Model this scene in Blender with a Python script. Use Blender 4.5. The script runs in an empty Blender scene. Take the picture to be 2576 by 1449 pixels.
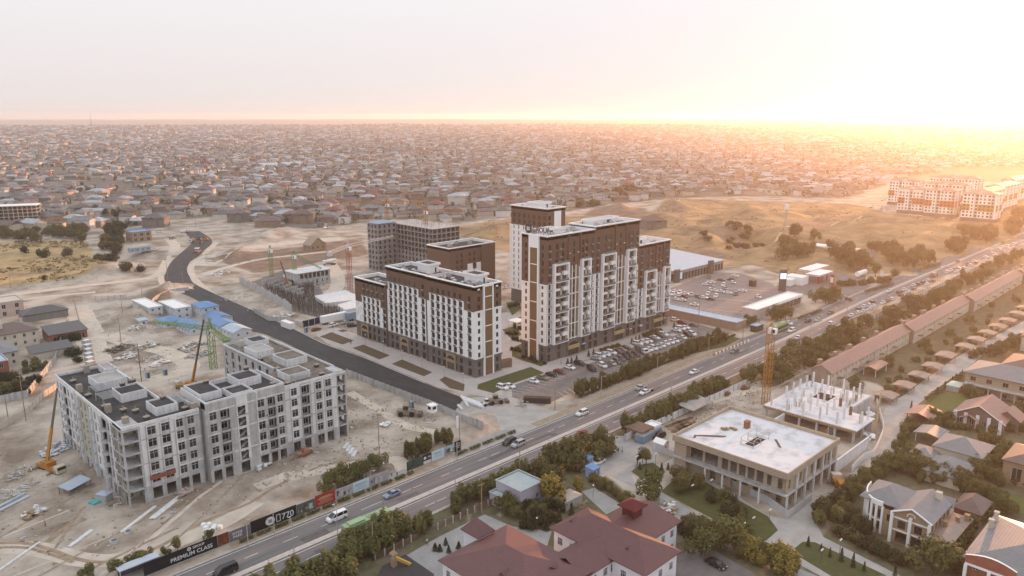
import bpy,math,random
import numpy as np
from mathutils import Vector,Matrix
RN=random.Random(11)
SC=bpy.context.scene
COL=SC.collection
# ---- frame: X runs along the main road, Y across it; the drone camera hovers above the origin
F,CX,CY,CAMH,HZ=1920.0,1288.0,724.5,92.0,293.0
PITCH=math.atan((CY-HZ)/F)
AZ=math.radians(44.6)
_c,_s=math.cos(PITCH),math.sin(PITCH)
def D(u,v,z=0.0):
 """surveyed point of the site: where the sight line of a picture point meets height z"""
 x=(u-CX)/F;y=-(v-CY)/F
 dy=_c+y*_s;dz=-_s+y*_c
 k=(z-CAMH)/dz
 wx,wy=x*k,dy*k
 return Vector((wx*math.cos(AZ)+wy*math.sin(AZ),-wx*math.sin(AZ)+wy*math.cos(AZ),z))
def T(c,r,X,Y,z=0.0):
 return D(644*c+X/4,362.25*r+Y/4,z)
def TL(c,r,pts,z=0.0):
 return[T(c,r,X,Y,z)for X,Y in pts]
def DL(pts,z=0.0):
 return[D(u,v,z)for u,v in pts]
def xyd(s,t):
 """inverse: ground point to picture point (for surveying only)"""
 wx=s*math.cos(AZ)-t*math.sin(AZ);wy=s*math.sin(AZ)+t*math.cos(AZ)
 f=wy*_c+CAMH*_s;up=wy*_s-CAMH*_c
 if f<=1:return(-9999,-9999)
 return(CX+F*wx/f,CY-F*up/f)
 # ---------------------------------------------------------------- materials
MATS={}
def M(name,c1,c2=None,scale=0.4,rough=0.85,detail=4.0,bump=0.0,kind=None,metal=0.0,spec=0.3,stretch=None,lo=0.35, hi=0.65,**kw):
 if name in MATS:return MATS[name]
 m=bpy.data.materials.new(name);m.use_nodes=True
 nt=m.node_tree;N=nt.nodes;L=nt.links
 b=N['Principled BSDF']
 b.inputs['Roughness'].default_value=rough;b.inputs['Metallic'].default_value=metal
 b.inputs['Specular IOR Level'].default_value=spec
 if c2 is None:c2=tuple(x*0.8 for x in c1)
 geo=N.new('ShaderNodeNewGeometry');vec=geo.outputs['Position']
 if stretch:
  mp=N.new('ShaderNodeMapping');mp.inputs['Scale'].default_value=stretch
  L.new(vec,mp.inputs['Vector']);vec2=mp.outputs['Vector']
 else:vec2=vec
 nz=N.new('ShaderNodeTexNoise');nz.inputs['Scale'].default_value=scale;nz.inputs['Detail'].default_value=detail
 nz.inputs['Roughness'].default_value=0.62
 L.new(vec2,nz.inputs['Vector'])
 rp=N.new('ShaderNodeValToRGB');rp.color_ramp.elements[0].position=lo;rp.color_ramp.elements[1].position=hi
 rp.color_ramp.elements[0].color=(*c1,1);rp.color_ramp.elements[1].color=(*c2,1)
 L.new(nz.outputs['Fac'],rp.inputs['Fac']);col=rp.outputs['Color']
 def mix(a,bcol,fac,mode='MIX'):
  x=N.new('ShaderNodeMix');x.data_type='RGBA';x.blend_type=mode
  if isinstance(fac,float):x.inputs[0].default_value=fac
  else:L.new(fac,x.inputs[0])
  L.new(a,x.inputs[6])
  if isinstance(bcol,tuple):x.inputs[7].default_value=(*bcol,1)
  else:L.new(bcol,x.inputs[7])
  return x.outputs[2]
 if kind=='objrand':
  oi=N.new('ShaderNodeObjectInfo')
  r2=N.new('ShaderNodeValToRGB');cols=kw['cols']
  r2.color_ramp.elements[0].color=(*cols[0],1);r2.color_ramp.elements[1].color=(*cols[-1],1)
  for i,cc in enumerate(cols[1:-1]):
   e=r2.color_ramp.elements.new((i+1)/(len(cols)-1));e.color=(*cc,1)
  L.new(oi.outputs['Random'],r2.inputs['Fac'])
  col=mix(col,r2.outputs['Color'],kw.get('amt',0.6))
 if kind=='rows':
  wv=N.new('ShaderNodeTexWave');wv.bands_direction=kw.get('dir','Z');wv.inputs['Scale'].default_value=kw.get('ws',1.0)
  wv.inputs['Distortion'].default_value=kw.get('dist',0.3);wv.inputs['Detail'].default_value=1.0
  L.new(vec,wv.inputs['Vector'])
  mm=N.new('ShaderNodeMath');mm.operation='MULTIPLY';mm.inputs[1].default_value=kw.get('amt',0.35)
  L.new(wv.outputs['Fac'],mm.inputs[0])
  col=mix(col,tuple(x*0.45 for x in c1),mm.outputs[0])
 if kind=='stain':
  mp=N.new('ShaderNodeMapping');mp.inputs['Scale'].default_value=(0.9,0.9,0.07)
  L.new(vec,mp.inputs['Vector'])
  n2=N.new('ShaderNodeTexNoise');n2.inputs['Scale'].default_value=1.0;n2.inputs['Detail'].default_value=5
  L.new(mp.outputs['Vector'],n2.inputs['Vector'])
  r3=N.new('ShaderNodeMapRange');r3.inputs[1].default_value=0.45;r3.inputs[2].default_value=0.75
  r3.inputs[3].default_value=0.0;r3.inputs[4].default_value=kw.get('amt',0.5)
  L.new(n2.outputs['Fac'],r3.inputs[0])
  col=mix(col,kw.get('c3',tuple(x*0.5 for x in c1)),r3.outputs[0])
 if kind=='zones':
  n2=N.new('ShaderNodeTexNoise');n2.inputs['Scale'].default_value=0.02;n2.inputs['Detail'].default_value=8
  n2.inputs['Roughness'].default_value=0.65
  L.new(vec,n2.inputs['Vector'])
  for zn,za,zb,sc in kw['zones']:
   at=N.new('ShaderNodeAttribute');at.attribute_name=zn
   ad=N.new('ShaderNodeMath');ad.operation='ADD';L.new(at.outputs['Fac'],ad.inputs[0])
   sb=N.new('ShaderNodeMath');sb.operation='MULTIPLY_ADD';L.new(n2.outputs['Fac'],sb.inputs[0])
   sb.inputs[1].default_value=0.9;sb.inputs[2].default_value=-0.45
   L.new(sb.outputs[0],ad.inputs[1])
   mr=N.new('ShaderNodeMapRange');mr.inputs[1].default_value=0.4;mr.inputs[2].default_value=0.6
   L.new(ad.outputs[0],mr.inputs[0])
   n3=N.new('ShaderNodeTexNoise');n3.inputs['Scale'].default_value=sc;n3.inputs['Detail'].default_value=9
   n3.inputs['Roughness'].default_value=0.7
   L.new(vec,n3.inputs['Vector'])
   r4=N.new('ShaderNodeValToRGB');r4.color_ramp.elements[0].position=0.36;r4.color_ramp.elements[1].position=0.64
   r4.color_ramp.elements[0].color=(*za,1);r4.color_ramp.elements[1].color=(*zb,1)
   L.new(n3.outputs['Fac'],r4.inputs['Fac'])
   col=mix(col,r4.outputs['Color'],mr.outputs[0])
 if kind=='bricks':
  bt=N.new('ShaderNodeTexBrick');bt.inputs['Scale'].default_value=kw.get('bs',1.0)
  bt.inputs['Mortar Size'].default_value=kw.get('ms',0.02);bt.inputs['Brick Width'].default_value=kw.get('bw',1.0)
  bt.inputs['Row Height'].default_value=kw.get('bh',0.5);bt.offset=kw.get('off',0.5)
  mp=N.new('ShaderNodeMapping');mp.inputs['Rotation'].default_value=kw.get('brot',(0,0,0))
  L.new(vec,mp.inputs['Vector']);L.new(mp.outputs['Vector'],bt.inputs['Vector'])
  col=mix(col,kw.get('c3',tuple(x*0.6 for x in c1)),bt.outputs['Fac'])
 L.new(col,b.inputs['Base Color'])
 if bump:
  bp=N.new('ShaderNodeBump');bp.inputs['Strength'].default_value=bump;bp.inputs['Distance'].default_value=kw.get('bd',0.1)
  n5=N.new('ShaderNodeTexNoise');n5.inputs['Scale'].default_value=kw.get('bsc',3.0);n5.inputs['Detail'].default_value=6
  L.new(vec,n5.inputs['Vector'])
  L.new(n5.outputs['Fac'],bp.inputs['Height']);L.new(bp.outputs['Normal'],b.inputs['Normal'])
 if 'emit' in kw:
  b.inputs['Emission Color'].default_value=(*kw['emit'],1);b.inputs['Emission Strength'].default_value=kw.get('es',1.0)
 MATS[name]=m
 return m
 # ---------------------------------------------------------------- mesh builder
class MB:
 def __init__(s):s.v=[];s.f=[];s.m=[];s.X=None
 def face(s,pts,m=0):
  i=len(s.v)
  if s.X is not None:pts=[s.X@Vector(p)for p in pts]
  s.v.extend([tuple(p)for p in pts]);s.f.append(list(range(i,i+len(pts))));s.m.append(m)
 def box(s,x0,x1,y0,y1,z0,z1,m=0,mt=None,bot=True):
  a,b,c,d=(x0,y0,z0),(x1,y0,z0),(x1,y1,z0),(x0,y1,z0)
  e,f,g,h=(x0,y0,z1),(x1,y0,z1),(x1,y1,z1),(x0,y1,z1)
  s.face([a,b,f,e],m);s.face([b,c,g,f],m);s.face([c,d,h,g],m);s.face([d,a,e,h],m)
  s.face([e,f,g,h],m if mt is None else mt)
  if bot:s.face([d,c,b,a],m)
 def prism(s,poly,z0,z1,m=0,mt=None):
  P=[(p[0],p[1])for p in poly]
  if sum(P[i][0]*P[(i+1)%len(P)][1]-P[(i+1)%len(P)][0]*P[i][1]for i in range(len(P)))<0:P=P[::-1]
  n=len(P)
  for i in range(n):
   a,b=P[i],P[(i+1)%n]
   s.face([(*a,z0),(*b,z0),(*b,z1),(*a,z1)],m)
  s.face([(*p,z1)for p in P],m if mt is None else mt)
  s.face([(*p,z0)for p in P[::-1]],m)
 def tube(s,p,q,r, r2=None,n=6,m=0,cap=True):
  p,q=Vector(p),Vector(q);d=(q-p)
  if d.length<1e-6:return
  d.normalize(); u=d.cross(Vector((0,0,1))if abs(d.z)<0.9 else Vector((1,0,0))).normalized();w=d.cross(u)
  r2=r if r2 is None else r2
  A=[p+(u*math.cos(2*math.pi*(i+.5)/n)+w*math.sin(2*math.pi*(i+.5)/n))*r for i in range(n)]
  B=[q+(u*math.cos(2*math.pi*(i+.5)/n)+w*math.sin(2*math.pi*(i+.5)/n))*r2 for i in range(n)]
  for i in range(n):s.face([A[i],A[(i+1)%n],B[(i+1)%n],B[i]],m)
  if cap:s.face(A[::-1],m);s.face(B,m)
 def ball(s,c,r,m=0,n=8,k=5,sz=1.0):
  c=Vector(c)
  def P(i,j):
   a=2*math.pi*i/n;b=math.pi*j/k
   return c+Vector((math.sin(b)*math.cos(a)*r,math.sin(b)*math.sin(a)*r,math.cos(b)*r*sz))
  for j in range(k):
   for i in range(n):
    if j==0:s.face([P(0,0),P(i,1),P(i+1,1)],m)
    elif j==k-1:s.face([P(i,j),P(0,k),P(i+1,j)],m)
    else:s.face([P(i,j),P(i,j+1),P(i+1,j+1),P(i+1,j)],m)
 def hip(s,x0,x1,y0,y1,z,h,o=0.5,m=0,th=0.18,m2=None):
  """hipped roof with overhang o, eaves thickness th"""
  x0-=o;x1+=o;y0-=o;y1+=o
  if m2 is None:m2=m
  s.box(x0,x1,y0,y1,z,z+th,m2)
  z+=th+0.004
  w,d=x1-x0,y1-y0
  if w>=d:r0,r1=(x0+d/2,(y0+y1)/2,z+h),(x1-d/2,(y0+y1)/2,z+h)
  else:r0,r1=((x0+x1)/2,y0+w/2,z+h),((x0+x1)/2,y1-w/2,z+h)
  a,b,c,e=(x0,y0,z),(x1,y0,z),(x1,y1,z),(x0,y1,z)
  if w>=d:
   s.face([a,b,r1,r0],m);s.face([b,c,r1],m);s.face([c,e,r0,r1],m);s.face([e,a,r0],m)
  else:
   s.face([a,b,r0],m);s.face([b,c,r1,r0],m);s.face([c,e,r1],m);s.face([e,a,r0,r1],m)
 def gable(s, x0,x1,y0,y1,z,h,o=0.4,ax='x',m=0,mw=None,th=0.15):
  """gable roof, ridge along ax; mw = material of the gable triangles"""
  X=s.X
  def put(pts,mm):
   if ax=='y':pts=[(b,a,c)for a,b,c in pts][::-1]
   s.face(pts,mm)
  if ax=='y':x0,x1,y0,y1=y0,y1,x0,x1
  ym=(y0+y1)/2;sl=h/((y1-y0)/2);zo=z-sl*o
  if mw is not None:
   put([(x1,y0,z),(x1,y1,z),(x1,ym,z+h)],mw);put([(x0,y1,z),(x0,y0,z),(x0,ym,z+h)],mw)
  a, b=x0-o,x1+o
  for yy,sg in((y0-o,1),(y1+o,-1)):
   q=[(a,yy,zo),(b,yy,zo),(b,ym,z+h),(a,ym,z+h)]
   if sg<0:q=q[::-1]
   put([(p[0],p[1],p[2]+th)for p in q],m);put(q[::-1],m)
   put([q[0],q[1],(q[1][0],q[1][1],q[1][2]+th),(q[0][0],q[0][1],q[0][2]+th)]if sg>0 else[q[2],q[3],(q[3][0],q[3][1],q[3][2]+th),(q[2][0],q[2][1],q[2][2]+th)],m)
  for xx,sg in((a,-1),(b,1)):
   for yy in(y0-o,y1+o):
    q=[(xx,yy,zo),(xx,ym,z+h),(xx,ym, z+h+th),(xx,yy,zo+th)]
    put(q,m)
 def mesh(s,name,mats):
  me=bpy.data.meshes.new(name);me.from_pydata(s.v,[],s.f)
  for m in mats:me.materials.append(m)
  if len(mats)>1:me.polygons.foreach_set('material_index',s.m)
  me.update();return me
 def build(s,name,mats,parent=None,smooth=False):
  if not isinstance(mats,(list,tuple)):mats=[mats]
  me=s.mesh(name,mats)
  if smooth:me.polygons.foreach_set('use_smooth',[True]*len(me.polygons))
  return link(name,me,parent)
def link(name,me,parent=None,loc=None,rz=0.0):
 o=bpy.data.objects.new(name,me);COL.objects.link(o)
 if parent is not None:
  o.parent=parent
  o.location=(Vector(loc)if loc is not None else Vector((0,0,0)))-(Vector(parent['_o'])if '_o' in parent else Vector((0,0,0)))
 elif loc is not None:o.location=loc
 o.rotation_euler=(0,0,rz)
 return o
def tag(o,label=None,cat=None,group=None,kind=None):
 if label:o['label']=label
 if cat:o['category']=cat
 if group:o['group']=group
 if kind:o['kind']=kind
 return o
def thing(name,label,cat,loc=(0,0,0),rz=0.0,group=None,local=False):
 """Empty at a thing's base. Parts given in site coordinates unless local=True"""
 o=bpy.data.objects.new(name,None);COL.objects.link(o);o.empty_display_size=0.5
 o.location=(loc[0],loc[1],loc[2]if len(loc)>2 else 0);o.rotation_euler=(0,0,rz);loc=tuple(o.location)
 if not local:o['_o']=list(loc)
 return tag(o,label,cat,group)
def dup(root,loc,rz=0.0,label=None,group=None,sc=None,name=None):
 r=root.copy();COL.objects.link(r);r.location=loc;r.rotation_euler=(0,0,rz)
 if sc is not None:r.scale=(sc,)*3 if not isinstance(sc,(tuple,list))else sc
 tag(r,label,None,group)
 for ch in KIDS(root):
  c=ch.copy();COL.objects.link(c);c.parent=r
  for g in KIDS(ch):
   d=g.copy();COL.objects.link(d);d.parent=c
 return r
_kids={}
def KIDS(o):
 k=o.name
 if k not in _kids:_kids[k]=list(o.children)
 return _kids[k]
def struct(name,mb,mats,smooth=False):
 return tag(mb.build(name,mats,smooth=smooth),kind='structure')
def facade(mb,P0,du,W,Z0,Z1,ops,mf=0,dep=0.25,mr=None,us=(),vs=()):
 """wall W wide from Z0 to Z1 with real openings (u0,u1,v0,v1 in metres from P0 / absolute heights); mf = material index or f(u,v)"""
 P0=Vector((P0[0],P0[1],0));du=Vector((du[0],du[1],0));n=Vector((du.y,-du.x,0))
 f=mf if callable(mf)else(lambda u,v:mf)
 U=sorted(set([0,W]+[round(x,3)for o in ops for x in o[:2]]+list(us)))
 V=sorted(set([Z0,Z1]+[round(x,3)for o in ops for x in o[2:4]]+list(vs)))
 U=[u for u in U if 0<=u<=W];V=[v for v in V if Z0<=v<=Z1]
 hole=set()
 for o in ops:
  for i in range(len(U)-1):
   if U[i]>=o[0]-1e-3 and U[i+1]<=o[1]+1e-3:
    for j in range(len(V)-1):
     if V[j]>=o[2]-1e-3 and V[j+1]<=o[3]+1e-3:hole.add((i,j))
 def P(u,v,d=0):q=P0+du*u-n*d;return(q.x,q.y,v)
 for j in range(len(V)-1):
  i=0
  while i<len(U)-1:
   if(i,j)in hole:i+=1;continue
   mm=f((U[i]+U[i+1])/2,(V[j]+V[j+1])/2);k=i
   while k+1<len(U)-1 and(k+1,j)not in hole and f((U[k+1]+U[k+2])/2,(V[j]+V[j+1])/2)==mm:k+=1
   mb.face([P(U[i],V[j]),P(U[k+1],V[j]),P(U[k+1],V[j+1]),P(U[i],V[j+1])],mm);i=k+1
 for o in ops:
  a,b,c,d=o[:4];mm=f((a+b)/2,(c+d)/2)if mr is None else mr
  mb.face([P(a,c),P(a,d),P(a,d,dep),P(a,c,dep)],mm); mb.face([P(b,d),P(b,c),P(b,c,dep),P(b,d,dep)],mm)
  mb.face([P(b,c),P(a,c),P(a,c,dep),P(b,c,dep)],mm);mb.face([P(a,d),P(b,d),P(b,d,dep),P(a,d,dep)],mm)
_win={}
def winmesh(w,h,fm,gm,cols=2,rows=1,name='window',fw=0.06,transom=None):
 k=(round(w,2),round(h,2),fm.name,gm.name,cols,rows,transom)
 if k in _win:return _win[k]
 mb=MB();d=0.06
 mb.face([(-w/2,0.05, 0),(w/2,0.05,0),(w/2,0.05,h),(-w/2,0.05,h)],1)
 def fr(x0,x1,z0,z1):mb.box(x0,x1,-0.02,0.045,z0,z1,0)
 fr(-w/2,w/2,0,fw);fr(-w/2,w/2,h-fw,h)
 zz=[fw,h-fw]
 for i in range(cols+1):
  x=-w/2+fw/2+(w-fw)*i/cols;fr(x-fw/2,x+fw/2,fw,h-fw)
 if transom:fr(-w/2+fw,w/2-fw,transom*h,transom*h+fw*.8)
 for j in range(1,rows):fr(-w/2+fw,w/2-fw,h*j/rows,h*j/rows+fw*.8)
 _win[k]=mb.mesh(name,[fm,gm]);return _win[k]
def put_parts(name,parent,items,limit=100):
 """items: (mesh, (x,y,z), rz). The nearest `limit` become parts of their own, the rest one part of kind stuff"""
 items=sorted(items,key=lambda it:it[1][0]**2+it[1][1]**2+0.3*(92-it[1][2])**2)
 for me,p,rz in items[:limit]:link(name,me,parent,p,rz)
 rest=items[limit:]
 if rest:
  mb=MB();mats=list(rest[0][0].materials)
  for me,p,rz in rest:
   X=Matrix.Translation(Vector(p))@Matrix.Rotation(rz,4,'Z')
   i=len(mb.v);mb.v.extend([tuple(X@v.co)for v in me.vertices])
   for pl in me.polygons:
    mb.f.append([i+q for q in pl.vertices]);mb.m.append(mats.index(me.materials[pl.material_index])if me.materials[pl.material_index]in mats else 0)
  o=mb.build(name,mats,parent);o['kind']='stuff'
FACE_T,FACE_S,FACE_TP,FACE_SP=0.0, -math.pi/2,math.pi,math.pi/2
def txt(body,size,mat,parent,loc,rot,ext=0.03,align='CENTER',name='lettering',bold=0.0,sx=1.0):
 cu=bpy.data.curves.new(name,'FONT');cu.body=body;cu.size=size;cu.extrude=ext;cu.align_x=align;cu.offset=bold
 cu.materials.append(mat)
 o=bpy.data.objects.new(name,cu);COL.objects.link(o)
 me=bpy.data.meshes.new_from_object(o.evaluated_get(bpy.context.evaluated_depsgraph_get()));bpy.data.objects.remove(o)
 o=bpy.data.objects.new(name,me);COL.objects.link(o)
 o.parent=parent;o.location=Vector(loc)-Vector(parent['_o']);o.rotation_euler=rot;o.scale=(sx,1,1)
 return o
_o1='first second third fourth fifth sixth seventh eighth ninth tenth eleventh twelfth thirteenth fourteenth fifteenth sixteenth seventeenth eighteenth nineteenth'.split()
ORD=_o1+[(t[:-1]+'ieth')if k==0 else t+'-'+_o1[k-1]for t in('twenty','thirty','forty','fifty','sixty','seventy','eighty','ninety')for k in range(10)]
def inpoly(x,y,P):
 r=False;n=len(P);j=n-1
 for i in range(n):
  a,b=P[i],P[j]
  if(a[1]>y)!=(b[1]>y)and x<(b[0]-a[0])*(y-a[1])/(b[1]-a[1])+a[0]:r=not r
  j=i
 return r
def segd(x,y,P,closed=True):
 best=1e9;n=len(P)
 for i in range(n if closed else n-1):
  ax,ay=P[i][0],P[i][1];bx,by=P[(i+1)%n][0],P[(i+1)%n][1]
  dx,dy=bx-ax,by-ay;k=dx*dx+dy*dy
  u=0 if k==0 else max(0,min(1,((x-ax)*dx+(y-ay)*dy)/k))
  best=min(best,math.hypot(x-ax-u*dx,y-ay-u*dy))
 return best
 # ---------------------------------------------------------------- camera, light, air
cam=bpy.data.cameras.new('camera');cam_o=bpy.data.objects.new('camera',cam);COL.objects.link(cam_o)
cam.sensor_width=36.0;cam.lens=36.0*F/2576.0; cam.clip_start=1.0;cam.clip_end=40000.0
cam_o.location=(0,0,CAMH);cam_o.rotation_euler=(math.pi/2-PITCH,0,-AZ);SC.camera=cam_o
SUN_EL,SUN_AZ=math.radians(4.2),math.radians(45.4-38)
sd=Vector((math.cos(SUN_EL)*math.cos(SUN_AZ),math.cos(SUN_EL)*math.sin(SUN_AZ),math.sin(SUN_EL)))
sun=bpy.data.lights.new('sun','SUN');sun.energy=2.0;sun.angle=math.radians(0.6);sun.color=(0.86,0.37,0.14)
sun_o=bpy.data.objects.new('sun',sun);COL.objects.link(sun_o);sun_o.rotation_euler=sd.to_track_quat('Z','Y').to_euler()
W=bpy.data.worlds.new('World');SC.world=W;W.use_nodes=True
wn=W.node_tree.nodes;wl=W.node_tree.links
sky=wn.new('ShaderNodeTexSky');sky.sky_type='NISHITA';sky.sun_disc=False
sky.sun_elevation=SUN_EL;sky.sun_rotation=math.pi/2-SUN_AZ
sky.air_density=1.0;sky.dust_density=1.2;sky.ozone_density=2.0;sky.altitude=500
hs=wn.new('ShaderNodeHueSaturation');hs.inputs['Saturation'].default_value=0.45;hs.inputs['Value'].default_value=0.03
wl.new(sky.outputs['Color'],hs.inputs['Color'])
ad=wn.new('ShaderNodeMix');ad.data_type='RGBA';ad.blend_type='ADD';ad.inputs[0].default_value=1.0;
tcw=wn.new('ShaderNodeTexCoord');sp=wn.new('ShaderNodeSeparateXYZ');wl.new(tcw.outputs['Generated'],sp.inputs[0])
vr=wn.new('ShaderNodeValToRGB');wl.new(sp.outputs['Z'],vr.inputs['Fac'])
for ps,cc in((0.0,(.63,.585,.565)),(.05,(.625,.61,.60)),(.14,(.605,.62,.63)),(.34,(.60,.625,.645)),(.62,(.95,1,1.08))):
 e=vr.color_ramp.elements[0]if ps==0 else(vr.color_ramp.elements[1]if ps==.62 else vr.color_ramp.elements.new(ps));e.position=ps;e.color=(*cc,1)
vm=wn.new('ShaderNodeMix');vm.data_type='RGBA';vm.blend_type='MULTIPLY';vm.inputs[0].default_value=1.0;vm.inputs[7].default_value=(2.25,2.25,2.3,1);vm.clamp_result=False
wl.new(vr.outputs['Color'],vm.inputs[6]);wl.new(vm.outputs[2],ad.inputs[7])
wl.new(hs.outputs['Color'],ad.inputs[6]);wl.new(ad.outputs[2],wn['Background'].inputs['Color']);wn['Background'].inputs['Strength'].default_value=0.12
SC.view_settings.view_transform='Standard';SC.view_settings.look='None';SC.view_settings.exposure=2.2;SC.view_settings.gamma=1.0
SC.cycles.use_denoising=True;SC.cycles.max_bounces=6;SC.cycles.diffuse_bounces=3;SC.cycles.glossy_bounces=2
SC.cycles.transmission_bounces=3;SC.cycles.volume_bounces=1;SC.cycles.transparent_max_bounces=4
try:SC.cycles.sample_clamp_indirect=6.0
except Exception:pass
HZB=MB();HZB.box(-9000,9000,-9000,9000,-26,122)
hm=bpy.data.materials.new('haze');hm.use_nodes=True;hn=hm.node_tree.nodes;hn.remove(hn['Principled BSDF'])
pv=hn.new('ShaderNodeVolumePrincipled');pv.inputs['Color'].default_value=(0.98,0.94,0.92,1);pv.inputs['Density'].default_value=0.00012
pv.inputs['Anisotropy'].default_value=0.68
hm.node_tree.links.new(pv.outputs[0],hn['Material Output'].inputs['Volume'])
tag(HZB.build('haze',hm),kind='stuff')
# ---------------------------------------------------------------- terrain
TOWN_EDGE=[(-200,600),(0,600),(130,575),(330,572),(430,552),(560,545),(700,576),(800,575),(900,560),(1000,552),(1150,560),(1290,545),(1560,513),(1700,498),(1880,493),(2130,500),(2250,455),(2400,425),(2800,420)]
Z_DRY=[DL([(-140,612),(100,606),(212,607),(290,680),(215,700),(100,712),(-140,735)]),DL([(1150,570),(1300,548),(1620,540),(1720,500),(1880,505),(2130,512),(2260,540),(2420,552),(2576,500),(2800,500),(2800,540),(2500,622),(2330,690),(2200,690),(1960,690),(1900,668),(1790,672),(1690,655),(1300,640),(1160,610)])]
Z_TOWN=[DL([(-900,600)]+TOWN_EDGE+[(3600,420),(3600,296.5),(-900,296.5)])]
Z_SOIL=[DL([(1960,940),(2240,800),(2640,640),(2900,700),(2900,1500),(1980,1500),(2080,1340),(2220,1180),(2290,1020),(2200,960)]),DL([(640,1500), (1080,1290),(1480,1085),(1930,890),(2640,600),(2640,640),(1990,930),(1530,1130),(1260,1290),(1060,1500)]),DL([(1240,1220),(1440,1130),(1640,1290),(1960,1440),(2000,1500),(1100,1500),(1180,1300)])]
Z_DIG=[DL([(1470,542),(1500,508),(1610,508),(1640,545),(1560,548)]),DL([(1650,548),(1690,503),(1745,516),(1715,552)]),DL([(1790,566),(1850,578),(1905,606),(1880,640),(1820,610)]),DL([(1960,566),(2130,522),(2200,530),(2060,582)]),DL([(1760,640),(1880,655),(1760,625)]),DL([(330,800),(420,770),(440,740),(380,735),(300,790)]),DL([(540,650),(900,600),(930,640),(640,690)])]
def mound(u,v,a,b,ang,h):
 p=D(u,v);return(p.x, p.y,a,b,math.cos(ang),math.sin(ang),h)
 # heaps, banks and hollows of the ground: centre (survey point), half sizes along/across, turn, height
MOUNDS=[mound(258,690,13,8,0.3,6),mound(300,640,40,14,-0.9,-6),mound(425,728,9,6,0.5,4.5),mound(345,800,17,10,0.8,5.0),mound(330,845,12,9,0,2.0),mound(395,742,8,6,0, 3),mound(1690,522,26,12,0.8,10),mound(1560,528,36,9,0.8,6),mound(1700,560,60,14,0.9,7),mound(1800,560,26,14,0.8,6),mound(1880,598,26,20,0.5,-13),mound(1835,585,30,12,0.6,6),mound(1960,590,26,14,0.5,6),mound(2030,600,50,18, 0.3,6),mound(2200,575,60,24,0.2,5),mound(2050,545,50,20,0.4,-5),mound(1880,528,50,12,0.5,6),mound(2330,600,50, 18,0.2,4),mound(1780,610,30,10,0.4,4),mound(1230,590,40,12,0.4,6),mound(690,590,34,7,0.7,5),mound(590,640,18,9,0.8,4),mound(150,1045,9,6,0,1.6),mound(225,1140,10,6,0.6,1.8),mound(240,1190,7,4,0.4,1.3),mound(720,1180,9,4,0.7,1.0),mound(480,1262,10,4,0.7,.9),mound(1200,1075,7,4,0.8,.7),mound(860,640,30,6,0.5,3)]
def vn(x,y):
 return(math.sin(x*.031+1.7*math.sin(y*.017))+math.sin(y*.043+1.3*math.sin(x*.023))+.6*math.sin((x+y)*.087)+.5*math.sin((x-1.3*y)*.121))/3.1
def soft(x,a,b):k=max(0,min(1,(x-a)/(b-a)));return k*k*(3-2*k)
HILLS=Z_DRY[1]
def hgt(s,t):
 r=math.hypot(s,t);h=0.0
 if r>900:
  h+=62*soft(r,1500,8500)+soft(r,900,2500)*5*vn(s*.22,t*.22)
 if r<1000 and r>300 and s>230:
  if inpoly(s,t,HILLS):h+=4.5*vn(s,t)*soft(segd(s,t,HILLS),5,60)+.8*vn(s*4,t*4)*soft(segd(s,t,HILLS),0,12)
 if r<1100:
  for x,y,a,b,c,d,hh in MOUNDS:
   dx,dy=s-x,t-y
   if abs(dx)>4*a or abs(dy)>4*a:continue
   e=((dx*c+dy*d)/a)**2+((-dx*d+dy*c)/b)**2
   if e<9:h+=hh*math.exp(-e*1.1)*(1+.25*vn(s*9,t*9))
 return h
def zone(s,t,P,w):
 d=1e9;ins=False
 for p in P:
  e=segd(s,t,p)
  if inpoly(s,t,p):ins=True
  d=min(d,e)
 k=max(-1,min(1,d/w))
 return .5+.5*(k if ins else-k)
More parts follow.
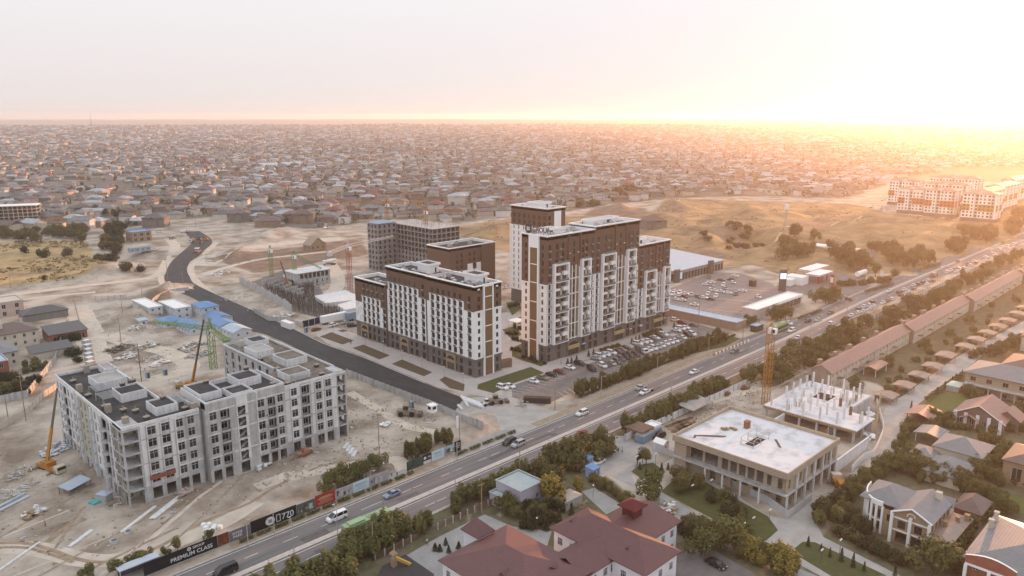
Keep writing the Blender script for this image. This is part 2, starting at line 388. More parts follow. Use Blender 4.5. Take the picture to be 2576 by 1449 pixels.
def make_ground():
 rad=[30.0]
 while rad[-1]<8900:rad.append(rad[-1]*(1.0165 if rad[-1]<900 else 1.045))
 rad[-1]=8900
 ang=[AZ0+math.radians(a)for a in np.linspace(-76,76,236)]
 n=len(ang);V=[];zz={k:[]for k in('z_dry','z_town','z_soil','z_dig','z_hill')}
 for r in rad:
  for a in ang:
   s,t=r*math.cos(a),r*math.sin(a)
   V.append((s,t,hgt(s,t)))
   w=max(3,r*.014)
   near=r<1300
   zz['z_dry'].append(zone(s,t,Z_DRY[:1],w)if 200<r<1000 and s<250 else 0);zz['z_hill'].append(zone(s,t,[HILLS],w)if 200<r<1100 and s>150 else 0)
   zz['z_town'].append((zone(s,t,Z_TOWN,w*1.5)if r>300 else 0)if near else(1 if r<4800 else .2))  # far ground coloured paler, adding to the haze at the horizon
   zz['z_soil'].append(zone(s,t,Z_SOIL,w)if r<700 else 0)
   zz['z_dig'].append(zone(s,t,Z_DIG,w)if 300<r<800 else 0)
 Fc=[(i*n+j,(i+1)*n+j,(i+1)*n+j+1,i*n+j+1)for i in range(len(rad)-1)for j in range(n-1)]
 # close the sheet under and behind the viewpoint
 c=len(V);V.append((0,0,0));[zz[k].append(0)for k in zz]
 Fc+=[(c,j, j+1)for j in range(n-1)]
 me=bpy.data.meshes.new('ground');me.from_pydata(V,[],Fc)
 for k in zz:
  at=me.attributes.new(k,'FLOAT','POINT');at.data.foreach_set('value',zz[k])
 me.polygons.foreach_set('use_smooth',[True]*len(me.polygons))
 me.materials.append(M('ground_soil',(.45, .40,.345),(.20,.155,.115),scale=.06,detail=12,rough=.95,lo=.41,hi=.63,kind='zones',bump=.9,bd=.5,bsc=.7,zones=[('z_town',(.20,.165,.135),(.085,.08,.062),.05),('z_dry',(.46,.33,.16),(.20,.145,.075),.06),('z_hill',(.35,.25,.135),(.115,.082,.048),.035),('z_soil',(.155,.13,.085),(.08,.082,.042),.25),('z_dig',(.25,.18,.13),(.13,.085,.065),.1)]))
 tag(link('ground',me),kind='structure')
AZ0=math.pi/2-AZ
make_ground()
# ---------------------------------------------------------------- flat sheets laid on the ground
def sheet(name,poly,mat,z,kind='structure'):
 mb=MB();P=[(p[0],p[1],z)for p in poly]
 if sum(P[i][0]*P[(i+1)%len(P)][1]-P[(i+1)%len(P)][0]*P[i][1]for i in range(len(P)))<0:P=P[::-1]
 mb.face(P);o=mb.build(name,mat)
 o['kind']=kind;return o
def smooth_line(P,n=8):
 out=[];P=[Vector((p[0],p[1]))for p in P]
 for i in range(len(P)-1):
  a=P[i-1]if i else P[0];b,c=P[i],P[i+1];d=P[i+2]if i+2<len(P)else P[-1]
  for k in range(n):
   u=k/n
   out.append(.5*((2*b)+(c-a)*u+(2*a-5*b+4*c-d)*u*u+(3*b-a-3*c+d)*u**3))
 out.append(P[-1]);return out
def ribbon(name,P,w,mat,z=.05,n=8,h=None,kind='structure',w2=None,mb=None,m=0,fol=True):
 """strip along a smoothed line, following the ground; h = a raised kerb-like height"""
 own=mb is None;mb=mb or MB();L=smooth_line(P,n);A,B=[],[]
 for i,p in enumerate(L):
  d=(L[min(i+1,len(L)-1)]-L[max(i-1,0)]).normalized();q=Vector((-d.y,d.x))
  ww=w if w2 is None else w+(w2-w)*i/(len(L)-1)
  for S, sg in((A,.5),(B,-.5)):
   x=p+q*ww*sg;S.append((x.x,x.y,(hgt(x.x,x.y)if fol else 0)+z+(h or 0)))
 for i in range(len(L)-1):
  mb.face([B[i],B[i+1],A[i+1],A[i]],m)
  if h:
   dn=lambda p:(p[0],p[1],p[2]-h-.05)
   mb.face([A[i],A[i+1], dn(A[i+1]),dn(A[i])],m);mb.face([B[i+1],B[i],dn(B[i]),dn(B[i+1])],m)
 if h:
  mb.face([A[0],dn(A[0]),dn(B[0]),B[0]],m);mb.face([B[-1],dn(B[-1]),dn(A[-1]),A[-1]],m)
 if own:
  o=mb.build(name,mat);o['kind']=kind;return o
M_ASPH=M('asphalt_worn',(.115,.113,.12),(.18,.172,.17),scale=.8,stretch=(.05,1.2,1),rough=.8,detail=6)
M_NEWA=M('asphalt_fresh',(.026,.026,.029),(.05,.048,.05),scale=.35,rough=.75,detail=7,stretch=(1,.35,1))
M_LOT=M('asphalt_lot',(.135,.125,.125),(.19,.175,.17),scale=.3,rough=.85,detail=7)
M_KERB=M('kerb_concrete',(.45,.43,.41),(.36,.34,.32),scale=.8)
M_PAVE=M('pale_paving',(.47,.43,.415),(.40,.365,.35),scale=.25,kind='bricks',bs=1,bw=.9,bh=.9,ms=.06,c3=(.33,.3,.29),off=0)
M_PAVE2=M('grey_paving',(.33,.325,.325),(.25,.25,.25),scale=.3,detail=7,kind='bricks',bs=1,bw=1.2,bh=.8,ms=.05,c3=(.24,.235,.23))
M_CONC=M('concrete_floor',(.40,.385,.37),(.30,.29,.275),scale=.22,detail=8,rough=.9)
M_MARK=M('road_paint',(.72,.7,.68),(.5,.49,.47),scale=1.5)
M_DUST=M('dusty_track',(.56,.50,.43),(.44,.38,.31),scale=.25,detail=9,rough=.95)
M_RUT=M('churned_track',(.22,.165,.12),(.36,.28,.2),scale=.5,detail=8,rough=.95)
M_GRASS=M('lawn',(.055,.075, .022),(.09,.085,.035),scale=.5,detail=8,rough=.95,bump=.8,bd=.15,bsc=5)
M_BED=M('bare_bed',(.13,.09,.055),(.085,.065,.04), scale=1.2,detail=7,rough=.95,bump=.6,bd=.1,bsc=4)
M_BRN=M('brown_paving',(.225,.195,.192),(.18,.155,.15),scale=.2,detail=6)
M_VERGE=M('dry_verge',(.24,.19,.13),(.33,.28,.22),scale=.5,detail=8,rough=.95)
# main road: two carriageways with a kerbed strip between
up0=[(20,144),(62,143.9),(162,144),(284, 144.6),(360,147),(436,149),(665,150),(1100,155),(1900,160)]
lo0=[(20,134.6),(62,134.6),(162,134.8),(284, 135.4),(360,138),(436,139.5),(665,140),(1100,145),(1900,150)]
md0=[(20,139.1),(62,139.1),(162,139.2),(284, 139.8),(360,142),(436,144.0),(665,144.9),(1100,150),(1900,155)]
ribbon('main_road',up0,9.0,M_ASPH,.05,6,w2=9.4)
ribbon('main_road', lo0,8.0,M_ASPH,.046,6,w2=9.4)
ribbon('road_median',md0,1.3,M_KERB,.05,6,h=.14)
kb=MB()
for base,off in((up0,4.75),(lo0,-4.2)):
 ribbon('',[(a,b+off)for a,b in base[:6]],.35,None,.05,6,h=.13,mb=kb)
struct('road_kerb',kb,M_KERB)
mk=MB()
for base,off in((up0,-3.85),(up0,3.95),(lo0,3.25),(lo0,-3.5)):
 ribbon('',[(a,b+off)for a,b in base[:7]],.16,None,.056,6,mb=mk)
for base,off in((up0,.2),(lo0,-.1)):
 L=smooth_line([(a, b+off)for a,b in base[:7]],8)
 d=0;prev=None
 for i in range(len(L)-1):
  seg=(L[i+1]-L[i]).length;k=0.0
  while k<seg:
   a=L[i].lerp(L[i+1],k/seg);b=L[i].lerp(L[i+1],min(1,(k+3)/seg))
   q=(b-a).normalized();q=Vector((-q.y,q.x))*.08
   z=hgt(a.x,a.y)+.056
   mk.face([(a.x-q.x,a.y-q.y,z),(b.x-q.x,b.y-q.y,z),(b.x+q.x,b.y+q.y,z),(a.x+q.x,a.y+q.y,z)]);k+=9
struct('road_markings',mk,M_MARK)
rp=random.Random(4);pm=MB()
for i in range(34):
 s=rp.uniform(40,420);b0=np.interp(s,[q[0]for q in up0],[q[1]for q in up0])if i%2 else np.interp(s,[q[0]for q in lo0],[q[1]for q in lo0]);t=b0+rp.choice((-2.4,-1.2,1.0,2.2));L=rp.uniform(1.5,14);w=rp.uniform(.4,1.3);a=(np.interp(s+L,[q[0]for q in up0],[q[1]for q in up0])-np.interp(s,[q[0]for q in up0],[q[1]for q in up0]));pm.face([(s,t-w,.054),(s+L,t-w+a,.054),(s+L,t+w+a,.054),(s,t+w,.054)])
struct('road_patch',pm,M('asphalt_patch',(.085,.083,.088),(.12,.116, .118),scale=.7,detail=7))
ribbon('verge',[(62,150.2),(120,150.2)],3.2,M_VERGE,.03);ribbon('verge',[(158,150.6),(284,151.2)],3.2, M_VERGE,.03)
ribbon('footpath',[(20,153.3),(62,153.2),(112,153.2)],2.6,M_PAVE2,.035);ribbon('footpath',[(128,153.6),(150,153.4)],2.4,M_PAVE2, .035)
ribbon('footpath',[(185,152.9),(230,153.6),(284,155.2)],2.2,M('tan_path',(.36,.30,.24),(.3,.25,.2),scale=.5),.036)
# fresh side road
NR=DL([(502,582),(530,600),(531,615),(505,636),(480,657),(471,677),(478,697),(500,720)])+TL(1, 2,[(0,240),(430,440),(700,570),(1050,690),(1340,810),(1700,960),(1830,1010),(2090,1110)])
NL=DL([(462,582),(478,600),(480,614),(458,634),(430,660),(416,690),(418,710),(446,735)])+TL(0,2,[(1960, 110),(2400,390)])+TL(1,2,[(130,480),(600,700),(980,870),(1340,1005),(1700,1155),(2000,1245)])
def strip2(name,A,B,mat,z,n=5):
 mb=MB();A=smooth_line(A,n);B=smooth_line(B,n);N=60
 def at(L,u):
  ds=[0]
  for i in range(len(L)-1):ds.append(ds[-1]+(L[i+1]-L[i]).length)
  x=u*ds[-1]
  for i in range(len(L)-1):
   if x<=ds[i+1]+1e-6:return L[i].lerp(L[i+1],(x-ds[i])/max(1e-6,ds[i+1]-ds[i]))
  return L[-1]
 pa=[at(A,i/N)for i in range(N+1)];pb=[at(B,i/N)for i in range(N+1)]
 for i in range(N):
  q=[pb[i],pb[i+1],pa[i+1],pa[i]]
  mb.face([(p.x,p.y,max(0,min(hgt(p.x,p.y),.6))+z)for p in q][::-1])
 return struct(name,mb, mat)
strip2('side_road',NR,NL,M_NEWA,.07)
kb=MB();ribbon('',[p for p in NR[4:14]],.3,None,.04,5,h=.15,mb=kb,fol=False);struct('road_kerb',kb,M_KERB)
ribbon('road_shoulder',[(p[0]-1.6 if i>8 else p[0],p[1])for i,p in enumerate(DL([(451,640),(421,665),(406,690),(408,712),(436,740)]))],3.2,M_DUST,.03)
ribbon('road_shoulder',DL([(545,610),(512,640),(488,660),(479,680),(488,700),(512,724),(560,755),(644,792),(700,820)]),4.0,M_DUST,.032)
# junction where the side road will meet the main road
sheet('junction',TL(1,2,[(2000,1245),(2090,1110),(2380,1090),(2576,1040)])+TL(2,2,[(60,1100),(330,1230),(480,1240),(250, 1400)])+TL(2,3,[(0,60)])+TL(1,3,[(2240,200),(2300,60),(2230,0),(2060,-80),(1940,-190)]),M_CONC,.025)
# paving, beds and lawns round the finished blocks
sheet('pavement',TL(1,2,[(600,470),(800,395),(1030,470),(1085,510),(2210,912),(2290,885),(2470,828),(2576,800)])+TL(2,2,[(0,700),(130,745),(360,765),(1580,380),(1660,400),(1000,640),(520,800),(330,865),(0,985)])+TL(1,2,[(2400,1110),(2100,1060),(1830,1000),(1700,945),(1340,795),(1050,675),(720,560)]),M_PAVE,.03)
sheet('courtyard',TL(2,2,[(0,700),(90,650),(95,300),(-60,240)])+TL(1,2,[(2470,300),(2465,820)]),M_PAVE,.028)
BEDS=[[(640,490),(760,445),(985,530),(870,570)],[(970,605),(1080,570),(1350, 680),(1240,720)],[(1365,765),(1470,720),(1775,850),(1690,890)],[(1845,925),(1900,892),(2100,970),(2090,1040),(1950,1010)],[(820,430),(870,418),(925,432),(870,446)]]
for b in BEDS:tag(sheet('planting_bed',TL(1,2,b), M_BED,.06),kind='structure')
sheet('lawn',TL(1,2,[(2225,1015),(2235,970),(2576,855)])+TL(2,2,[(190,795),(325,855),(0,965)])+TL(1,2,[(2390,1060)]),M_GRASS,.06)
sheet('lawn',TL(2,2,[(1830,560),(2120,465),(2300,510), (2150,590),(1700,690),(1650,640)]),M_GRASS,.05)
for q in([(2470,720),(2560,700),(2576,715),(2576,790),(2470,810)],):sheet('planting_bed',TL(1,2,q),M_BED,.06)
for q in([(0,600),(100,560),(180,660),(360,760),(290, 790),(0,690)],[(-60,150),(60,130),(95,200),(0,280)],[(-100,420),(40,380),(95,470),(0,520)],[(10,310),(95,290),(95,360),(0,380)]):
 sheet('garden_bed',TL(2,2,q),M_GRASS,.055)
sheet('parking_lot',TL(2,2,[(0,985),(330,868),(520,805),(1000,645),(1580,440),(1700,400),(1850,360),(2200,455),(1830,560),(1600,660),(900,905),(440,1130),(300,1190),(0,1100)]),M_LOT,.04)
# marks of the bays
mk=MB()
def bays(P,Q,n,dirv,ln,w=.14):
 P,Q=Vector(P),Vector(Q);d=Vector((dirv[0],dirv[1],0));q=Vector((-d.y,d.x,0))*w/2
 for i in range(n+1):
  a=P.lerp(Q,i/n);b=a+d*ln;z=Vector((0,0,.048))
  mk.face([a-q+z,b-q+z,b+q+z,a+q+z])
bays((166.5,177.5,0),(196,177.5,0),11,(.34,-.94),5);bays((183,160, 0),(203,160,0),8,(.34,.94),5)
bays((205,168,0),(285,168,0),30,(.34,-.94),5)
for q in TL(2,2,[(740,755),(1160,600),(1590,480)]):
 for i in range(5):mk.box(q.x+i*.9,q.x+i*.9+.45,q.y-1.5,q.y+1.5,.044,.05)
 # mall car park
sheet('parking_lot',TL(2,1,[(1600,1449),(1780,1390),(2000,1290),(2300,1300),(2576, 1390)])+TL(3,1,[(100,1449)])+TL(3,2,[(340,60),(0,190)])+TL(2,2,[(2460,230),(2300,300),(1590,180)]),M_BRN,.04)
for r in range(3):
 a=T(2,2,1700+200*r,130-95*r+60);b=T(2,2,2350+120*r,260-110*r)
 bays((a.x,a.y,0),(b.x,b.y,0),18,(.3,.95),4.5)
struct('road_markings',mk,M_MARK)
sheet('forecourt',TL(3,1,[(60,1449),(200,1340),(620,1290),(980,1330),(1010,1449)])+TL(3,2,[(980,30),(780, 160),(400,320),(280,320),(420,250),(640,130),(340,60),(100,20)]),M_LOT,.036)
ribbon('access_road',DL([(2350,680),(2280,676),(2225,668),(2195,652),(2185,640),(2150,632),(2060,628)]),9,M_LOT,.045)
sheet('bus_bay',TL(2,2,[(2300,510),(2576,420)])+TL(3,2,[(180,330),(280,330),(60,480)])+TL(2,2,[(2400,560),(2150,640)]), M_LOT,.032)
# residential street, drive and yards on the near side
ST=TL(3,2,[(1150,1449),(1140,1280),(1200,1180),(1370,1080),(1530,960),(1830,740),(2030,620),(2350,450),(2576,330),(2576,450),(2440,480),(2200,640),(1980,830),(1760,980),(1580,1120),(1440,1220),(1370,1449)])
sheet('residential_street',ST,M_CONC,.05)
sheet('residential_street',TL(3,3,[(1150,0),(1380,0),(1350,160),(1150,330),(960,480),(840,650),(500,950),(560,1060),(1330,1449),(1250,1490),(600,1490),(230,1290),(60,1310)])+TL(2,3,[(2576,1120),(2160,690),(1890,480),(1640,350),(1500,330)])+TL(2,3,[(1640,250),(1700,300),(2200,600),(2576,850)])+TL(3,3,[(200,880),(440,700),(600,600),(1020,270)]),M_CONC,.048)
sheet('compound_yard',TL(2,3,[(800,40),(1130,40),(1460,130),(1480,260),(1430,350),(1240,330),(1200,420),(1250,570),(960,430),(850,490),(790,250),(870,180),(780,120)]),M('yard_concrete',(.36,.35,.335),(.28,.27,.26),scale=.3,detail=8),.03)
sheet('path',TL(2,3,[(1490,600),(1560, 640),(2010,920),(2200,1010),(2560,1230),(2576,1250)])+TL(3,3,[(500,1449),(380,1490)])+TL(2,3,[(2400,1230),(1970,1000),(1480,720)]),M_PAVE2,.044)
sheet('lawn',TL(2,3,[(1500,600),(1640,470),(1900,480),(2576,850)])+TL(3,3,[(100,990),(0,1080)])+TL(2,3,[(2500,1130),(2440,1100)]),M_GRASS,.06)
sheet('lawn',TL(2,3,[(1200,400),(1290,330),(1420,310),(1540,400),(1500,470),(1300,470)]),M_GRASS,.06)
sheet('lawn',TL(3,3,[(225,1205),(350,1105),(470,1110),(1200,1449),(700,1490)]),M_GRASS,.06)
sheet('lawn',TL(3,2,[(1560,1140),(2010,1000),(2100,1090),(1850,1290),(1740,1260)]),M('fresh_lawn',(.085,.105,.025),(.12,.12,.04),scale=.6,bump=.6,bd=.1,bsc=5),.055)
sheet('lawn',TL(3,3,[(2300,580),(2700,720),(2700,900),(2400,760)]),MATS['fresh_lawn'],.055)
sheet('school_yard',TL(1,3,[(1500,1250), (1850,1050),(2300,830),(2576,950)])+TL(2,3,[(400,1000),(330,1230),(0,1449)])+TL(1,3,[(2000,1520),(1200,1520)]),M_PAVE2,.03)
sheet('school_yard',TL(2,3,[(700,600),(830,560),(1120,740),(950,830)]),M_PAVE2,.03)
sheet('playground_mat',TL(1,3,[(1270,1350),(1500,1232),(1790,1430),(1790,1500),(1200,1500)]),M('rubber_mat',(.045,.045,.05),(.06,.05,.05),scale=1),.06)
sheet('school_yard',TL(2,3,[(1640,1250),(1830,1170),(2050,1200),(2400,1400),(2500,1490),(1640,1490)]),M_LOT,.03)
sheet('side_entry',TL(2,3,[(760,60),(880,0),(1000,40),(880,110),(780,130)]),M_CONC,.04)
# dirt tracks on the building site
def track(pts,w,mat=M_DUST,z=.02):return ribbon('dirt_track',pts,w,mat,z)
track(TL(0,3,[(-100,1160),(300,1170),(560,1220),(800,1280),(1100,1290),(1500,1200),(1900,1060),(2300,880),(2576,700)]),5)
track(TL(0,3,[(-100,1120),(250,1120), (520,1190),(760,1275),(1050,1310),(1500,1240)]),1.1,M_RUT,.035)
track(TL(0,3,[(-100,1165),(250,1165),(500, 1230),(740,1310)]),.9,M_RUT,.036)
track(TL(0,3,[(470,1110),(640,980),(860,870)]),1.6,M_RUT,.034)
track(TL(0,3,[(1500,1200),(1650,1130),(1800,1040)]),1.2,M_RUT,.034)
track(TL(0,3,[(1900,980),(2150,860),(2500,720)])+TL(1,3,[(200,560),(700,330),(1200,260)]),1.0,M_RUT,.034)
track(TL(1,3,[(0,560),(500,420),(1000,330),(1400,280),(1500,400)]),4.5)
track(TL(1,2,[(940,1050),(1200,1200),(1500,1380),(1800,1449)]),3.5)
track(TL(0,2,[(760,180),(830,300),(900,460),(930,620),(980,760)]),11)
track(TL(0,2,[(980,480),(1300,560),(1700,650),(1900,800),(1500,930)]),8)
track(DL([(-40,752),(80,735),(200,720),(330,705),(400,690),(425,650),(440,620),(425,600)]),7)
track(DL([(-40,770),(100,748),(240,735)]),4)
track(DL([(505,668),(600,630),(720,612),(860,600)]),16)
track(DL([(510,690),(640,655),(760,640), (900,625)]),5)
track(DL([(830,660),(850,700),(835,735),(760,745)]),8)
track(DL([(300,552),(430,540),(560,538)]),10)
track(TL(3,2,[(0,950),(-300,1050),(-700,1150),(-1000,1260)]),6)
track(TL(3,1,[(0,1000),(300,860),(700,800),(1000,720)]),3,M('grass_track',(.5,.38,.2),(.4,.3,.16),scale=.3))
# ---------------------------------------------------------------- building materials
M_CW=M('raw_concrete',(.49,.49,.49),(.36,.36,.36),scale=.5,detail=9,kind='stain',amt=.65,c3=(.19,.185,.18))
M_CWL=M('raw_concrete_panel', (.68,.69,.70),(.57,.58,.59),scale=.8,detail=8,kind='stain',amt=.4,c3=(.33,.33,.32))
M_BRD=M('white_board',(.62,.61,.58),(.56,.55,.52),scale=1.2)
M_INS=M('yellow_board',(.42,.41,.30),(.36,.35,.27),scale=1.0)
M_BLK=M('grey_blocks',(.33,.33,.33),(.27,.27, .27),scale=.6,kind='bricks',bs=1,bw=.6,bh=.3,ms=.03,c3=(.25,.25,.24),brot=(math.pi/2,0,0))
M_ROOFD=M('roof_membrane', (.035,.035,.04),(.07,.067,.067),scale=.35,detail=8,rough=.9)
M_ROOFB=M('roof_brown_dirt',(.12,.10,.085),(.2,.17,.14),scale=.4,detail=9,rough=.95)
M_WHT=M('white_render',(.80,.80,.80),(.75,.75,.75),scale=.35,detail=6,rough=.8)
M_BRNW=M('brown_cladding',(.145,.088,.062),(.125, .075,.054),scale=.5,rough=.8,kind='bricks',bs=1,bw=1.2,bh=.6,ms=.02,c3=(.115,.07,.05),brot=(math.pi/2,0,0))
M_BRNP=M('brown_stripe',(.19,.12,.06),(.165,.1,.05),scale=.6)
M_STONE=M('grey_stone',(.165,.15,.14),(.125,.112,.105),scale=.5,kind='bricks',bs=1,bw=1.0,bh=.5,ms=.03,c3=(.1,.09,.085),brot=(math.pi/2,0,0))
M_BEIGE=M('beige_stone',(.30,.235,.15),(.26,.2,.13),scale=.6)
M_GL=M('dark_glass',(.016,.018,.022),(.05,.05,.055),scale=.45,rough=.12,spec=.5,lo=.45,hi=.6,kind='objrand',amt=.55,cols=[(.01,.012,.015),(.02,.021,.024),(.012,.013,.016),(.05,.05,.052),(.015,.015,.018),(.11,.105,.1)])  # random paler panes put curtains and reflections into the glass colour
M_GLB=M('brown_glass',(.03,.022,.018),(.075,.055,.045),scale=.4,rough=.15,spec=.5,lo=.45,hi=.6,kind='objrand',amt=.55,cols=[(.02,.016,.014),(.035,.027,.022),(.018,.015,.013),(.1,.08,.065),(.03,.024,.02),(.17,.14,.12)])  # paler panes again carry curtains and reflections as colour
M_FRW=M('frame_white',(.62,.63,.65),rough=.5);M_FRG=M('frame_grey',(.10,.095,.09),rough=.5);M_FRB=M('frame_bronze',(.05,.04,.034),rough=.5)
M_METL=M('galvanised',(.48,.49,.5),(.38,.39,.4),scale=1.5, rough=.5,metal=.4)
M_AC=M('ac_grille',(.27,.25,.235),(.21,.2,.185),scale=2)
M_WOOD=M('timber',(.33,.24,.15),(.25,.18,.11),scale=1.5)
M_RUST=M('rust_steel',(.16,.085,.06),(.22,.13,.09),scale=1.5)
def slab_parapet(mb,x0,x1,y0,y1,z,h,t=.3,m=0,o=0.0):
 """parapet ring on a roof edge: butted walls"""
 x0-=o;x1+=o;y0-=o;y1+=o
 mb.box(x0,x1,y0,y0+t,z,z+h,m);mb.box(x0,x1,y1-t,y1,z,z+h,m)
 mb.box(x0,x0+t,y0+t,y1-t,z,z+h,m);mb.box(x1-t,x1,y0+t,y1-t, z,z+h,m)
 # ---------------------------------------------------------------- unfinished concrete apartment block
def concrete_block():
 r=thing('apartment_block','unfinished grey concrete apartment block with bare walls and dark roof terraces on the sandy site','apartment block',(52.2,183.6,0))
 wf=MB();wins=[];FL=[4.0+3.1*k for k in range(5)]
 def front(s0,s1,t,top,cols,bal=(),stair=None,light=()):
  ops=[];P0=(s0,t)
  for cx,w in cols:
   u=cx-s0
   for k,z in enumerate(FL):
    if z+2.9>top:continue
    if cx in bal:
     ops.append((u-w/2-.35,u+w/2+.35,z+.15,z+2.6))
     wins.append((winmesh(w,2.1,M_FRW,M_GL,2,transom=.7),(cx,t+.95,z+.35),FACE_T))
     wf.box(cx-w/2-.4,cx+w/2+.4,t-.7,t-.004,z+.0,z+.14,0)
     wf.box(cx-w/2-.34,cx-w/2,t+1.0,t+1.1,z+.15,z+2.6,0)
     wf.box(cx-w/2,cx+w/2,t+1.0,t+1.1,z+.15,z+2.6,0);wf.box(cx+w/2,cx+w/2+.34,t+1.0,t+1.1,z+.15,z+2.6,0)
    elif cx==stair:
     ops.append((u-w/2,u+w/2, z-.2,z+2.35))
     X0=cx-w/2
     for q in range(2):
      a=(X0,t+.5+q,z+(1.3 if q else 0)); b=(X0+w,t+.5+q,z+(2.6 if q else 1.3))
      if q:a,b=(X0+w,a[1],a[2]),(X0,b[1],b[2])
      wf.face([(a[0],a[1],a[2]),(b[0],b[1],b[2]),(b[0],b[1]+.9,b[2]),(a[0],a[1]+.9,a[2])],0)
      wf.face([(a[0],a[1],a[2]-.25),(b[0],b[1],b[2]-.25),(b[0],b[1],b[2]),(a[0],a[1],a[2])],0)
    else:
     ops.append((u-w/2,u+w/2,z+.55,z+2.65))
     wins.append((winmesh(w,2.1,M_FRW,M_GL,2,transom=.7),(cx,t+.16,z+.55),FACE_T))
   ops.append((u-w/2-.15,u+w/2+.15,.3,3.3))
  edges=sorted([0,s1-s0]+[x-s0+d for x,w in cols for d in(-w/2-.45,w/2+.45)])
  def mf(u,v):
   for c,(a,b)in light:
    if a<=u+s0<=b and v>3.6:return c
   return 0
  facade(wf,P0,(1,0),s1-s0,0,top,ops,mf,.22,us=[x-s0 for _,ab in light for x in ab],vs=[3.6])
  for k,z in enumerate(FL+[FL[-1]+3.1]):
   wf.box(s0+.02,s1-.02,t-.05,t-.003,z-.32,z+.0,2 if k%2 else 0)
  for x in edges[1:-1:2]:
   wf.box(s0+x-.12,s0+x+.12,t-.10,t-.055,3.5,top-.3,0)
 front(56.4,70.7,183.8,19.8,[(59.0,1.95),(62.3,1.95),(65.7,1.7),(68.5,1.7)],light=[(2,(56.4, 58.0)),(3,(60.1,61.3)),(2,(63.4,65.0))])
 front(71.6,93.2,182.0,21.6,[(73.4,1.8),(76.4,1.7),(80.9,2.1),(86.3, 1.9),(89.2,1.5),(91.8,1.6)],bal=(76.4,89.2),stair=80.9,light=[(2,(79.3,82.6)),(2,(84.9,85.5))])
 front(94.0,110.0,183.6,19.8,[(96.8,1.8),(100.2,1.7),(104.4,1.8),(107.5,1.8)],bal=(100.2,),light=[(2,(94.0,98.6)),(3,(102.0,103.4)),(3,(105.5,106.5)),(2,(108.6,110.0))])
 # open corner bays: slabs, columns, back walls
 for s0,s1,t0 in((52.2,56.4,183.8),(110.0,113.4,183.6)):
  for k,z in enumerate(FL+[FL[-1]+3.1]):
   wf.box(s0,s1-.004,t0,t0+6,z-.3,z,0)
  for x in(s0+.02,(s1-.45)if s0<100 else s1-.42):
   wf.box(x,x+.4,t0+.02,t0+.5,0,FL[0]-.3,0)
   for z in FL:wf.box(x, x+.4,t0+.02,t0+.5,z,z+2.8,0)
  facade(wf,(s0,t0+5.0),(1,0),s1-s0,0,19.2,[(1.0,2.6,z+.1,z+2.4)for z in[0.2]+FL],4,.2)
  wf.box(s0,s1,t0+.02,t0+6,19.5,20.4,0)
  for x in(s0,):
   for z in[0]+FL:wf.box(x+.01,x+.3,t0+3.0,t0+3.4,z,z+2.8,0)
   # left wing: long outer wall facing the camera's left, with recessed balcony bays
 t0,t1=189.8,238.0;ops=[]
 bays_=[(190.6,'w'),(193.2,'w'),(196.6,'b'),(200.4,'w'),(203.6,'w'),(207.2,'b'),(211.4,'w'),(214.8,'w'),(218.6,'b'),(222.6,'w'),(226,'w'),(229.6,'b'),(233,'w'),(236,'w')]
 for tc,kd in bays_:
  u=t1-tc
  for z in FL:
   if kd=='w':
    ops.append((u-.8,u+.8,z+.55,z+2.65));wins.append((winmesh(1.6,2.1,M_FRW,M_GL,2,transom=.7),(52.36,tc,z+.55),FACE_S))
   else:
    ops.append((u-1.7,u+1.7,z+.1,z+2.75))
    wf.box(51.3,52.19,tc-1.6,tc+1.6,z-.1,z+.08,0)
  ops.append((u-.8,u+.8,.3,3.2))
 def mfl(u,v):
  t=t1-u
  if v<3.6:return 0
  return 4 if 209.6<t<216.6 else(2 if 191.6<t<192.4 or 198.5<t<205.3 or 221<t<238 else 0)
 facade(wf,(52.2,t1),(0,-1),t1-t0,0,19.8,ops,mfl,.3,us=[t1-x for x in(209.6,216.6,191.6,192.4,198.5,205.3,221)],vs=[3.6])
 for z in FL:wf.box(52.14,52.197,t0+.02,t1-.02,z-.3,z,0)
 wf.box(51.6,52.19,198.0,198.4,0,19.8,2);wf.box(51.6,52.19,205.6,206.0,0,19.8,2);wf.box(51.6,52.19,217.0, 217.4,0,19.8,2)
 facade(wf,(52.2,189.82),(1,0),0.02,0,19.8,[],0)
 # back and court walls, joints between sections
 def plain(P0,du,W,top,n,w=1.6):
  ops=[(W*(i+.5)/n-w/2,W*(i+.5)/n+w/2,z+.5,z+2.6)for i in range(n)for z in FL]if n else[]
  facade(wf,P0,du,W,0,top,ops,0,.25)
 plain((66.5,197.5),(0,1),40.5,19.8,8);plain((66.5,238), (-1,0),14.3,19.8,3)
 plain((99.5,197.5),(-1,0),33,19.8,7);plain((113.4,183.6),(0,1),50.4,19.8,10)
 plain((99.5,234),(0,-1),36.5,19.8,8);plain((113.4,234),(-1,0),13.9,19.8,4)
 plain((70.7,183.8),(0,1),1.5,19.8,0);plain((71.6,185),(0,-1),3,21.6,0);plain((93.2,182),(0,1),3,21.6,0);plain((94.0,186),(0, -1),2.4,19.8,0)
 for s0,s1 in((70.75,71.55),(93.25,93.95)):wf.box(s0,s1,184.9,185.2,0,19.6,0)
 for s in(57,61,65,74.5,79,83,87.5,95,98.5,102,106,109):wf.box(s,s+.2,186.4,197.2,.02,19.3,0)
 for t in(192.6,199,205.4,213.2,220.8,227.6,234.6):wf.box(54.2,66.2,t,t+.2,.02,19.3,0)
 wf.build('wall',[M_CW,M_CW,M_CWL,M_BRD,M_INS],r)
 fl=MB()
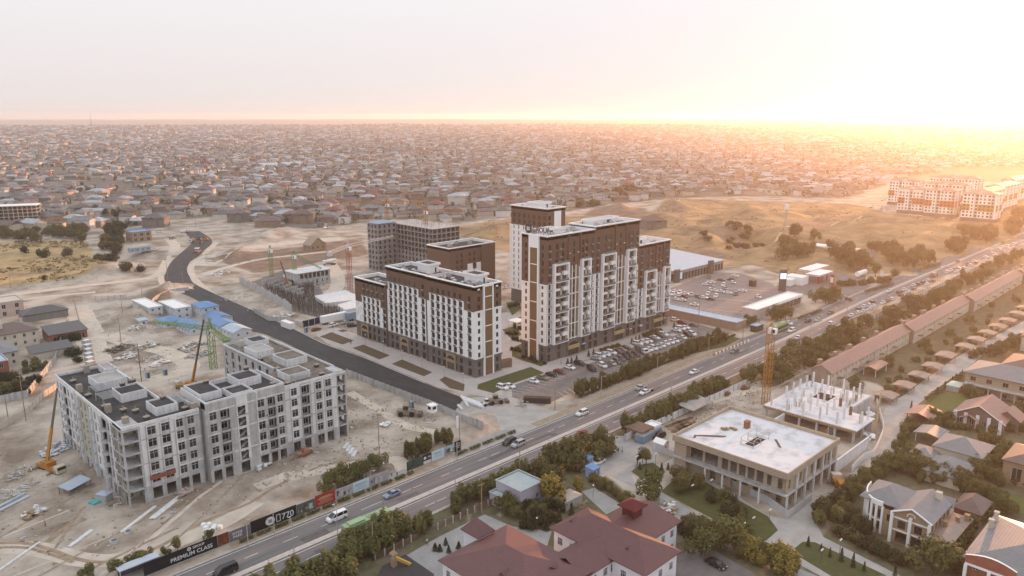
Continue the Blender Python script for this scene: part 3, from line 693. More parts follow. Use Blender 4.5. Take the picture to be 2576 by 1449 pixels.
 for z in FL:
  fl.box(56.5,70.6,184.1,197.3,z-.28,z-.02);fl.box(71.7,93.1,183.3,197.3,z-.28,z-.02);fl.box(94.1,109.9,183.9,197.3,z-.28,z-.02)
  fl.box(52.6,66.3,197.31,237.8,z-.28,z-.02);fl.box(99.7,113.2,197.31,233.8,z-.28,z-.02)
 fl.build('floor_slab',M_CW,r)
 rf=MB()
 rf.box(52.5,70.6,184.1,197.4,19.3,19.62,0);rf.box(52.5,66.4,197.41,237.7,19.3,19.62,0);rf.box(71.7,93.1,182.3,197.4,20.5,20.8,0)
 rf.box(94.1,113.1,183.9,197.4,19.3,19.62,1);rf.box(99.8,113.1,197.41,233.7,19.3,19.62,1)
 rf.build('roof',[M_ROOFD,M_ROOFB],r)
 pp=MB()
 for(x0,x1,y0,y1,z,h)in((52.2,70.7,183.8,184.1,19.8,.75),(52.2,52.5,184.1,238,19.8,.75),(52.5,66.5,237.7,238,19.8,.75),(66.2,66.5,197.4,237.7,19.62,.9),(70.4,70.7,184.1,197.5,19.62,.9),(66.5,70.4,197.2,197.5,19.62,.9),(71.6,93.2, 182.0,182.3,21.6,.5),(71.6,71.9,182.3,197.5,20.0,2.1),(92.9,93.2,182.3,197.5,20.0,2.1),(71.9,92.9,197.2,197.5,20.0,2.0),(94.0,113.4,183.6,183.9,19.8,.6),(113.1,113.4,183.9,234,19.8,.6),(94,94.3,183.9,197.5,19.62,.8),(99.5,99.8,197.5,234,19.62,.8),(99.8,113.1,233.7,234,19.62,.8)):
  pp.box(x0,x1,y0,y1,z,z+h,0)
 pp.build('parapet',M_CWL,r)
 def pent(x0,x1,y0,y1,z,h,mw=M_CWL,mt=M_ROOFD,lip=.45):
  h*=.66;b=MB();b.box(x0,x1,y0,y1,z,z+h,0,1);slab_parapet(b,x0,x1,y0,y1,z+h+.003,lip,.22,0)
  for i in range(4):b.box(x0+(x1-x0)*(i+.5)/4-.04,x0+(x1-x0)*(i+.5)/4+.04, y0-.03,y0-.002,z,z+h,2)
  b.build('penthouse',[mw,mt,M_CW],r)
 pent(58.8,65.2,203.4,210.4,19.63,2.9);pent(61.8,67.2,188.0, 194.6,19.63,2.7);pent(57.5,65,217.5,226,19.63,2.6,mt=M_CONC);pent(63,66,229,236,19.63,2.2,mt=M_CONC)
 pent(72.2,78.0,186.5,196.5,20.81,2.5);pent(79.0,84.6,182.6,188.8,20.81,1.7);pent(84,90.4,189.4,196.4,20.81,2.9)
 pent(97.5,104.2,187.5,194,19.63,2.6,mt=M_ROOFB,lip=.3);pent(103.5, 110.5,200,208.5,19.63,2.9,mt=M_ROOFB,lip=.25);pent(101,107,214,222,19.63,2.7,mt=M_CONC,lip=.25);pent(105.5,111,225,231.5,19.63,2.4,mt=M_ROOFD)
 cm=MB();cm.box(-.55,.55,-.45,.45,0,.75,1);cm.box(-.7,.7,-.6,.6,.75,1.0,0);cm.box(-.06,.06, -.06,.06,1.0,1.8,0)
 cme=cm.mesh('roof_vent',[M('vent_cap',(.36,.3,.24),(.3,.26,.21),scale=2),M_ROOFD])
 for x,y,z in((54.5,202.5,19.63),(57,196.5,19.63),(59,193.8,19.63),(55.4,190.4,19.63),(59.3,187.3,19.63),(68.5,187,19.63),(69,193.5,19.63),(60.5,207,23.0),(63.5,208,23.0),(64.5,190,22.8),(76,191,23.8),(88,193,24.2),(91.5,185,20.81),(100,199,19.63),(96,185.5, 19.63),(107,186,19.63),(110,194,19.63),(54,214,19.63),(54.5,229,19.63),(101,211,19.63),(111,211,19.63),(109,221,19.63)):
  link('roof_vent',cme,r,(x,y,z),RN.random()*.3)
 ck=MB();ck.box(-.7,.7,-.6,.6,0,2.2)
 cke=ck.mesh('chimney',[M('chimney_block',(.38,.33,.28),(.3,.26,.22),scale=1.5,kind='bricks',bw=.5,bh=.25,ms=.03,brot=(math.pi/2,0,0))])
 for x,y in((54.2,199),(54.4,187),(60,236),(53.6,220),(70,185)):link('chimney',cke,r,(x,y,19.63))
 for(x0,x1,y0,y1,z)in((55,58.4,210.8,216.6,19.63),(54.5,58.4,203.5,209.5,19.63),(67.3,70,188,194,19.63),(98,103,184.6,187,19.63),(101,103.2,200,208,19.63),(99.9,103,223,230,19.63)):
  pg=MB()
  for x in(x0,x1):
   for y in(y0,y1):pg.box(x-.06,x+.06,y-.06,y+.06,z,z+2.1)
  n=12
  for i in range(n):
   y=y0+(y1-y0)*i/(n-1);pg.box(x0,x1,y-.04,y+.04,z+2.1,z+2.2)
  pg.build('pergola',M_METL,r)
 put_parts('window',r,wins)
 for k,n in enumerate(('2','3','4')):
  txt(n,1.3,M_FRG,r,(87.75,181.93,7.6+3.1*k),(math.pi/2,0,0),.005,name='floor_number')
 gd=MB(); gd.box(57.3,63.2,182.6,183.4,5.9,6.05);gd.box(57.3,63.2,182.55,182.6,5.9,7.0);gd.box(57.3,57.4,182.6,183.4,6.05,7.0);gd.box(63.1,63.2, 182.6,183.4,6.05,7.0)
 for x in(57.5,63):gd.tube((x,183.2,7),(x,183.2,20.5),.03,n=4)
 g=thing('suspended_platform','red hanging work platform on the corner of the concrete block','work platform', (60,183,5.9));gd.build('cradle',M('platform_red',(.2,.06,.045),(.28,.1,.07),scale=2),g)
concrete_block()
# ---------------------------------------------------------------- white and brown ten storey block
def roof_kit(r,x0,x1,y0,y1,z,pents,units,cor=M_WHT,surf=M_ROOFD,ph=1.0):
 rf=MB();rf.box(x0+.35,x1-.35,y0+.35,y1-.35,z-.3,z,0);rf.build('roof',surf,r)
 pb=MB();slab_parapet(pb,x0,x1,y0,y1,z-.35,ph+.35,.36,0)
 slab_parapet(pb,x0,x1,y0,y1,z+ph+.003,.35,.8,0,.35);pb.build('parapet',cor,r)
 for(a,b,c,d,h)in pents:
  b_=MB();b_.box(a,b,c,d, z,z+h,0,1);b_.box(a-.5,b+.5,c-.5,d+.5,z+h+.003,z+h+.35,0,1);slab_parapet(b_,a,b,c,d,z+h+.354,.45,.3,0,.5)
  b_.box(a+(b-a)*.6,a+(b-a)*.75,c-.03,c-.003,z+.1,z+2.1,2); b_.build('penthouse',[cor,surf,M_GL],r)
 for x,y in units:link('roof_fan' if(x+y)%2<1 else 'air_unit',FAN if(x+y)%2<1 else ACU,r,(x,y,z),RN.choice([0,.8,1.57]))
_b=MB();_b.box(-.9,.9,-.7,.7,.25,1.5,0);_b.box(-1.0,1.0,-.8,.8,1.5,1.62,0);_b.box(-.7,-.5,-.6,.6,0,.25,0);_b.box(.5,.7,-.6,.6,0,.25,0); _b.tube((0,0,1.62),(0,0,1.72),.5,n=10,m=1)
ACU=_b.mesh('air_unit',[M_METL,M_FRG])
_b=MB();_b.tube((0,0,0),(0,0,.9),.45,n=10);_b.tube((0,0,.9),(0,0,1.2),.8,.8,n=10);_b.tube((0,0, 1.2),(0,0,1.55),.8,.2,n=10);_b.tube((.4,0,.5),(2.4,.2,.5),.28,n=8)
FAN=_b.mesh('roof_fan',[M_METL])
_b=MB();_b.box(-.62,.62,-.5,-.02,0,.55,0)
for _i in range(4):_b.box(-.64,.64,-.52,-.503,.07+.13*_i,.12+.13*_i,0)
ACB=_b.mesh('air_basket',[M_AC])
def arch_entry(r,P,W,H,axis,mat=M_BEIGE):
 """two storey arched shop entrance standing proud of a wall; axis 's' faces -X, 't' faces -Y"""
 b=MB();n=10;hw=W/2;d=.45
 if axis=='s':b.X=Matrix.Translation(Vector(P))@Matrix.Rotation(FACE_S,4,'Z')
 else:b.X=Matrix.Translation(Vector(P))
 b.box(-hw,-hw+.6,-d,-.004,0,H,0);b.box(hw-.6,hw,-d,-.004,0,H,0);b.box(-hw+.6,hw-.6,-d,-.004,H*.48,H*.64,0)
 iw=hw-.6;zc=H*.64;rz=H*.26
 for i in range(n):
  a0,a1=math.pi*i/n,math.pi*(i+1)/n
  x0,z0,x1,z1=-iw*math.cos(a0),zc+rz*math.sin(a0),-iw*math.cos(a1),zc+rz*math.sin(a1)
  b.face([(x0,-d,z0),(x1,-d,z1),(x1,-d,H),(x0,-d,H)],0);b.face([(x0,-d,z0),(x0,-.02,z0),(x1,-.02,z1),(x1,-d,z1)],0)
 b.face([(-iw,-d,H),(iw,-d,H),(iw,-.01,H),(-iw,-.01,H)],0)
 b.face([(-iw,-.06,.1),(iw,-.06,.1),(iw,-.06,H*.48),(-iw,-.06,H*.48)],1);b.face([(-iw,-.06,zc),(iw,-.06,zc),(iw,-.06,H-.3),(-iw,-.06,H-.3)],1)
 for i in range(1,4):b.box(-iw+2*iw*i/4-.05,-iw+2*iw*i/4+.05,-.1,-.065, .1,H*.48,0)
 b.build('arched_entrance',[mat,M_GL],r)
def white_block():
 r=thing('apartment_block','ten storey apartment block with white window grid and brown top beside the fresh asphalt','apartment block',(180,235,0))
 wb=MB();wins=[];acs=[];S_,W_,B_=0,1,2
 ZW=[6.75+2.95*k for k in range(9)]
 secs=[(249.0,272.8,175.1,25.2,[266,262.8,259.6,256.3],252,18.3,24.2),(222.6,249.0,174.7,33.4,[246.3,243.1,239.9,236.7,233.5,230.2],225.6,27.2,33),(195.4,222.6,174.2,33.4,[219.1,215.9,212.7,209.5,206.3,203.1],198.3,27.2,33)]
 W1,B1,C1=winmesh(1.95,2.1,M_FRG,M_GL,2),winmesh(1.35,1.9,M_FRB,M_GLB,2),winmesh(1.5,2.4,M_FRG,M_GL,2)
 for ta,tb,s,top,cols,cc,zb,zt in secs:
  ops=[];L=tb-ta
  lo=min(cols)-1.9;hi=max(cols)+1.9
  for t in cols+[cc]:
   u=tb-t
   for z in ZW:
    if z+2.6>top-.6:break
    wht=z<(zb if t!=cc else zb-2.95)-.5
    w,h=(1.95,2.1)if wht else(1.35,1.9)
    ops.append((u-w/2,u+w/2,z+.45,z+.45+h));wins.append((W1 if wht else B1,(s+.17,t,z+.45),FACE_S))
    if z>7 or True:acs.append((ACB,(s-.005,t+.1,z-.2+.02), FACE_S))
   for z,h,w in((.35,2.5,1.9),(3.75,1.9,1.5)):
    ops.append((u-w/2,u+w/2,z,z+h)); wins.append((winmesh(w,h,M_FRG,M_GL,2),(s+.17,t,z),FACE_S))
  def mf(u,v,ta=ta,tb=tb,lo=lo,hi=hi,zb=zb,cc=cc):
   t=tb-u
   if v<6.5:return S_
   if lo<t<hi:return W_ if v<zb else B_
   if t>=hi:return W_ if v<zb-2.95 else B_
   return W_ if v<zb-2.95 else B_
  facade(wb,(s,tb),(0,-1),L,0,top,ops,mf,.25,us=[tb-lo,tb-hi],vs=[6.5,zb,zb-2.95])
  # white grid: piers and sills proud of the wall, cornice over the base
  for t in cols:
   for d in(-1.0,1.0):wb.box(s-.14,s-.004, t+d*1.35-.28,t+d*1.35+.28,6.9,zb,W_)if d<0 or t==max(cols)else None
  for z in ZW:
   if z<zb-.3 and z>7:wb.box(s-.07,s-.003,lo,hi,z-.28,z+.12,W_)
  wb.box(s-.42,s-.004,ta,tb,6.3,6.75,S_)
  wb.box(s-.28,s-.005,lo,hi,zb-.12,zb+.2,W_)
  # dark slots between the sections
 for t in(222.6,249.0):wb.box(174.0,174.6,t-.02,t+.5,0,26.0,B_)
 # blank end strip of white panels with slits
 sl=MB()
 for i in range(16):
  z=7.5+1.05*(i%11);t=268.3+1.2*(i*7%4);sl.box(175.05,175.097,t,t+.12,z,z+1.9)
  # end facade facing the main road (with the brown stripe)
 ops=[]
 for u,w in((2.0,1.15),(10.9,1.15)):
  for i,z in enumerate(ZW):
   if z+2.6>33:break
   ops.append((u-w/2,u+w/2,z+.55,z+2.3));wins.append((winmesh(w,1.75,M_FRG if z<23 else M_FRB,M_GL if z<23 else M_GLB,2),(174.2+u,195.56,z+.55),FACE_T))
  for z,h in((.35,2.4),(3.75,1.8)):
   ops.append((u-w/2,u+w/2,z,z+h));wins.append((winmesh(w,h,M_FRG,M_GL,2),(174.2+u,195.56,z),FACE_T))
 facade(wb,(174.2,195.4), (1,0),13.0,0,33.4,ops,lambda u,v:S_ if v<6.5 else(W_ if v<24.2 else B_),.25,vs=[6.5,24.2])
 wb.box(173.8,178.0,195.0,195.396,6.3,6.75,S_);wb.box(182.9,187.5,195.0,195.396,6.3,6.75,S_)
 wb.box(174.0,178.0,195.1,195.395,24.1,24.6,W_);wb.box(182.9, 187.4,195.1,195.395,24.1,24.6,W_)
 # hidden sides
 facade(wb,(187.2,195.4),(0,1),53.6,0,33.4,[(1.5+3.2*i,2.9+3.2*i,z+.4,z+2.3)for i in range(16)for z in ZW if z<30],lambda u,v:S_ if v<6.5 else(W_ if v<24 else B_),.25,vs=[6.5,24])
 facade(wb,(187.2,249),(0,1),23.8,0,25.2,[],lambda u,v:W_ if v<18 else B_,vs=[18]);facade(wb, (187.2,272.8),(-1,0),12.1,0,25.2,[],lambda u,v:W_ if v<18 else B_,vs=[18])
 facade(wb,(187.2,249.0),(-1,0),12.5,25.0,33.4,[],B_)
 wb.build('wall',[M_STONE,M_WHT,M_BRNW],r);sl.build('slit_panel',M_FRG,r)
 st_=MB();st_.box(178.0, 178.6,194.8,195.394,0,34.0,0);st_.box(182.3,182.9,194.8,195.394,0,34.0,0);st_.box(178.6,182.3,195.0,195.393,0,33.0,1);st_.box(178.6,182.3, 194.8,195.394,33.0,34.0,0)
 for z in(6.6,12.5,18.4,24.3,29.2):st_.box(178.95,181.95,194.9,194.997,z,z+.35,0)
 st_.build('stair_stripe',[M_WHT,M_BRNP],r)
 roof_kit(r,174.7,187.2,222.6,249.0,32.4,[(181.0,186.0,229.5,236.5,3.0)],[(177,232),(178.5,236),(176.5,240),(178,226),(179.5,244),(178,246)])
 roof_kit(r,174.2,187.2,195.4,222.6,32.4,[(181.0,186.0,201.5,208.5,3.0)],[(177,205),(178.5,203.4),(177, 209.5),(179,213),(178,217),(176.8,200.5),(180,199.2),(182,219)])
 roof_kit(r,175.1,187.2,249.36,272.8,24.4,[(180,185,250,255.5,3.2)],[(178,258),(179,262),(178,253)])
 put_parts('window',r,wins);put_parts('air_basket',r,acs)
 for t,s in((266.8,175.1), (238.4,174.7),(209.2,174.2)):arch_entry(r,(s,t-.6,0),5.4,6.2,'s')
white_block()
# ---------------------------------------------------------------- the sixteen storey slab
def tower():
 r=thing('apartment_tower','tall stepped brown and white apartment slab with balconies and rooftop letters beside the parking rows','apartment tower', (245,195,0))
 wb=MB();wins=[];acs=[];S_,W_,B_,P_=0,1,2,3
 ZF=[7.0+3.0*k for k in range(14)];T0=189.2
 WA,WB_,WN=winmesh(1.5,2.2,M_FRG,M_GL,2),winmesh(1.3,2.1,M_FRB,M_GLB,2),winmesh(1.0,2.1,M_FRB,M_GL,1)
 WS=winmesh(2.2,2.7,M_FRG,M_GL,3)
 bal=MB();gl=MB()
 def section(s0,s1,top,layout,zw):
  ops=[];L=s1-s0;us=[]
  def add(sc,w,z0,h,me):ops.append((sc-s0-w/2,sc-s0+w/2,z0,z0+h));wins.append((me,(sc,T0+.17,z0), FACE_T))
  for kd,a,b in layout:
   us+=[a-s0,b-s0];n=2 if b-a>4 else 1
   for z in ZF:
    if z+2.7>top-1.6:continue
    up=z>zw-1
    if kd=='bay':
     for i in range(2):
      c=a+(b-a)*(.3 if i==0 else .68);add(c,1.3 if up else 1.5,z+.35,2.1 if up else 2.2,WB_ if up else WA)
     if up:acs.append((ACB,(a+(b-a)*.5,T0-.005,z+.1),FACE_T))
    elif kd=='strip':add((a+b)/2,1.0,z+.35,2.1,WN)
    else:
     add((a+b)/2,1.3,z+.35,2.1,WB_ if up else winmesh(1.3,2.1,M_FRG,M_GL,2));acs.append((ACB,((a+b)/2-.1,T0-.005,z-.25),FACE_T))
   if kd!='strip':
    c=(a+b)/2;add(c,min(2.2,b-a-.8),.3,2.7,winmesh(min(2.2,b-a-.8),2.7,M_FRG, M_GL,3));add(c,min(1.7,b-a-.8),3.8,1.9,winmesh(min(1.7,b-a-.8),1.9,M_FRG,M_GL,2))
  def mf(u,v):
   s=u+s0
   if v<6.5:return S_
   for kd,a,b in layout:
    if a<=s<=b:
     if kd=='bay':return P_ if v<zw else B_
     if kd=='strip':return P_ if v<zw-1.5 else B_
     return W_ if v<zw-7 else B_
   return B_
  facade(wb,(s0,T0),(1,0),L,0,top,ops,mf,.25,us=us,vs=[6.5,zw,zw-1.5,zw-7])
  wb.box(s0,s1,T0-.35,T0-.004,6.2,6.6,S_)
  for kd,a,b in layout:
   if kd=='bay':
    for x in(a,b-.75):bal.box(x,x+.75,T0-1.3,T0-.006,6.61,zw+.3,0)
    bal.box(a+.75,b-.75,T0-1.3,T0-.006,zw-.3,zw+.3,0)
    wb.box(a+.2,b-.2,T0-1.1,T0-.006,zw+.31,top-1.0,B_,bot=False)if False else None
    for k,z in enumerate(ZF):
     if z>zw-2:break
     m_=(a+b)/2
     if k%2==0:bal.box(a+.76,b-.76,T0-1.7,T0-.006,z-.15,z+.12,0);gl.box(a+.76,b-.76,T0-1.68,T0-1.63,z+.121,z+1.0,0)
     else:bal.box(a+.76,m_-.5,T0-.9,T0-.006,z-.5,z+.3,0);bal.box(m_+1.0,b-.76,T0-1.25,T0-.006,z-.7,z+.7,0)
     bal.box(m_+.05,m_+.2,T0-1.0,T0-.3,z+.35,z+2.4,0)if k%2==0 else None
    bal.box(a+.8,b-.8,T0-1.5,T0-.006,zw+.31,zw+.45,0);gl.box(a+.8,b-.8,T0-1.48,T0-1.43,zw+.46,zw+1.3,0)
   elif kd=='strip':
    w=b-a
    for i in range(4):
     x=a+.35+(w-.7)*i/3;bal.box(x-.17,x+.17,T0-.3, T0-.006,6.61,zw-(1.5 if i in(1,2)else 2.4),0)
    for k,z in enumerate(ZF[::2]):
     if z>zw-2:break
     bal.box(a+.55,b-.55,T0-.22,T0-.007,z-.1,z+.2,0)
    z=zw+3.2
    while z<top-3:bal.box(a+.5,a+1.5,T0-.12,T0-.006,z,z+.28,0);bal.box(b-1.5,b-.5,T0-.12,T0-.006,z,z+.28,0);z+=6
    # projecting brown piers of the upper floors
  for kd,a,b in layout:
   if kd=='strip':wb.box(a-.3,a+.3,T0-.5,T0-.006,zw+.4,top-.2,B_);wb.box(b-.3,b+.3,T0-.5, T0-.006,zw+.4,top-.2,B_)
 L1=[('end',205.2,207.6),('bay',207.8,216.4),('strip',216.6,223.6),('bay',223.8,229.4),('end',229.6,232.4)]
 L2=[('end',232.6,236.4),('bay',236.6,245.4),('strip',245.6,252.8),('bay',253.0,259.0),('end',259.2,261.8)]
 L3=[('end',262.2,266.2),('bay',266.4,274.4),('strip',274.6,280.0),('bay',280.2,285.0)]
 section(205.0,232.5,48.4,L1,37.6);section(232.5,262.0,49.4,L2,37.6+0.2);section(262.0,285.4,38.4, L3,26.8)
 # end wall towards the white block
 ops=[]
 for u,w in((2.4,1.0),(11.0,1.0)):
  for z in ZF:
   if z+2.6<47:ops.append((u-w/2,u+w/2,z+.5,z+2.3));wins.append((winmesh(w,1.8,M_FRB,M_GL,1),(205.17,202.6-u,z+.5),FACE_S))
  for z,h in((.3,2.6),(3.8,1.8)):ops.append((u-w/2,u+w/2,z,z+h));wins.append((winmesh(w,h,M_FRG,M_GL,1),(205.17,202.6-u,z),FACE_S))
 facade(wb,(205,202.6),(0,-1),13.4,0,48.4,ops,lambda u,v:S_ if v<6.5 else(W_ if v<30 else B_),.25,vs=[6.5,30])
 wb.box(204.6,204.996,189.2,202.6,29.9,30.4,W_);wb.box(204.65,204.995,189.2,202.6,6.2,6.6,S_)
 fin=MB();fin.box(204.3,204.994,193.1,193.8,0,48.9,0);fin.box(204.3,204.994,197.6,198.3,0,48.9,0);fin.box(204.5,204.994,193.8,197.6,0,44,1);fin.box(204.3,204.994,193.8,197.6,44,48.9,0)
 for z in(8,15.5,23,30.5,37.5):fin.box(204.4,204.497,194.1,197.3,z,z+.35,0)
 fin.build('stair_stripe',[M_WHT,M_BRNP],r)
 facade(wb,(285.4,189.2),(0,1),13.4,0,38.4,[],B_);facade(wb,(262,189.2),(0, 1),13.4,37,49.4,[],B_)
 facade(wb,(285.4,202.6),(-1,0),80.4,0,37.5,[(2+4*i,3.6+4*i,z+.4,z+2.4)for i in range(19)for z in ZF if z<33],W_,.25);facade(wb,(262,202.6),(-1,0),57,37.5,49,[],B_)
 facade(wb,(232.5,202.6),(0,-1),13.4,47,49.4,[],B_)
 wb.build('wall',[M_STONE,M_WHT,M_BRNW,M('brown_panel',(.20,.145,.105),(.17, .12,.085),scale=.5)],r)
 bal.build('balcony_frame',M_WHT,r);gl.build('balcony_rail',M('rail_glass',(.2,.21,.2),(.16,.165,.16),scale=.3,rough=.2,spec=.5),r)
 M_RFL=M('roof_light',(.5,.5,.5),(.4,.4,.41),scale=.4)
 roof_kit(r,205.0,232.3,189.2,202.6,47.6,[(208,220,197.6, 201.6,1.6)],[(222.5,195),(225,192.6),(218,192.4),(229,198),(212,193)],surf=M_RFL)
 roof_kit(r,232.5,262,189.2,202.6,48.6,[(240,258,198,201.8,1.5)],[(238,193),(243,192.8),(249,194),(251,192),(256,194.5)],surf=M_RFL)
 roof_kit(r,262.36,285.4,189.2,202.6,37.6,[(266,276,196,201,1.6)],[(279,193)],surf=M_RFL,cor=M_WHT)
 put_parts('window',r,wins);put_parts('air_basket',r,acs)
 M_GOLD=M('tan_fascia',(.42,.31,.15),(.36,.27,.13),scale=.8)
 for s in(220.1,249.2,277.3):
  arch_entry(r,(s,T0,0),7.0,6.2,'t',M_STONE); c=MB();c.box(s-3.4,s+3.4,T0-1.0,T0-.46,2.9,4.3);c.build('entrance_fascia',M_GOLD,r)
 for s,w,mt,body in((226.6,4.0,M('shop_blue',(.05,.09,.2),rough=.5),None),(257.5,3.0,M_FRG,None),(283,2.2,M_FRG,None),(265,2.0,M_FRW,None)):
  c=MB(); c.box(s-w/2,s+w/2,T0-.45,T0-.36,2.8,3.7,0);c.box(s-w*.3,s+w*.3,T0-.5,T0-.452,3.1,3.4, 1);c.build('shop_sign',[mt,M_WHT],r)
  # rooftop letters over the end wall
 g=thing('rooftop_sign','dark standing letters with a round emblem on the roof end of the tall slab','sign',(206.6,196,48.9))
 fr=MB()
 for y in(190.6,193,195.5, 198,200.5):fr.box(206.9,207.0,y-.05,y+.05,48.6,52.0)
 for z in(49.4,51.4):fr.box(206.7,206.78,190,202.2,z,z+.08)
 fr.build('frame',M_FRG,g)
 M_LET=M('letter_dark',(.045,.035,.04),rough=.5)
 dk=MB();dk.tube((206.5,200.4,50.6),(206.3,200.4,50.6),1.75,n=24);dk.build('emblem_disc',M_LET,g)
 txt('BI',2.1,M_WHT,g,(206.25,200.4,49.85),(math.pi/2,0,-math.pi/2),.03,name='emblem_lettering',bold=.02)
 txt('GROUP',2.6,M_LET,g,(206.4,194.0,49.7),(math.pi/2,0,-math.pi/2),.08,bold=.03)
tower()
# ---------------------------------------------------------------- tower and block standing behind
def back_blocks():
 r=thing('apartment_tower','white and brown tower standing behind the tall slab, seen between it and the lower block','apartment tower',(272,258,0))
 wb=MB();wins=[];ZF=[7+3*k for k in range(14)]
 WA,WB_=winmesh(1.5,2.0,M_FRG,M_GL,2),winmesh(1.3,1.9,M_FRB,M_GLB,2)
 ops=[]
 for i in range(7):
  t=269-i*3.4;u=271.3-t
  for z in ZF:
   if z<45:ops.append((u-.75,u+.75,z+.4,z+2.4));wins.append((WA if z<38 else WB_,(267.2,t,z+.4),FACE_S))
 facade(wb,(267,271.3),(0,-1),24.5,0,48.6,ops,lambda u,v:0 if v<6.5 else((1 if v<39.5 else 2)),.2,vs=[6.5,39.5])
 for t in(271.3-3.4*k+.6 for k in range(8)):wb.box(266.8,266.997,t-.35,t+.35,6.6,39.6,1)
 for z in ZF:
  if z<38:wb.box(266.9,266.996,246.9,271.2,z-.2,z+.1,1)
 facade(wb,(267,246.8),(1, 0),13,0,48.6,[(1.2,2.4,z+.4,z+2.4)for z in ZF if z<45],lambda u,v:0 if v<6.5 else(1 if v<39.5 or 5<u<10 else 2),.2,us=[5,10],vs=[6.5,39.5])
 facade(wb,(280,246.8),(0,1),24.5,0,48.6,[],2);facade(wb,(280,271.3),(-1,0),13,0,48.6,[],2)
 wb.build('wall',[M_STONE,M_WHT,M_BRNW],r);put_parts('window',r,wins)
 roof_kit(r,267,280,246.8,271.3,47.8,[(271,278,255,263,2.4)],[(270,250),(269.5,266),(275,250)],surf=MATS['roof_light'])
 r=thing('apartment_block','lower brown apartment block with white parapet standing behind the white block','apartment block',(255,297,0))
 wb=MB();wins=[];ops=[]
 ZF=[4+3*k for k in range(8)]
 for s in(246,249,254.5,257.5,263,266.5):
  for z in ZF:
   if z+2.6<27:ops.append((s-240.9-.65,s-240.9+.65,z+.4,z+2.3));wins.append((WB_ if z>13 else WA,(s,289.0,z+.4),FACE_T))
 facade(wb,(240.9,288.8),(1,0),31,0,27.4,ops,lambda u,v:0 if v>15.5 else 1,.2,vs=[15.5])
 for a,b in((252.8,256.3),(259,262)):wb.box(a,b,288.6,288.796, 12,18.5,1)
 facade(wb,(240.9,306.5),(0,-1),17.7,0,27.4,[],0);facade(wb,(271.9,288.8),(0,1),17.7,0,27.4, [],0);facade(wb,(271.9,306.5),(-1,0),31,0,27.4,[],0)
 wb.box(262.2,271.7,288.1,288.79,0,27.4,0)
 wb.build('wall',[M_BRNW,M_WHT],r);put_parts('window',r,wins)
 roof_kit(r,240.9,271.9,288.8,306.5,26.6,[],[(248,297),(252,300),(261,296),(257,302)])
 # grid of unfinished floors behind
 r=thing('unfinished_building','unfinished grey concrete frame of open cells with a pale blue shed roof on one wing','building under construction',(270,385,0))
 wb=MB();fl=MB()
 def grid(x0,x1,y0,y1,n,top,sides,clos=0):
  H_=top/n
  for k in range(1,n+1):fl.box(x0+.02,x1-.02,y0+.02,y1-.02,k*H_-.25,k*H_-.003, 0)
  for sd_ in sides:
   W_=(x1-x0)if sd_=='t' else(y1-y0);m_=int(W_/3.3);ops=[]
   for i in range(m_):
    for k in range(n):
     c=(i+.5)*W_/m_;full=k>=n-clos
     ops.append((c-(1.35 if full else .75),c+(1.35 if full else .75),k*H_+(.2 if full else .9),k*H_+H_-.4))
   facade(wb,(x0,y0)if sd_=='t' else(x0,y1),(1,0)if sd_=='t' else(0,-1),W_,0,top,ops,0,.3)
  wb.box(x1-.3,x1,y0+.3,y1,0,top,0);wb.box(x0+.3,x1-.3,y1-.3,y1,0,top,0)
  for x in np.arange(x0+5,x1-1,5):wb.box(x,x+.2,y0+1.5,y1-.5, .1,top-.3,0)
  for y in np.arange(y0+5,y1-1,5):wb.box(x0+1.5,x1-.5,y,y+.18,.1,top-.4,0)
 grid(262,276,381,391.5,9,28.5,'ts',0);grid(276.3,297,346,391,9,28.0,'ts',5)
 wb.build('wall',M('frame_concrete',(.27,.255,.245),(.2, .185,.175),scale=.4,detail=8,kind='stain',amt=.4),r);fl.build('floor_slab',M_CW,r)
 sh=MB();sh.hip(262.6,275.6,381.4,391,28.9,1.5, .8,0);sh.build('roof',M('blue_sheet',(.28,.38,.5),(.24,.33,.45),scale=.6),r)
 rb=MB()
 for i in range(220):
  x,y=RN.uniform(277,296.5),RN.uniform(346.5,390.5);rb.tube((x,y,28),(x+RN.uniform(-.1,.1),y,28+RN.uniform(1.5,3.4)),.035,n=3)
 o=rb.build('starter_bar',M('bar_steel',(.22,.19,.14),(.28,.26,.17),scale=2),r);o['kind']='stuff'
back_blocks()
# ---------------------------------------------------------------- school, villas, shells and sheds on the near side
def tiles(name,c,amt=.45,ws=1.6):return M(name,c,tuple(x*.82 for x in c),scale=.6,detail=6,rough=.5,spec=.5,kind='rows', dir='Z',ws=ws,amt=amt,dist=.4)
R_MAR=tiles('maroon_tiles',(.135,.055,.057));R_GREY=tiles('grey_tiles',(.21,.215,.23));R_PINK=tiles('pink_tiles',(.33,.185, .15));R_BRN=tiles('brown_tiles',(.155,.105,.09));R_DK=tiles('dark_tiles',(.085,.08,.082))
R_BLUE=M('blue_metal',(.10,.23,.46),(.14,.27,.48),scale=.4,rough=.5,kind='rows',dir='X',ws=1.2,amt=.25,dist=0);R_SKY=M('pale_blue_metal',(.42,.5,.58),(.36,.44,.53),scale=.4,rough=.5,kind='rows',dir='X',ws=1.0,amt=.2,dist=0)
M_CREAM=M('cream_render',(.55,.50,.42),(.48,.43,.36),scale=.5);M_BRICK=M('tan_brick',(.34,.235,.145), (.28,.19,.12),scale=.8,kind='bricks',bw=.5,bh=.2,ms=.02,c3=(.3,.24,.17),brot=(math.pi/2,0,0))
M_RBRICK=M('red_brick',(.30,.11,.075),(.25,.09,.06),scale=.8);M_BB=M('pale_block',(.44,.37,.28),(.36,.3,.225),scale=.7,kind='bricks',bw=.6,bh=.3, ms=.03,c3=(.3,.25,.2),brot=(math.pi/2,0,0))
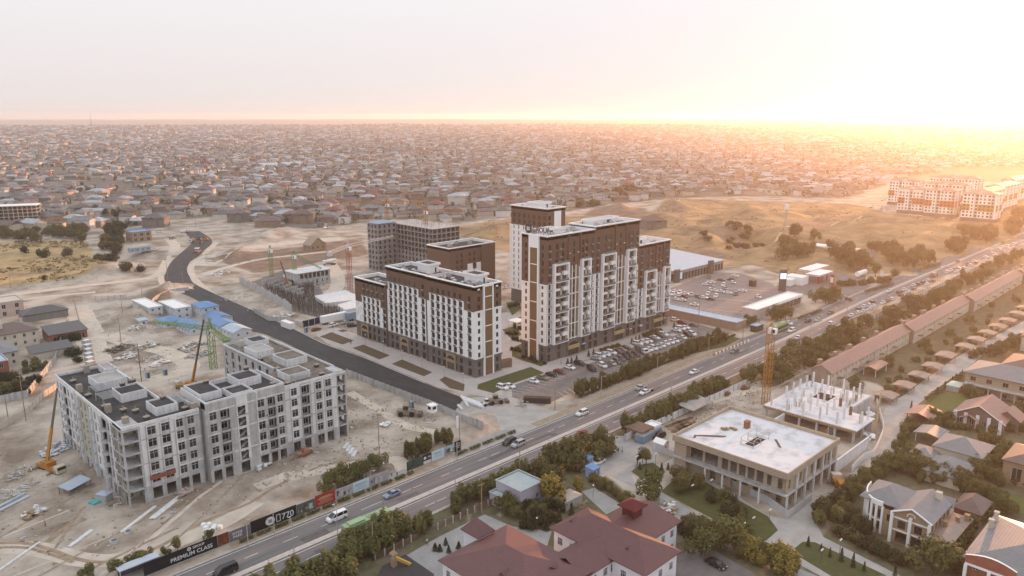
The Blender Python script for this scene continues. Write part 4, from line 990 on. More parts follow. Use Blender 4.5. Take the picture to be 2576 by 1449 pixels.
M_LIL=M('lilac_render',(.43,.41,.50),(.38,.37,.46),scale=.5);M_WHB=M('school_render',(.66,.66,.69),(.60,.60,.64),scale=.4)
M_SNOW=M('pale_screed',(.62,.63,.66),(.33,.33,.34),scale=.22,detail=12,rough=.9, lo=.48,hi=.74)
WIN_W=lambda w,h,c=2:winmesh(w,h,M_FRW,M_GL,c,transom=.62);WIN_B=lambda w,h,c=2:winmesh(w,h,M_FRB, M_GL,c)
def walls4(wb,wins,x0,x1,y0,y1,z0,z1,rows,sp,me,w,h,m=0,sides='st',off=0,mf=None,dep=.18):
 """box of walls with openings on the sides named: s = -X, t = -Y, S = +X, T = +Y"""
 for k,(P,du,L)in{'t':((x0,y0),(1,0),x1-x0),'s':((x0,y1),(0,-1),y1-y0),'S':((x1,y0),(0,1),y1-y0),'T':((x1,y1),(-1,0),x1-x0)}.items():
  ops=[]
  if k in sides:
   n=max(1,int(L/sp))
   for i in range(n):
    u=L*(i+.5)/n
    for z in rows:
     ops.append((u-w/2,u+w/2,z,z+h));d=Vector((du[0],du[1],0));nn=Vector((du[1],-du[0],0))
     p=Vector((P[0],P[1],0))+d*u-nn*(dep*.6)
     if me:wins.append((me,(p.x,p.y,z),{'t':0,'s':FACE_S,'S':FACE_SP,'T':FACE_TP}[k]))
  facade(wb,P,du,L,z0,z1,ops,mf or m,dep)
def school():
 r=thing('school_building','white two storey school with maroon hipped roofs and a roof turret beside the main road','school', (105,90,0))
 wb=MB();wins=[];wm=WIN_W(1.25,1.7,3)
 walls4(wb,wins,84,101.4,82.2,104.4,0,7.6,(1.1,4.4),2.9, wm,1.25,1.7);walls4(wb,wins,108.3,119.2,74.2,97.2,0,7.6,(1.1,4.4),2.9,wm,1.25,1.7)
 walls4(wb,wins,119.4,129.2,80.8,92.0,0,7.6, (1.1,4.4),3.0,wm,1.25,1.7,sides='tS');walls4(wb,wins,101.5,108.2,82,90.5,0,7.3,(1.1,4.4),2.8,wm,1.25,1.7,sides='t')
 wb.box(93.4,97.2,104.5,109,0,8.6,0)
 for x0,x1,y0,y1 in((84,101.4,82.2,104.4),(108.3,119.2,74.2,97.2),(119.4,129.2,80.8,92.0)):wb.box(x0-.06,x1+.06,y0-.06,y1+.06,0,.9,1)
 wb.build('wall',[M_WHB,M_RBRICK],r);put_parts('window',r,wins)
 rf=MB(); rf.hip(84,101.4,82.2,104.4,7.6,3.5,.7);rf.build('roof',R_MAR,r)
 rf=MB();rf.hip(108.3,119.2,74.2,97.2,7.6,3.4,.7);rf.build('roof',R_MAR,r)
 rf=MB();z=7.62
 e0,e1,x0,xm,x1=80.1,92.7,113.7,127.2,130.0
 rf.face([(x0,e0,z),(x1,e0,z),(xm,86.4,11.0),(x0,86.4,11.0)]);rf.face([(x1,e1,z),(x0,e1,z),(x0,86.4,11),(xm,86.4,11)]);rf.face([(x1,e0,z),(x1,e1,z),(xm,86.4,11)])
 rf.box(119.95,x1,e0,e1,z-.2,z-.004)
 rf.build('roof',R_MAR,r)
 rf=MB();rf.gable(100,110.5,82,90.4,7.4,2.0,.6,'x',0);rf.build('roof',R_MAR,r)
 rf=MB();rf.hip(93.4,97.2, 104.5,109,8.6,2.6,.5);rf.build('turret_roof',R_MAR,r)
 cu=MB();M_RED=M('maroon_sheet',(.12,.02,.022),(.09,.018,.02),scale=1);cu.box(119.2,122.2,84.9,87.9,8.9,12.4);cu.hip(119.2,122.2,84.9,87.9,12.4,1.3,.8,0);cu.build('roof_turret',M_RED,r)
 for(x,y,sgn)in((110.4, 94.5,-1),(110.4,80.0,-1),(96.5,86.0,1),(87.0,91,-1)):
  dm=MB();h0=8.75 if x>100 else 8.9
  a,b,c=(x,y-1.0,h0),(x,y+1.0,h0),(x,y,h0+1.1);e=(x-sgn*2.0,y,h0+1.1)
  dm.face([b,a,c]if sgn<0 else[a,b,c]);dm.face([a,e,c]);dm.face([b,c,e]);dm.face([(x-.01*(1 if sgn<0 else-1),y-.3,h0+.25),(x-.01*(1 if sgn<0 else-1),y+.3,h0+.25),(x-.01*(1 if sgn<0 else-1),y,h0+.75)],1)
  dm.build('dormer',[R_MAR,M_FRG],r)
 dr=MB();dr.box(115.2,116.6,74.0,74.14,0,2.6);dr.build('door', MATS['maroon_sheet'],r)
 dr=MB();dr.gable(114.8,117,72.6,74.1,3.0,.6,.2,'y',0);dr.build('porch_roof',R_MAR,r)
school()
def small_house(name,label,cat,x0,x1,y0,y1,h,roof,rh,rmat,wmat,rows=((1.0,1.2,1.0),),sp=3.0,over=.5,ax='x',fm=None,sides='st',door=None,chim=None,group=None):
 r=thing(name,label,cat,((x0+x1)/2,(y0+y1)/2,0),group=group);wb=MB();wins=[]
 w,hh=rows[0][2]if rows else 1,rows[0][1]if rows else 1
 me=winmesh(w,hh,fm or M_FRW,M_GL,2)if rows else None
 walls4(wb,wins,x0,x1,y0,y1,0,h,[q[0]for q in rows],sp,me,w,hh,sides=sides if rows else '')
 if roof=='flat':wb.box(x0+.25,x1-.25,y0+.25,y1-.25,h-.4,h-.1,0)
 wb.build('wall',wmat,r)
 if wins:put_parts('window',r,wins)
 rf=MB()
 if roof=='hip':rf.hip(x0,x1,y0,y1,h,rh,over)
 elif roof=='gable':rf.gable(x0,x1,y0,y1,h,rh,over,ax,0, 1)
 elif roof=='shed':
  a=over;z1=h+rh;lo=[(x0-a,y0-a,h+.05),(x1+a,y0-a,h+.05),(x1+a,y1+a,z1),(x0-a,y1+a,z1)]
  rf.face([(p[0],p[1],p[2]+.15)for p in lo]);rf.face(lo[::-1])
  for i in range(4):p,q=lo[i],lo[(i+1)%4];rf.face([p,q,(*q[:2],q[2]+.15),(*p[:2],p[2]+.15)])
  wb2=MB();wb2.face([(x0,y1,h),(x0,y0,h),(x0,y1,z1)]);wb2.face([(x1,y0,h),(x1,y1,h),(x1,y1,z1)]);wb2.face([(x1,y1,h),(x0,y1,h),(x0,y1,z1),(x1,y1,z1)]);wb2.build('gable_wall',wmat,r)
 elif roof=='flat':slab_parapet(rf,x0,x1,y0,y1,h+.003,.3,.25,0,.15);rf.face([(x0+.2,y0+.2,h-.05),(x1-.2,y0+.2,h-.05),(x1-.2,y1-.2,h-.05),(x0+.2,y1-.2,h-.05)])
 if rf.v:rf.build('roof',[rmat,wmat],r)
 if door:
  d=MB();sd_,u,dw,dh,dm=door
  if sd_=='t':d.box(x0+u,x0+u+dw,y0-.08,y0-.006,0,dh)
  else:d.box(x0-.08,x0-.006,y0+u,y0+u+dw,0,dh)
  d.build('door',dm,r)
 for cx,cy,cz in(chim or()):
  c=MB();c.box(cx-.4,cx+.4,cy-.4,cy+.4,h,cz);c.box(cx-.5,cx+.5,cy-.5,cy+.5,cz+.004,cz+.2);c.build('chimney',M_CREAM,r)
 return r
small_house('pump_house','lilac rendered flat grey roofed building beside the yellow tree','building',118.1,126,116.9,125.4,4.9,'flat',0,M('grey_felt',(.36,.42,.43),(.31,.36,.37),scale=.4),M_LIL,((1.4,1.2,1.0),),3.6)
small_house('annex','small pale lilac lean-to on the back of the flat roofed building','shed',115.6,117.9,121,125,2.8,'flat',0,MATS['grey_felt'],M_LIL,())
q=T(2,3,560,730);b_=thing('garage_shed','pale sheet metal garage with ribbed arched roof beside the yellow tree','shed',q,0.0,local=True)
m_=MB();m_.box(-3,3,-2,2,0,2.2);m_.build('wall',M_METL,b_);m_=MB();m_.hip(-3,3,-2,2,2.2,.6,.1);m_.build('roof',M('shed_roof',(.42,.38,.34),(.34,.3,.27),scale=1.2,kind='rows',dir='X',ws=1.5,amt=.4),b_);m_=MB();m_.box(-1.2,1.2,-2.06,-2.004, 0,2.0);m_.build('door',M_METL,b_)
# ---- concrete shell with the pale roof deck
def slab_building():
 r=thing('building_shell','unfinished two storey block shell with a huge flat pale roof deck and open columns','building under construction',(177,88,0))
 x0,x1,y0,y1=162.6,190.6,72.6,103.6;wb=MB();wins=[]
 ops=[(28-(190.6-s)-.55,28-(190.6-s)+.55,5.2,7.6)for s in(164.6,168.2,170.4,173.2,176.4,186.3,188.4)]+[(28-(190.6-182.6),28-(190.6-184.9),4.7,7.9),(28-(190.6-179.4),28-(190.6-181.6),4.7,7.9)]
 facade(wb,(x0,y0),(1,0),28,4.4,8.6,ops,0,.35)
 opl=[(y1-t-.6,y1-t+.6,4.6,7.2)for t in(74.8,77.6)]+[(y1-t-.9,y1-t+.9,4.5,8.2)for t in(80,82.4,84.8,87.2,89.6)]+[(3.9,7.6,4.5,8.2),(8.2,12.0,4.5,8.2)]
 facade(wb,(x0+1.6,y1),(0,-1),31,4.4,8.6,opl,0,.35)
 facade(wb,(x0+1.8,y1),(0,-1),31,0,4.1,[(y1-t-.8,y1-t+.8,2.2 if i%2 else .4,3.2)for i,t in enumerate((75,78,81,84,87,90,93))],0,.3)
 wb.box(x0+.02,x0+1.6,y1-3.6,y1-.02,0,8.6,0)
 facade(wb,(x1,y0),(0,1),31,0,8.6,[],0);facade(wb,(x1,y1),(-1,0),28,0,8.6,[],0);facade(wb,(x0+2,y0+6),(1,0),26,0,4.1,[(3+5*i,5.4+5*i,.1, 3)for i in range(5)],0,.3)
 for x in np.arange(x0+5,x1-2,5):wb.box(x,x+.25,y0+.6,y0+5.9, .02,8.5,0)
 wb.build('wall',M_BB,r)
 fl=MB();fl.box(x0-.6,x1-.1,y0-.6,y1-.1,4.1,4.396);fl.build('floor_slab',M_CW, r)
 rf=MB();rf.box(x0-.6,x1+.6,y0-.6,y1+.4,8.604,9.3,1,0);slab_parapet(rf,x0-.6,x1+.6,y0-.6,y1+.4, 9.304,.95,.3,1)
 rf.build('roof_deck',[M_SNOW,M_BB],r)
 cm=MB();cm.box(-.22,.22,-.22,.22,0,8.6);cme=cm.mesh('column', [M_CWL]);ch=MB();ch.box(-.2,.2,-.2,.2,0,4.1);che=ch.mesh('column',[M_CWL])
 for s in(163.0,167.6,172.4,177.2,182.0,186.6,190.2):link('column',cme if s>163.5 else che,r,(s,y0-.36,0))
 for t in(79,84,89,94):link('column',che,r,(x0-.3,t,0))
 rr=MB()
 rr.box(172,178.5,86.2,88.6,9.305,9.33);rr.build('roof_opening_shade',M('opening_shade_paint',(.012,.011,.01)),r)  # near-black sheet laid on the deck paints the shade of an opening
 fm=MB()
 for x in(171,174.6,179):
  for y in(85.6,89.2):fm.box(x-.06,x+.06,y-.06,y+.06,9.3,11.4)
  fm.box(x-.05,x+.05,85.6,89.2,10.6,10.7);fm.box(x-.05,x+.05,85.6,89.2,9.5,9.6)
 for y in(85.6,89.2):fm.box(171,179,y-.05,y+.05,11.4,11.5)
 fm.build('stair_frame',M_METL,r)
 # loose stuff lying on the deck
 for i,(x,y,L,a)in enumerate(((169.5,97.5,7.5,-.9),(170.3,97.0, 7.0,-.88),(178.5,82.5,5,.7),(167,100,2,.4))):
  b=MB();b.X=Matrix.Translation((x,y,9.31))@Matrix.Rotation(a, 4,'Z')
  for k in range(4):b.box(-L/2,L/2,k*.16,k*.16+.1,0,.1)
  tag(b.build('steel_bar_bundle',M_RUST),['long bundle of steel bars on the pale roof deck, nearer the camera','long bundle of steel bars on the pale roof deck, touching its neighbour','short dark bar bundle right of the deck stair frame','short bar bundle near the left corner of the pale deck'][i],'steel bars')
 p=Vector((182,93.5,9.31));b=MB();b.box(p.x-.8,p.x+.8,p.y-.6,p.y+.6,p.z,p.z+1.9);b.box(p.x-.9,p.x+.9,p.y-.7,p.y+.7,p.z+1.904,p.z+2.0);tag(b.build('brick_pallet',M('orange_brick',(.28,.13,.08),(.2,.1,.07),scale=3)),'rusty brown brick stack standing on the pale roof deck','brick stack')
 for i,(x,y)in enumerate(((178.4,95.5),(176.8,97.2))):
  b=MB()
  for k in range(5):b.X=Matrix.Translation((x,y,9.31+.1*k))@Matrix.Rotation(RN.uniform(0,3),4,'Z');b.box(-1.1,1.1,-.3,.3,0,.09)
  tag(b.build('board_pile',M_WOOD),['loose pile of boards beside the brick stack on the deck','loose pile of boards at the back of the pale deck'][i],'boards')
 hd=thing('site_hoarding','low pale sheet fence running along the foot of the pale roofed shell','fence',(160,88, 0))
 hb=MB();P=TL(2,3,[(1440,190),(1640,260),(1900,390),(2200,545),(2576,720)])+TL(3,3,[(200,870),(440,690)])
 for a,b in zip(P,P[1:]):
  n=max(1,int((b-a).length/3));d=(b-a).normalized();q=Vector((-d.y,d.x,0))*.05
  for k in range(n):
   u,v=a.lerp(b,k/n),a.lerp(b,(k+.98)/n);h=1.9
   hb.prism([u-q,v-q,v+q,u+q],0,h)
 hb.build('sheet_panel',M('pale_sheet',(.48,.49, .51),(.4,.41,.43),scale=.8),hd)
slab_building()
def column_deck():
 r=thing('column_deck','pale concrete deck bristling with bare columns and reinforcement behind the roofed shell','building under construction',(228,90,0))
 x0,x1,y0, y1,z=213.5,245.5,76,104.6,4.2
 dk=MB();dk.box(x0,227,y0,y1,z-.35,z,0);dk.box(227,x1,y0+8.3,y1,z-.35,z,0);dk.build('deck',M_SNOW,r)
 wd=MB()
 for y in np.arange(y0+.5,y1,.8):wd.box(x0-.5,x0-.004,y,y+.2,z-.3,z-.1)
 wd.box(x0-.15,x0-.004,y0,y1,z-.9,z-.31);wd.build('formwork',M_WOOD,r)
 cl=MB();cl.box(-.25,.25,-.25,.25,0,3.8);cme=cl.mesh('column',[M_CWL]);cl=MB();cl.box(-.3,.3,-.3,.3,0,z-.36);lme=cl.mesh('column',[M_CW]);cl=MB();cl.box(-.35,.35,-.35,.35,0,2.6);fme=cl.mesh('column_formwork',[M_RUST])
 for i,s in enumerate(np.arange(x0+1.2,x1-.5,4.9)):
  for j,t in enumerate(np.arange(y0+1.2,y1-.5,5.1)):
   if(i,j)in((2,1),(3,2)):link('column_formwork',fme,r,(s,t,z))
   elif(i*7+j*3)%11 and(s<227 or t>y0+9):link('column',cme,r,(s, t,z))
 for t in np.arange(y0+1,y1,5.4):link('column',lme,r,(x0+.6,t,0))
 for s in(220,226):link('column',lme,r,(s,y0+.8,0))
 rb=MB()
 for i in range(22):
  cx,cy=x0+2+4.9*RN.randint(0,5)+RN.uniform(-1.5,1.5),RN.uniform(y0+1,y1-1)
  for k in range(9):x,y=cx+RN.uniform(-1.2,1.2),max(cy,y0+(9.5 if cx>225 else 1))+RN.uniform(-.4,.4);rb.tube((x,y,z),(x+RN.uniform(-.1,.1),y,z+RN.uniform(1.2,2.8)),.04, n=3)
 rb.tube((x0-.5,y1-.2,z+3.6),(x1-2,y1+.2,z+3.9),.12,n=5);rb.tube((x0-.3,y1+.4,z+3.5),(x1-2,y1+.6,z+3.7),.1,n=5)
 o=rb.build('starter_bar',MATS['bar_steel'],r);o['kind']='stuff'
 op=MB();op.box(231,237,92,97,z+.004,z+.03);op.build('deck_opening_shade',MATS['opening_shade_paint'],r)  # thin black plate paints an opening's darkness; the deck below is unbroken
 gb=MB();gb.box(x0+.2,x1-.2,y0+8,y0+8.3,0, z-.36);gb.box(x0+12,x0+12.3,y0+.2,y0+8,0,z-.36);gb.build('basement_wall',M_CW,r)
 pl=MB();pl.box(225.2,225.45,76.5,76.75,0,9);
 g=thing('leaning_panel','tall pale plank leaning at the corner of the columned deck','plank',(226,78,0));p=MB();p.tube((225.5,75.2,0),(240,79.5,7.8),.45,.3,n=4);p.build('plank',M_WOOD,g)
 w=thing('site_hoarding','curving white sheet fence round the columned deck beside the residential street','fence',(222,66,0));hb=MB()
 P=smooth_line(TL(3,2,[(1090,1150),(1130,1300),(1160,1430)])+TL(3,3,[(1130,80),(1060,230),(960,280),(840,400)]),4)
 for a,b in zip(P,P[1:]):d=(b-a).normalized();q=Vector((-d.y,d.x))*.05;hb.prism([a-q,b-q,b+q,a+q],0,1.8)
 hb.build('sheet_panel',M_WHT,w)
 w=thing('retaining_wall','pale concrete wall between the columned deck and the roofed shell','wall',(200,73,0));b=MB();b.box(190.9,213.2,72.4,72.8,0,3.6);b.box(191.0,213.3,97.5,97.9,0,3.4);b.build('panel',M_CWL,w)
column_deck()
# ---- two long terraces with pink roofs
def terrace(s0,s1,t0,t1,label,kz=0):
 r=thing('terraced_house',label,'terrace',((s0+s1)/2,(t0+t1)/2,0));wb=MB();wins=[]
 n=int((s1-s0)/3.3);ops=[]
 for i in range(n):
  u=(s1-s0)*(i+.5)/n
  for z in(1.0,3.5):
   if i%4==1 and z<2:continue
   ops.append((u-.45,u+.45,z,z+1.25));wins.append((WIN_W(.9,1.25),(s0+u,t0+.1,z),0))
 facade(wb,(s0,t0),(1,0),s1-s0,0,5.5,ops,0,.18);facade(wb,(s0,t1),(0,-1),t1-t0,0,5.5,[],1);facade(wb,(s1,t0),(0,1),t1-t0,0,5.5,[],1);facade(wb,(s1,t1),(-1,0),s1-s0,0,5.5,[],0)
 for k in range(1,int((s1-s0)/13)):wb.box(s0+13*k-.1,s0+13*k+.1,t0-.08,t0-.004,0,5.4,1)
 wb.build('wall',[M_CREAM, M('terrace_gable',(.34,.27,.22),(.28,.22,.18),scale=.5)],r);put_parts('window',r,wins)
 rf=MB();rf.gable(s0,s1,t0,t1,5.5, 2.1,.5,'x',0,1);rf.build('roof',[R_PINK,MATS['terrace_gable']],r)
 for k in range(int((s1-s0)/13)):
  s=s0+6+13*k;c=MB();c.box(s-1.1,s+1.1,t1-.9,t1+.3,5.2,7.6);c.build('chimney',MATS['terrace_gable'],r)
  c=MB();c.box(s-1.0,s+1.0,t0-1.6,t0-.01,2.55,2.7);c.box(s-.9,s-.8,t0-1.5,t0-1.4,0,2.55);c.box(s+.8,s+.9,t0-1.5,t0-1.4,0,2.55);c.build('porch',R_BRN,r)
terrace(254.6,331,101,108.2,'long cream terrace with a pink ridge roof, nearest to the columned deck')
terrace(331.6,408,99.6,106.4,'long cream terrace with a pink ridge roof, the middle one of its line')
terrace(408.6,500,97.6,104.6, 'long cream terrace with a pink ridge roof, farthest along its line')
terrace(500.6,620,96,103,'long cream terrace fading into the golden haze at the end of the line')
for i,(a,b,c,d,h)in enumerate(((255,261,109,117,2.8),(281,290,109,114, 2.8),(291,300,110,117,2.6),(352,362,108,113,2.8),(372,380,107,112,2.8))):
 small_house('lean_to',['grey roofed lean-to at the near end of the first terrace','low pink roofed lean-to behind the first terrace','brown roofed lean-to behind the first terrace next to trees','low lean-to behind the middle terrace','second low lean-to behind the middle terrace'][i],'shed',a,b,c,d,h,'shed',.7,[R_BRN,R_PINK,R_BRN,R_PINK,R_PINK][i],M_CREAM,())
cp=thing('porch_canopy','pink and white porch canopy in front of the first terrace','canopy',(283,97,0)); b=MB();b.gable(277,288,94,99,2.9,.7,.2,'x',0);b.build('roof',R_PINK,cp)
b=MB();[b.box(x-.08,x+.08,y-.08,y+.08,0,2.9)for x in(277.4,287.6)for y in(94.4,98.6)];b.build('post',M_WHT,cp)
# ---- carports along the street
cb=thing('carport','first carport from the columned deck along the residential street','carport',(0,0,0),local=True,group='carports along the residential street')
b=MB();b.gable(-3.1,3.1,-2.9,2.9,2.3,.5,.2,'x',0,1);b.build('roof',[M('carport_roof', (.29,.255,.235),(.23,.2,.185),scale=.6,kind='rows',dir='X',ws=1.2,amt=.3,dist=0),M_CREAM],cb)
for x in(-2.7,2.7):
 for y in(-2.5,2.5):b=MB();b.box(x-.1,x+.1,y-.1,y+.1,0,2.3);b.build('post',M_WOOD,cb)
b=MB();b.box(-2.6,2.6,2.46,2.54,0,2.2);b.build('back_wall',M_BRICK,cb)
cps=[(255.3,83.4),(269.8,82.8),(284.6,82.8),(299.1,82.8),(316.8,83.6),(335.0,82),(349.4,81.7),(363.9,81.2),(378.8,80.9),(393.5,80.6),(411,80.6),(426,81),(442,81),(458,81),(476,81)]
for i,(x,y)in enumerate(cps):
 o=cb if i==0 else dup(cb,(0,0,0),label='%s carport from the columned deck along the residential street'%ORD[i])
 o.location=(x,y-.6,0);o.scale=(1.25 if i==4 else 1,1,1)
 # ---- villas
def mansion():
 r=thing('mansion','tan brick mansion with a curved white colonnade front and grey hipped roof','house',(174,50,0))
 wb=MB();wins=[];wm=winmesh(1.6,1.9,M_FRB,M_GL,3)
 # straight wing with the gabled porch end
 facade(wb,(167.4,50.2),(0,-1),7.6,0,6.9,[(1.0,3.3,.05,2.7),(4.2,6.6,.05,2.7),(1.2,2.8,3.6,5.5),(4.6,6.2,3.6,5.5)],0,.4)
 wins+=[(wm,(167.65,50.2-2.0, 3.6),FACE_S),(wm,(167.65,50.2-5.4,3.6),FACE_S)]
 facade(wb,(167.4,42.6),(1,0),13,0,6.9,[(1.6+2.6*i,2.5+2.6*i,z,z+1.5)for i in range(5)for z in(4.2,)],0,.2)
 wins+=[(winmesh(.9,1.5,M_FRB,M_GL,2),(167.4+2.05+2.6*i, 42.72,4.2),0)for i in range(5)]
 wb.face([(167.4,50.2,6.9),(167.4,42.6,6.9),(167.4,46.4,8.7)],0)
 facade(wb,(169.0,52.6),(0,-1),2.4,0,6.4,[(.8,1.7,3.6,5.2)],0,.2)
 # curved corner: a fan of flat bays
 n=7;cx,cy,R_=177.2,53.6,8.0;pts=[]
 for i in range(n+1):
  a=math.radians(188-i*100/n);pts.append((cx+R_*math.cos(a),cy+R_*.62*math.sin(a)))
 for i in range(n):
  a,b=pts[i],pts[i+1];d=Vector((a[0]-b[0],a[1]-b[1]));L=d.length;d.normalize()
  facade(wb,b,(d.x,d.y),L,0,6.6,[(L*.2,L*.8,.6,2.6),(L*.2,L*.8,3.5,5.6)],0,.2)
  m_=Vector(((a[0]+b[0])/2,(a[1]+b[1])/2));nn=Vector((d.y,-d.x));m_-=nn*.12;ang=math.atan2(d.y,d.x)
  for z in(.6,3.5):wins.append((winmesh(round(L*.6,1),2.05,M_FRB,M_GL,3),(m_.x,m_.y,z),ang))
 facade(wb,(180.4,42.6),(0,1),11,0,6.9,[],0);facade(wb,(180.4,57.4),(-1,0),2.6,0,6.6,[],0);facade(wb,(180.4,53.6),(0,1),3.8,0,6.6,[],0)
 wb.build('wall',M_BRICK,r);put_parts('window',r,wins)
 tr=MB()
 for y in(50.2,46.4,42.6):tr.box(166.8,167.39,y-.3,y+.3,0,7.0)
 for z in(3.0,5.9):tr.box(167.2, 167.395,42.91,46.09,z,z+.3);tr.box(167.2,167.395,46.71,49.89,z,z+.3)
 for i in range(0,n+1):p=pts[i];dx=Vector((p[0]-cx,(p[1]-cy)/.62)).normalized();tr.tube((p[0]+dx.x*.2,p[1]+dx.y*.2,0),(p[0]+dx.x*.2,p[1]+dx.y*.2,6.5),.34,n=4)
 for i in range(n):a,b=pts[i],pts[i+1];e=1.05; A=lambda p:(cx+(p[0]-cx)*e,cy+(p[1]-cy)*e);tr.prism([a,b,A(b),A(a)],6.6,7.7)
 for i in range(n):a,b=pts[i],pts[i+1];e=1.015;A=lambda p:(cx+(p[0]-cx)*e,cy+(p[1]-cy)*e);tr.prism([a,b,A(b),A(a)],2.85,3.15)
 a_=math.radians(30);tr.tube((167.3,50.6,7.0),(167.3,46.4,9.0),.2,n=4);tr.tube((167.3,46.4,9.0),(167.3,42.2,7.0),.2,n=4)
 for i in range(6):a0,a1=math.pi*i/6,math.pi*(i+1)/6;tr.tube((167.25,46.4+.8*math.cos(a0),7.2+.8*math.sin(a0)),(167.25,46.4+.8*math.cos(a1),7.2+.8*math.sin(a1)),.12,n=4)
 tr.build('white_column_trim',M_WHT,r)
 rf=MB();E=7.0
 rf.gable(167.4,180.6,42.6,50.2,6.92,1.9,.45,'x',0);rf.build('roof',R_GREY,r)
 rf=MB();rf.hip(169.6,180.8,49,58.2,6.95,2.5,.1);rf.build('roof',R_GREY,r)
 rf=MB();rf.box(178.4,179.6,44,45.2,7.2,9.6);rf.build('chimney',M_CREAM,r)
 rf=MB();rf.gable(180.62,183.8,42.2,47,6.4,1.2,.4,'y',0,1);rf.box(180.62,183.6,42.4,46.8,0,6.39,1);rf.build('rear_gable',[R_GREY,M_CREAM],r)
 ex=MB();ex.box(167.6,183,38.6,42.5,0,3.6,1);ex.hip(167.6,183,38.6,42.5,3.6,.7,.4,0);ex.build('terrace_wing',[M('terrace_roof',(.33,.27,.24),(.27,.22,.2),scale=.5),M_BRICK],r)
 for x, y in((174.5,41.5),(178.5,40.2),(181,39)):c=MB();c.box(x-.45,x+.45,y-.35,y+.35,3.7,5.3);c.box(x-.6,x+.6,y-.5,y+.5,5.304,5.5);c.build('chimney',M_BRICK,r)
mansion()
def villa(label,x0,x1,y0,y1,h,rh,rm,wm,rows,**k):return small_house('villa',label,'house',x0,x1,y0,y1,h,k.pop('roof','hip'),rh,rm,wm,rows,**k)
v=villa('red brick villa with a large grey roof and white cornice at the bottom right corner',161,183.5,14,34,6.0,3.3,R_GREY,M_RBRICK,((.9,1.4,1.0),(3.9,1.4,1.0)),sp=3.4,chim=((176,33.4,8.4),(180,33.4,8.6)))
b=MB()
for i in range(8):a0,a1=-1+i/4,-1+(i+1)/4;f=lambda q:6.6+1.2*math.cos(q*1.4);b.face([(160.35, 29.5-4.4*a0,5.0),(160.35,29.5-4.4*a1,5.0),(160.35,29.5-4.4*a1,f(a1)),(160.35,29.5-4.4*a0,f(a0))]);b.face([(160.35,29.5-4.4*a0,f(a0)),(160.35,29.5-4.4*a1,f(a1)),(160.9,29.5-4.4*a1,f(a1)),(160.9,29.5-4.4*a0,f(a0))], 1)
b.box(160.1,160.34,25.2,33.8,4.9,5.3,1);b.box(160.0,160.34,33.3,33.9,0,4.9,1);b.box(160.0,160.34,29.2,29.8,0,4.9,1);b.build('curved_gable',[M_RBRICK,M_WHT],v)
villa('small brown hipped brick outbuilding beside the mansion terrace',187.4,195.6,37.9,43.2,3.2,2.4,R_BRN,M_RBRICK,(),over=.5)
villa('grey hipped villa with cream walls and eyebrow gable, behind the hedge',217.8,229,45.6,57,4.4,2.6,R_GREY,M_CREAM,((1.6,.9,1.5),),sp=3.2)
villa('low grey hipped house with no windows showing, in front of the cream grey roofed villa',203.8,215,46.4,55,3.0,2.6,R_GREY,M_CREAM,())
small_house('garage','small grey roofed garage behind the low grey hipped house','garage',213,219.5,56,61,2.8,'hip',1.2,R_GREY,M_CREAM,())
g_=thing('carport','grey shed roofed carport beside the cream grey roofed villa','carport',(232,62,0));b=MB();b.gable(228.6,236,58.6,65.4,2.6,.8,.3,'x',0);b.build('roof',R_GREY,g_);b=MB();[b.box(x-.12,x+.12,y-.12,y+.12,0,2.6)for x in(229,235.6)for y in(59,65)];b.build('post',M_CREAM,g_)
g_=thing('carport','pink tiled double gable carport on the lawn corner','carport',(247,69,0));b=MB();b.gable(242.6,252,65.4,72.4,2.4,1.0,.4,'x',0);b.build('roof',R_PINK,g_);b=MB();[b.box(x-.15,x+.15,y-.15,y+.15,0,2.4)for x in(243,247.2,251.6)for y in(65.8,72)];b.build('post',M_BRICK,g_);b=MB();b.box(251.2,251.5,66.2,71.8,0,2.2);b.build('back_wall',M_BRICK, g_)
v=villa('pink gabled villa with white bargeboards and white piers beside the lawn',251,264,48.4,61.4,3.8,3.6,R_PINK,M('villa_plum',(.2,.15,.14),(.16,.12,.11),scale=.6),((1.0,1.7,1.2),),sp=3.2,roof='gable',ax='x',over=.7)
b=MB()
for y in(61.0,58.2,55,52,49):b.box(250.6,250.99,y-.45,y+.45,0,4.4)
b.build('pier',M_WHT,v);b=MB();b.tube((250.2,62.3,3.4),(250.2,54.9,7.6),.14,n=4);b.tube((250.2,54.9,7.6),(250.2,47.5,3.4),.14,n=4);b.tube((249.4,59.6,2.9),(249.4,57,4.3),.12,n=4);b.tube((249.4,57,4.3),(249.4,54.4, 2.9),.12,n=4);b.build('bargeboard',M_WHT,v)
b=MB();b.gable(249.4,252,54.6,59.4,2.9,1.3,.3,'x',0);b.build('porch_roof',R_PINK, v);b=MB();b.gable(256.5,263,45.5,52,3.6,2.2,.5,'x',0,1);b.box(256.5,263,45.5,48.3,0,3.59,1);b.build('side_wing', [R_PINK,MATS['villa_plum']],v)
v=villa('tan block villa under construction with grey roof and open ground floor',285.6,302.6,44,68,6.6,2.8,R_GREY,M_BB,((4.0,1.5,1.7),(.2,2.6,1.9)),sp=4.4,over=.7,fm=M_BRICK)
b=MB();b.box(283.2,285.55,44.4,67.8,3.0,3.3);[b.box(283.4,283.8,y-.2,y+.2,0,3.0)for y in np.arange(45,68,3.8)];b.build('gallery',M_CW,v)
villa('tan villa with tall entrance window and brown roof at the right edge',217.4,231,28,40.6,6,2.4,R_BRN,M_BRICK,((1.0,3.6,2.2),),sp=6)
villa('grey hipped villa with cream walls at the upper right edge of the street',306,324,46,62,5.8,2.8,R_BRN,M_CREAM,((3.6,1.2,1.4),),sp=3.4)
villa('pale villa by the right edge half hidden by golden haze',352,366,56,66,6,2.6,R_BRN,M_CREAM,((3.6, 1.2,1.2),),sp=3.4)
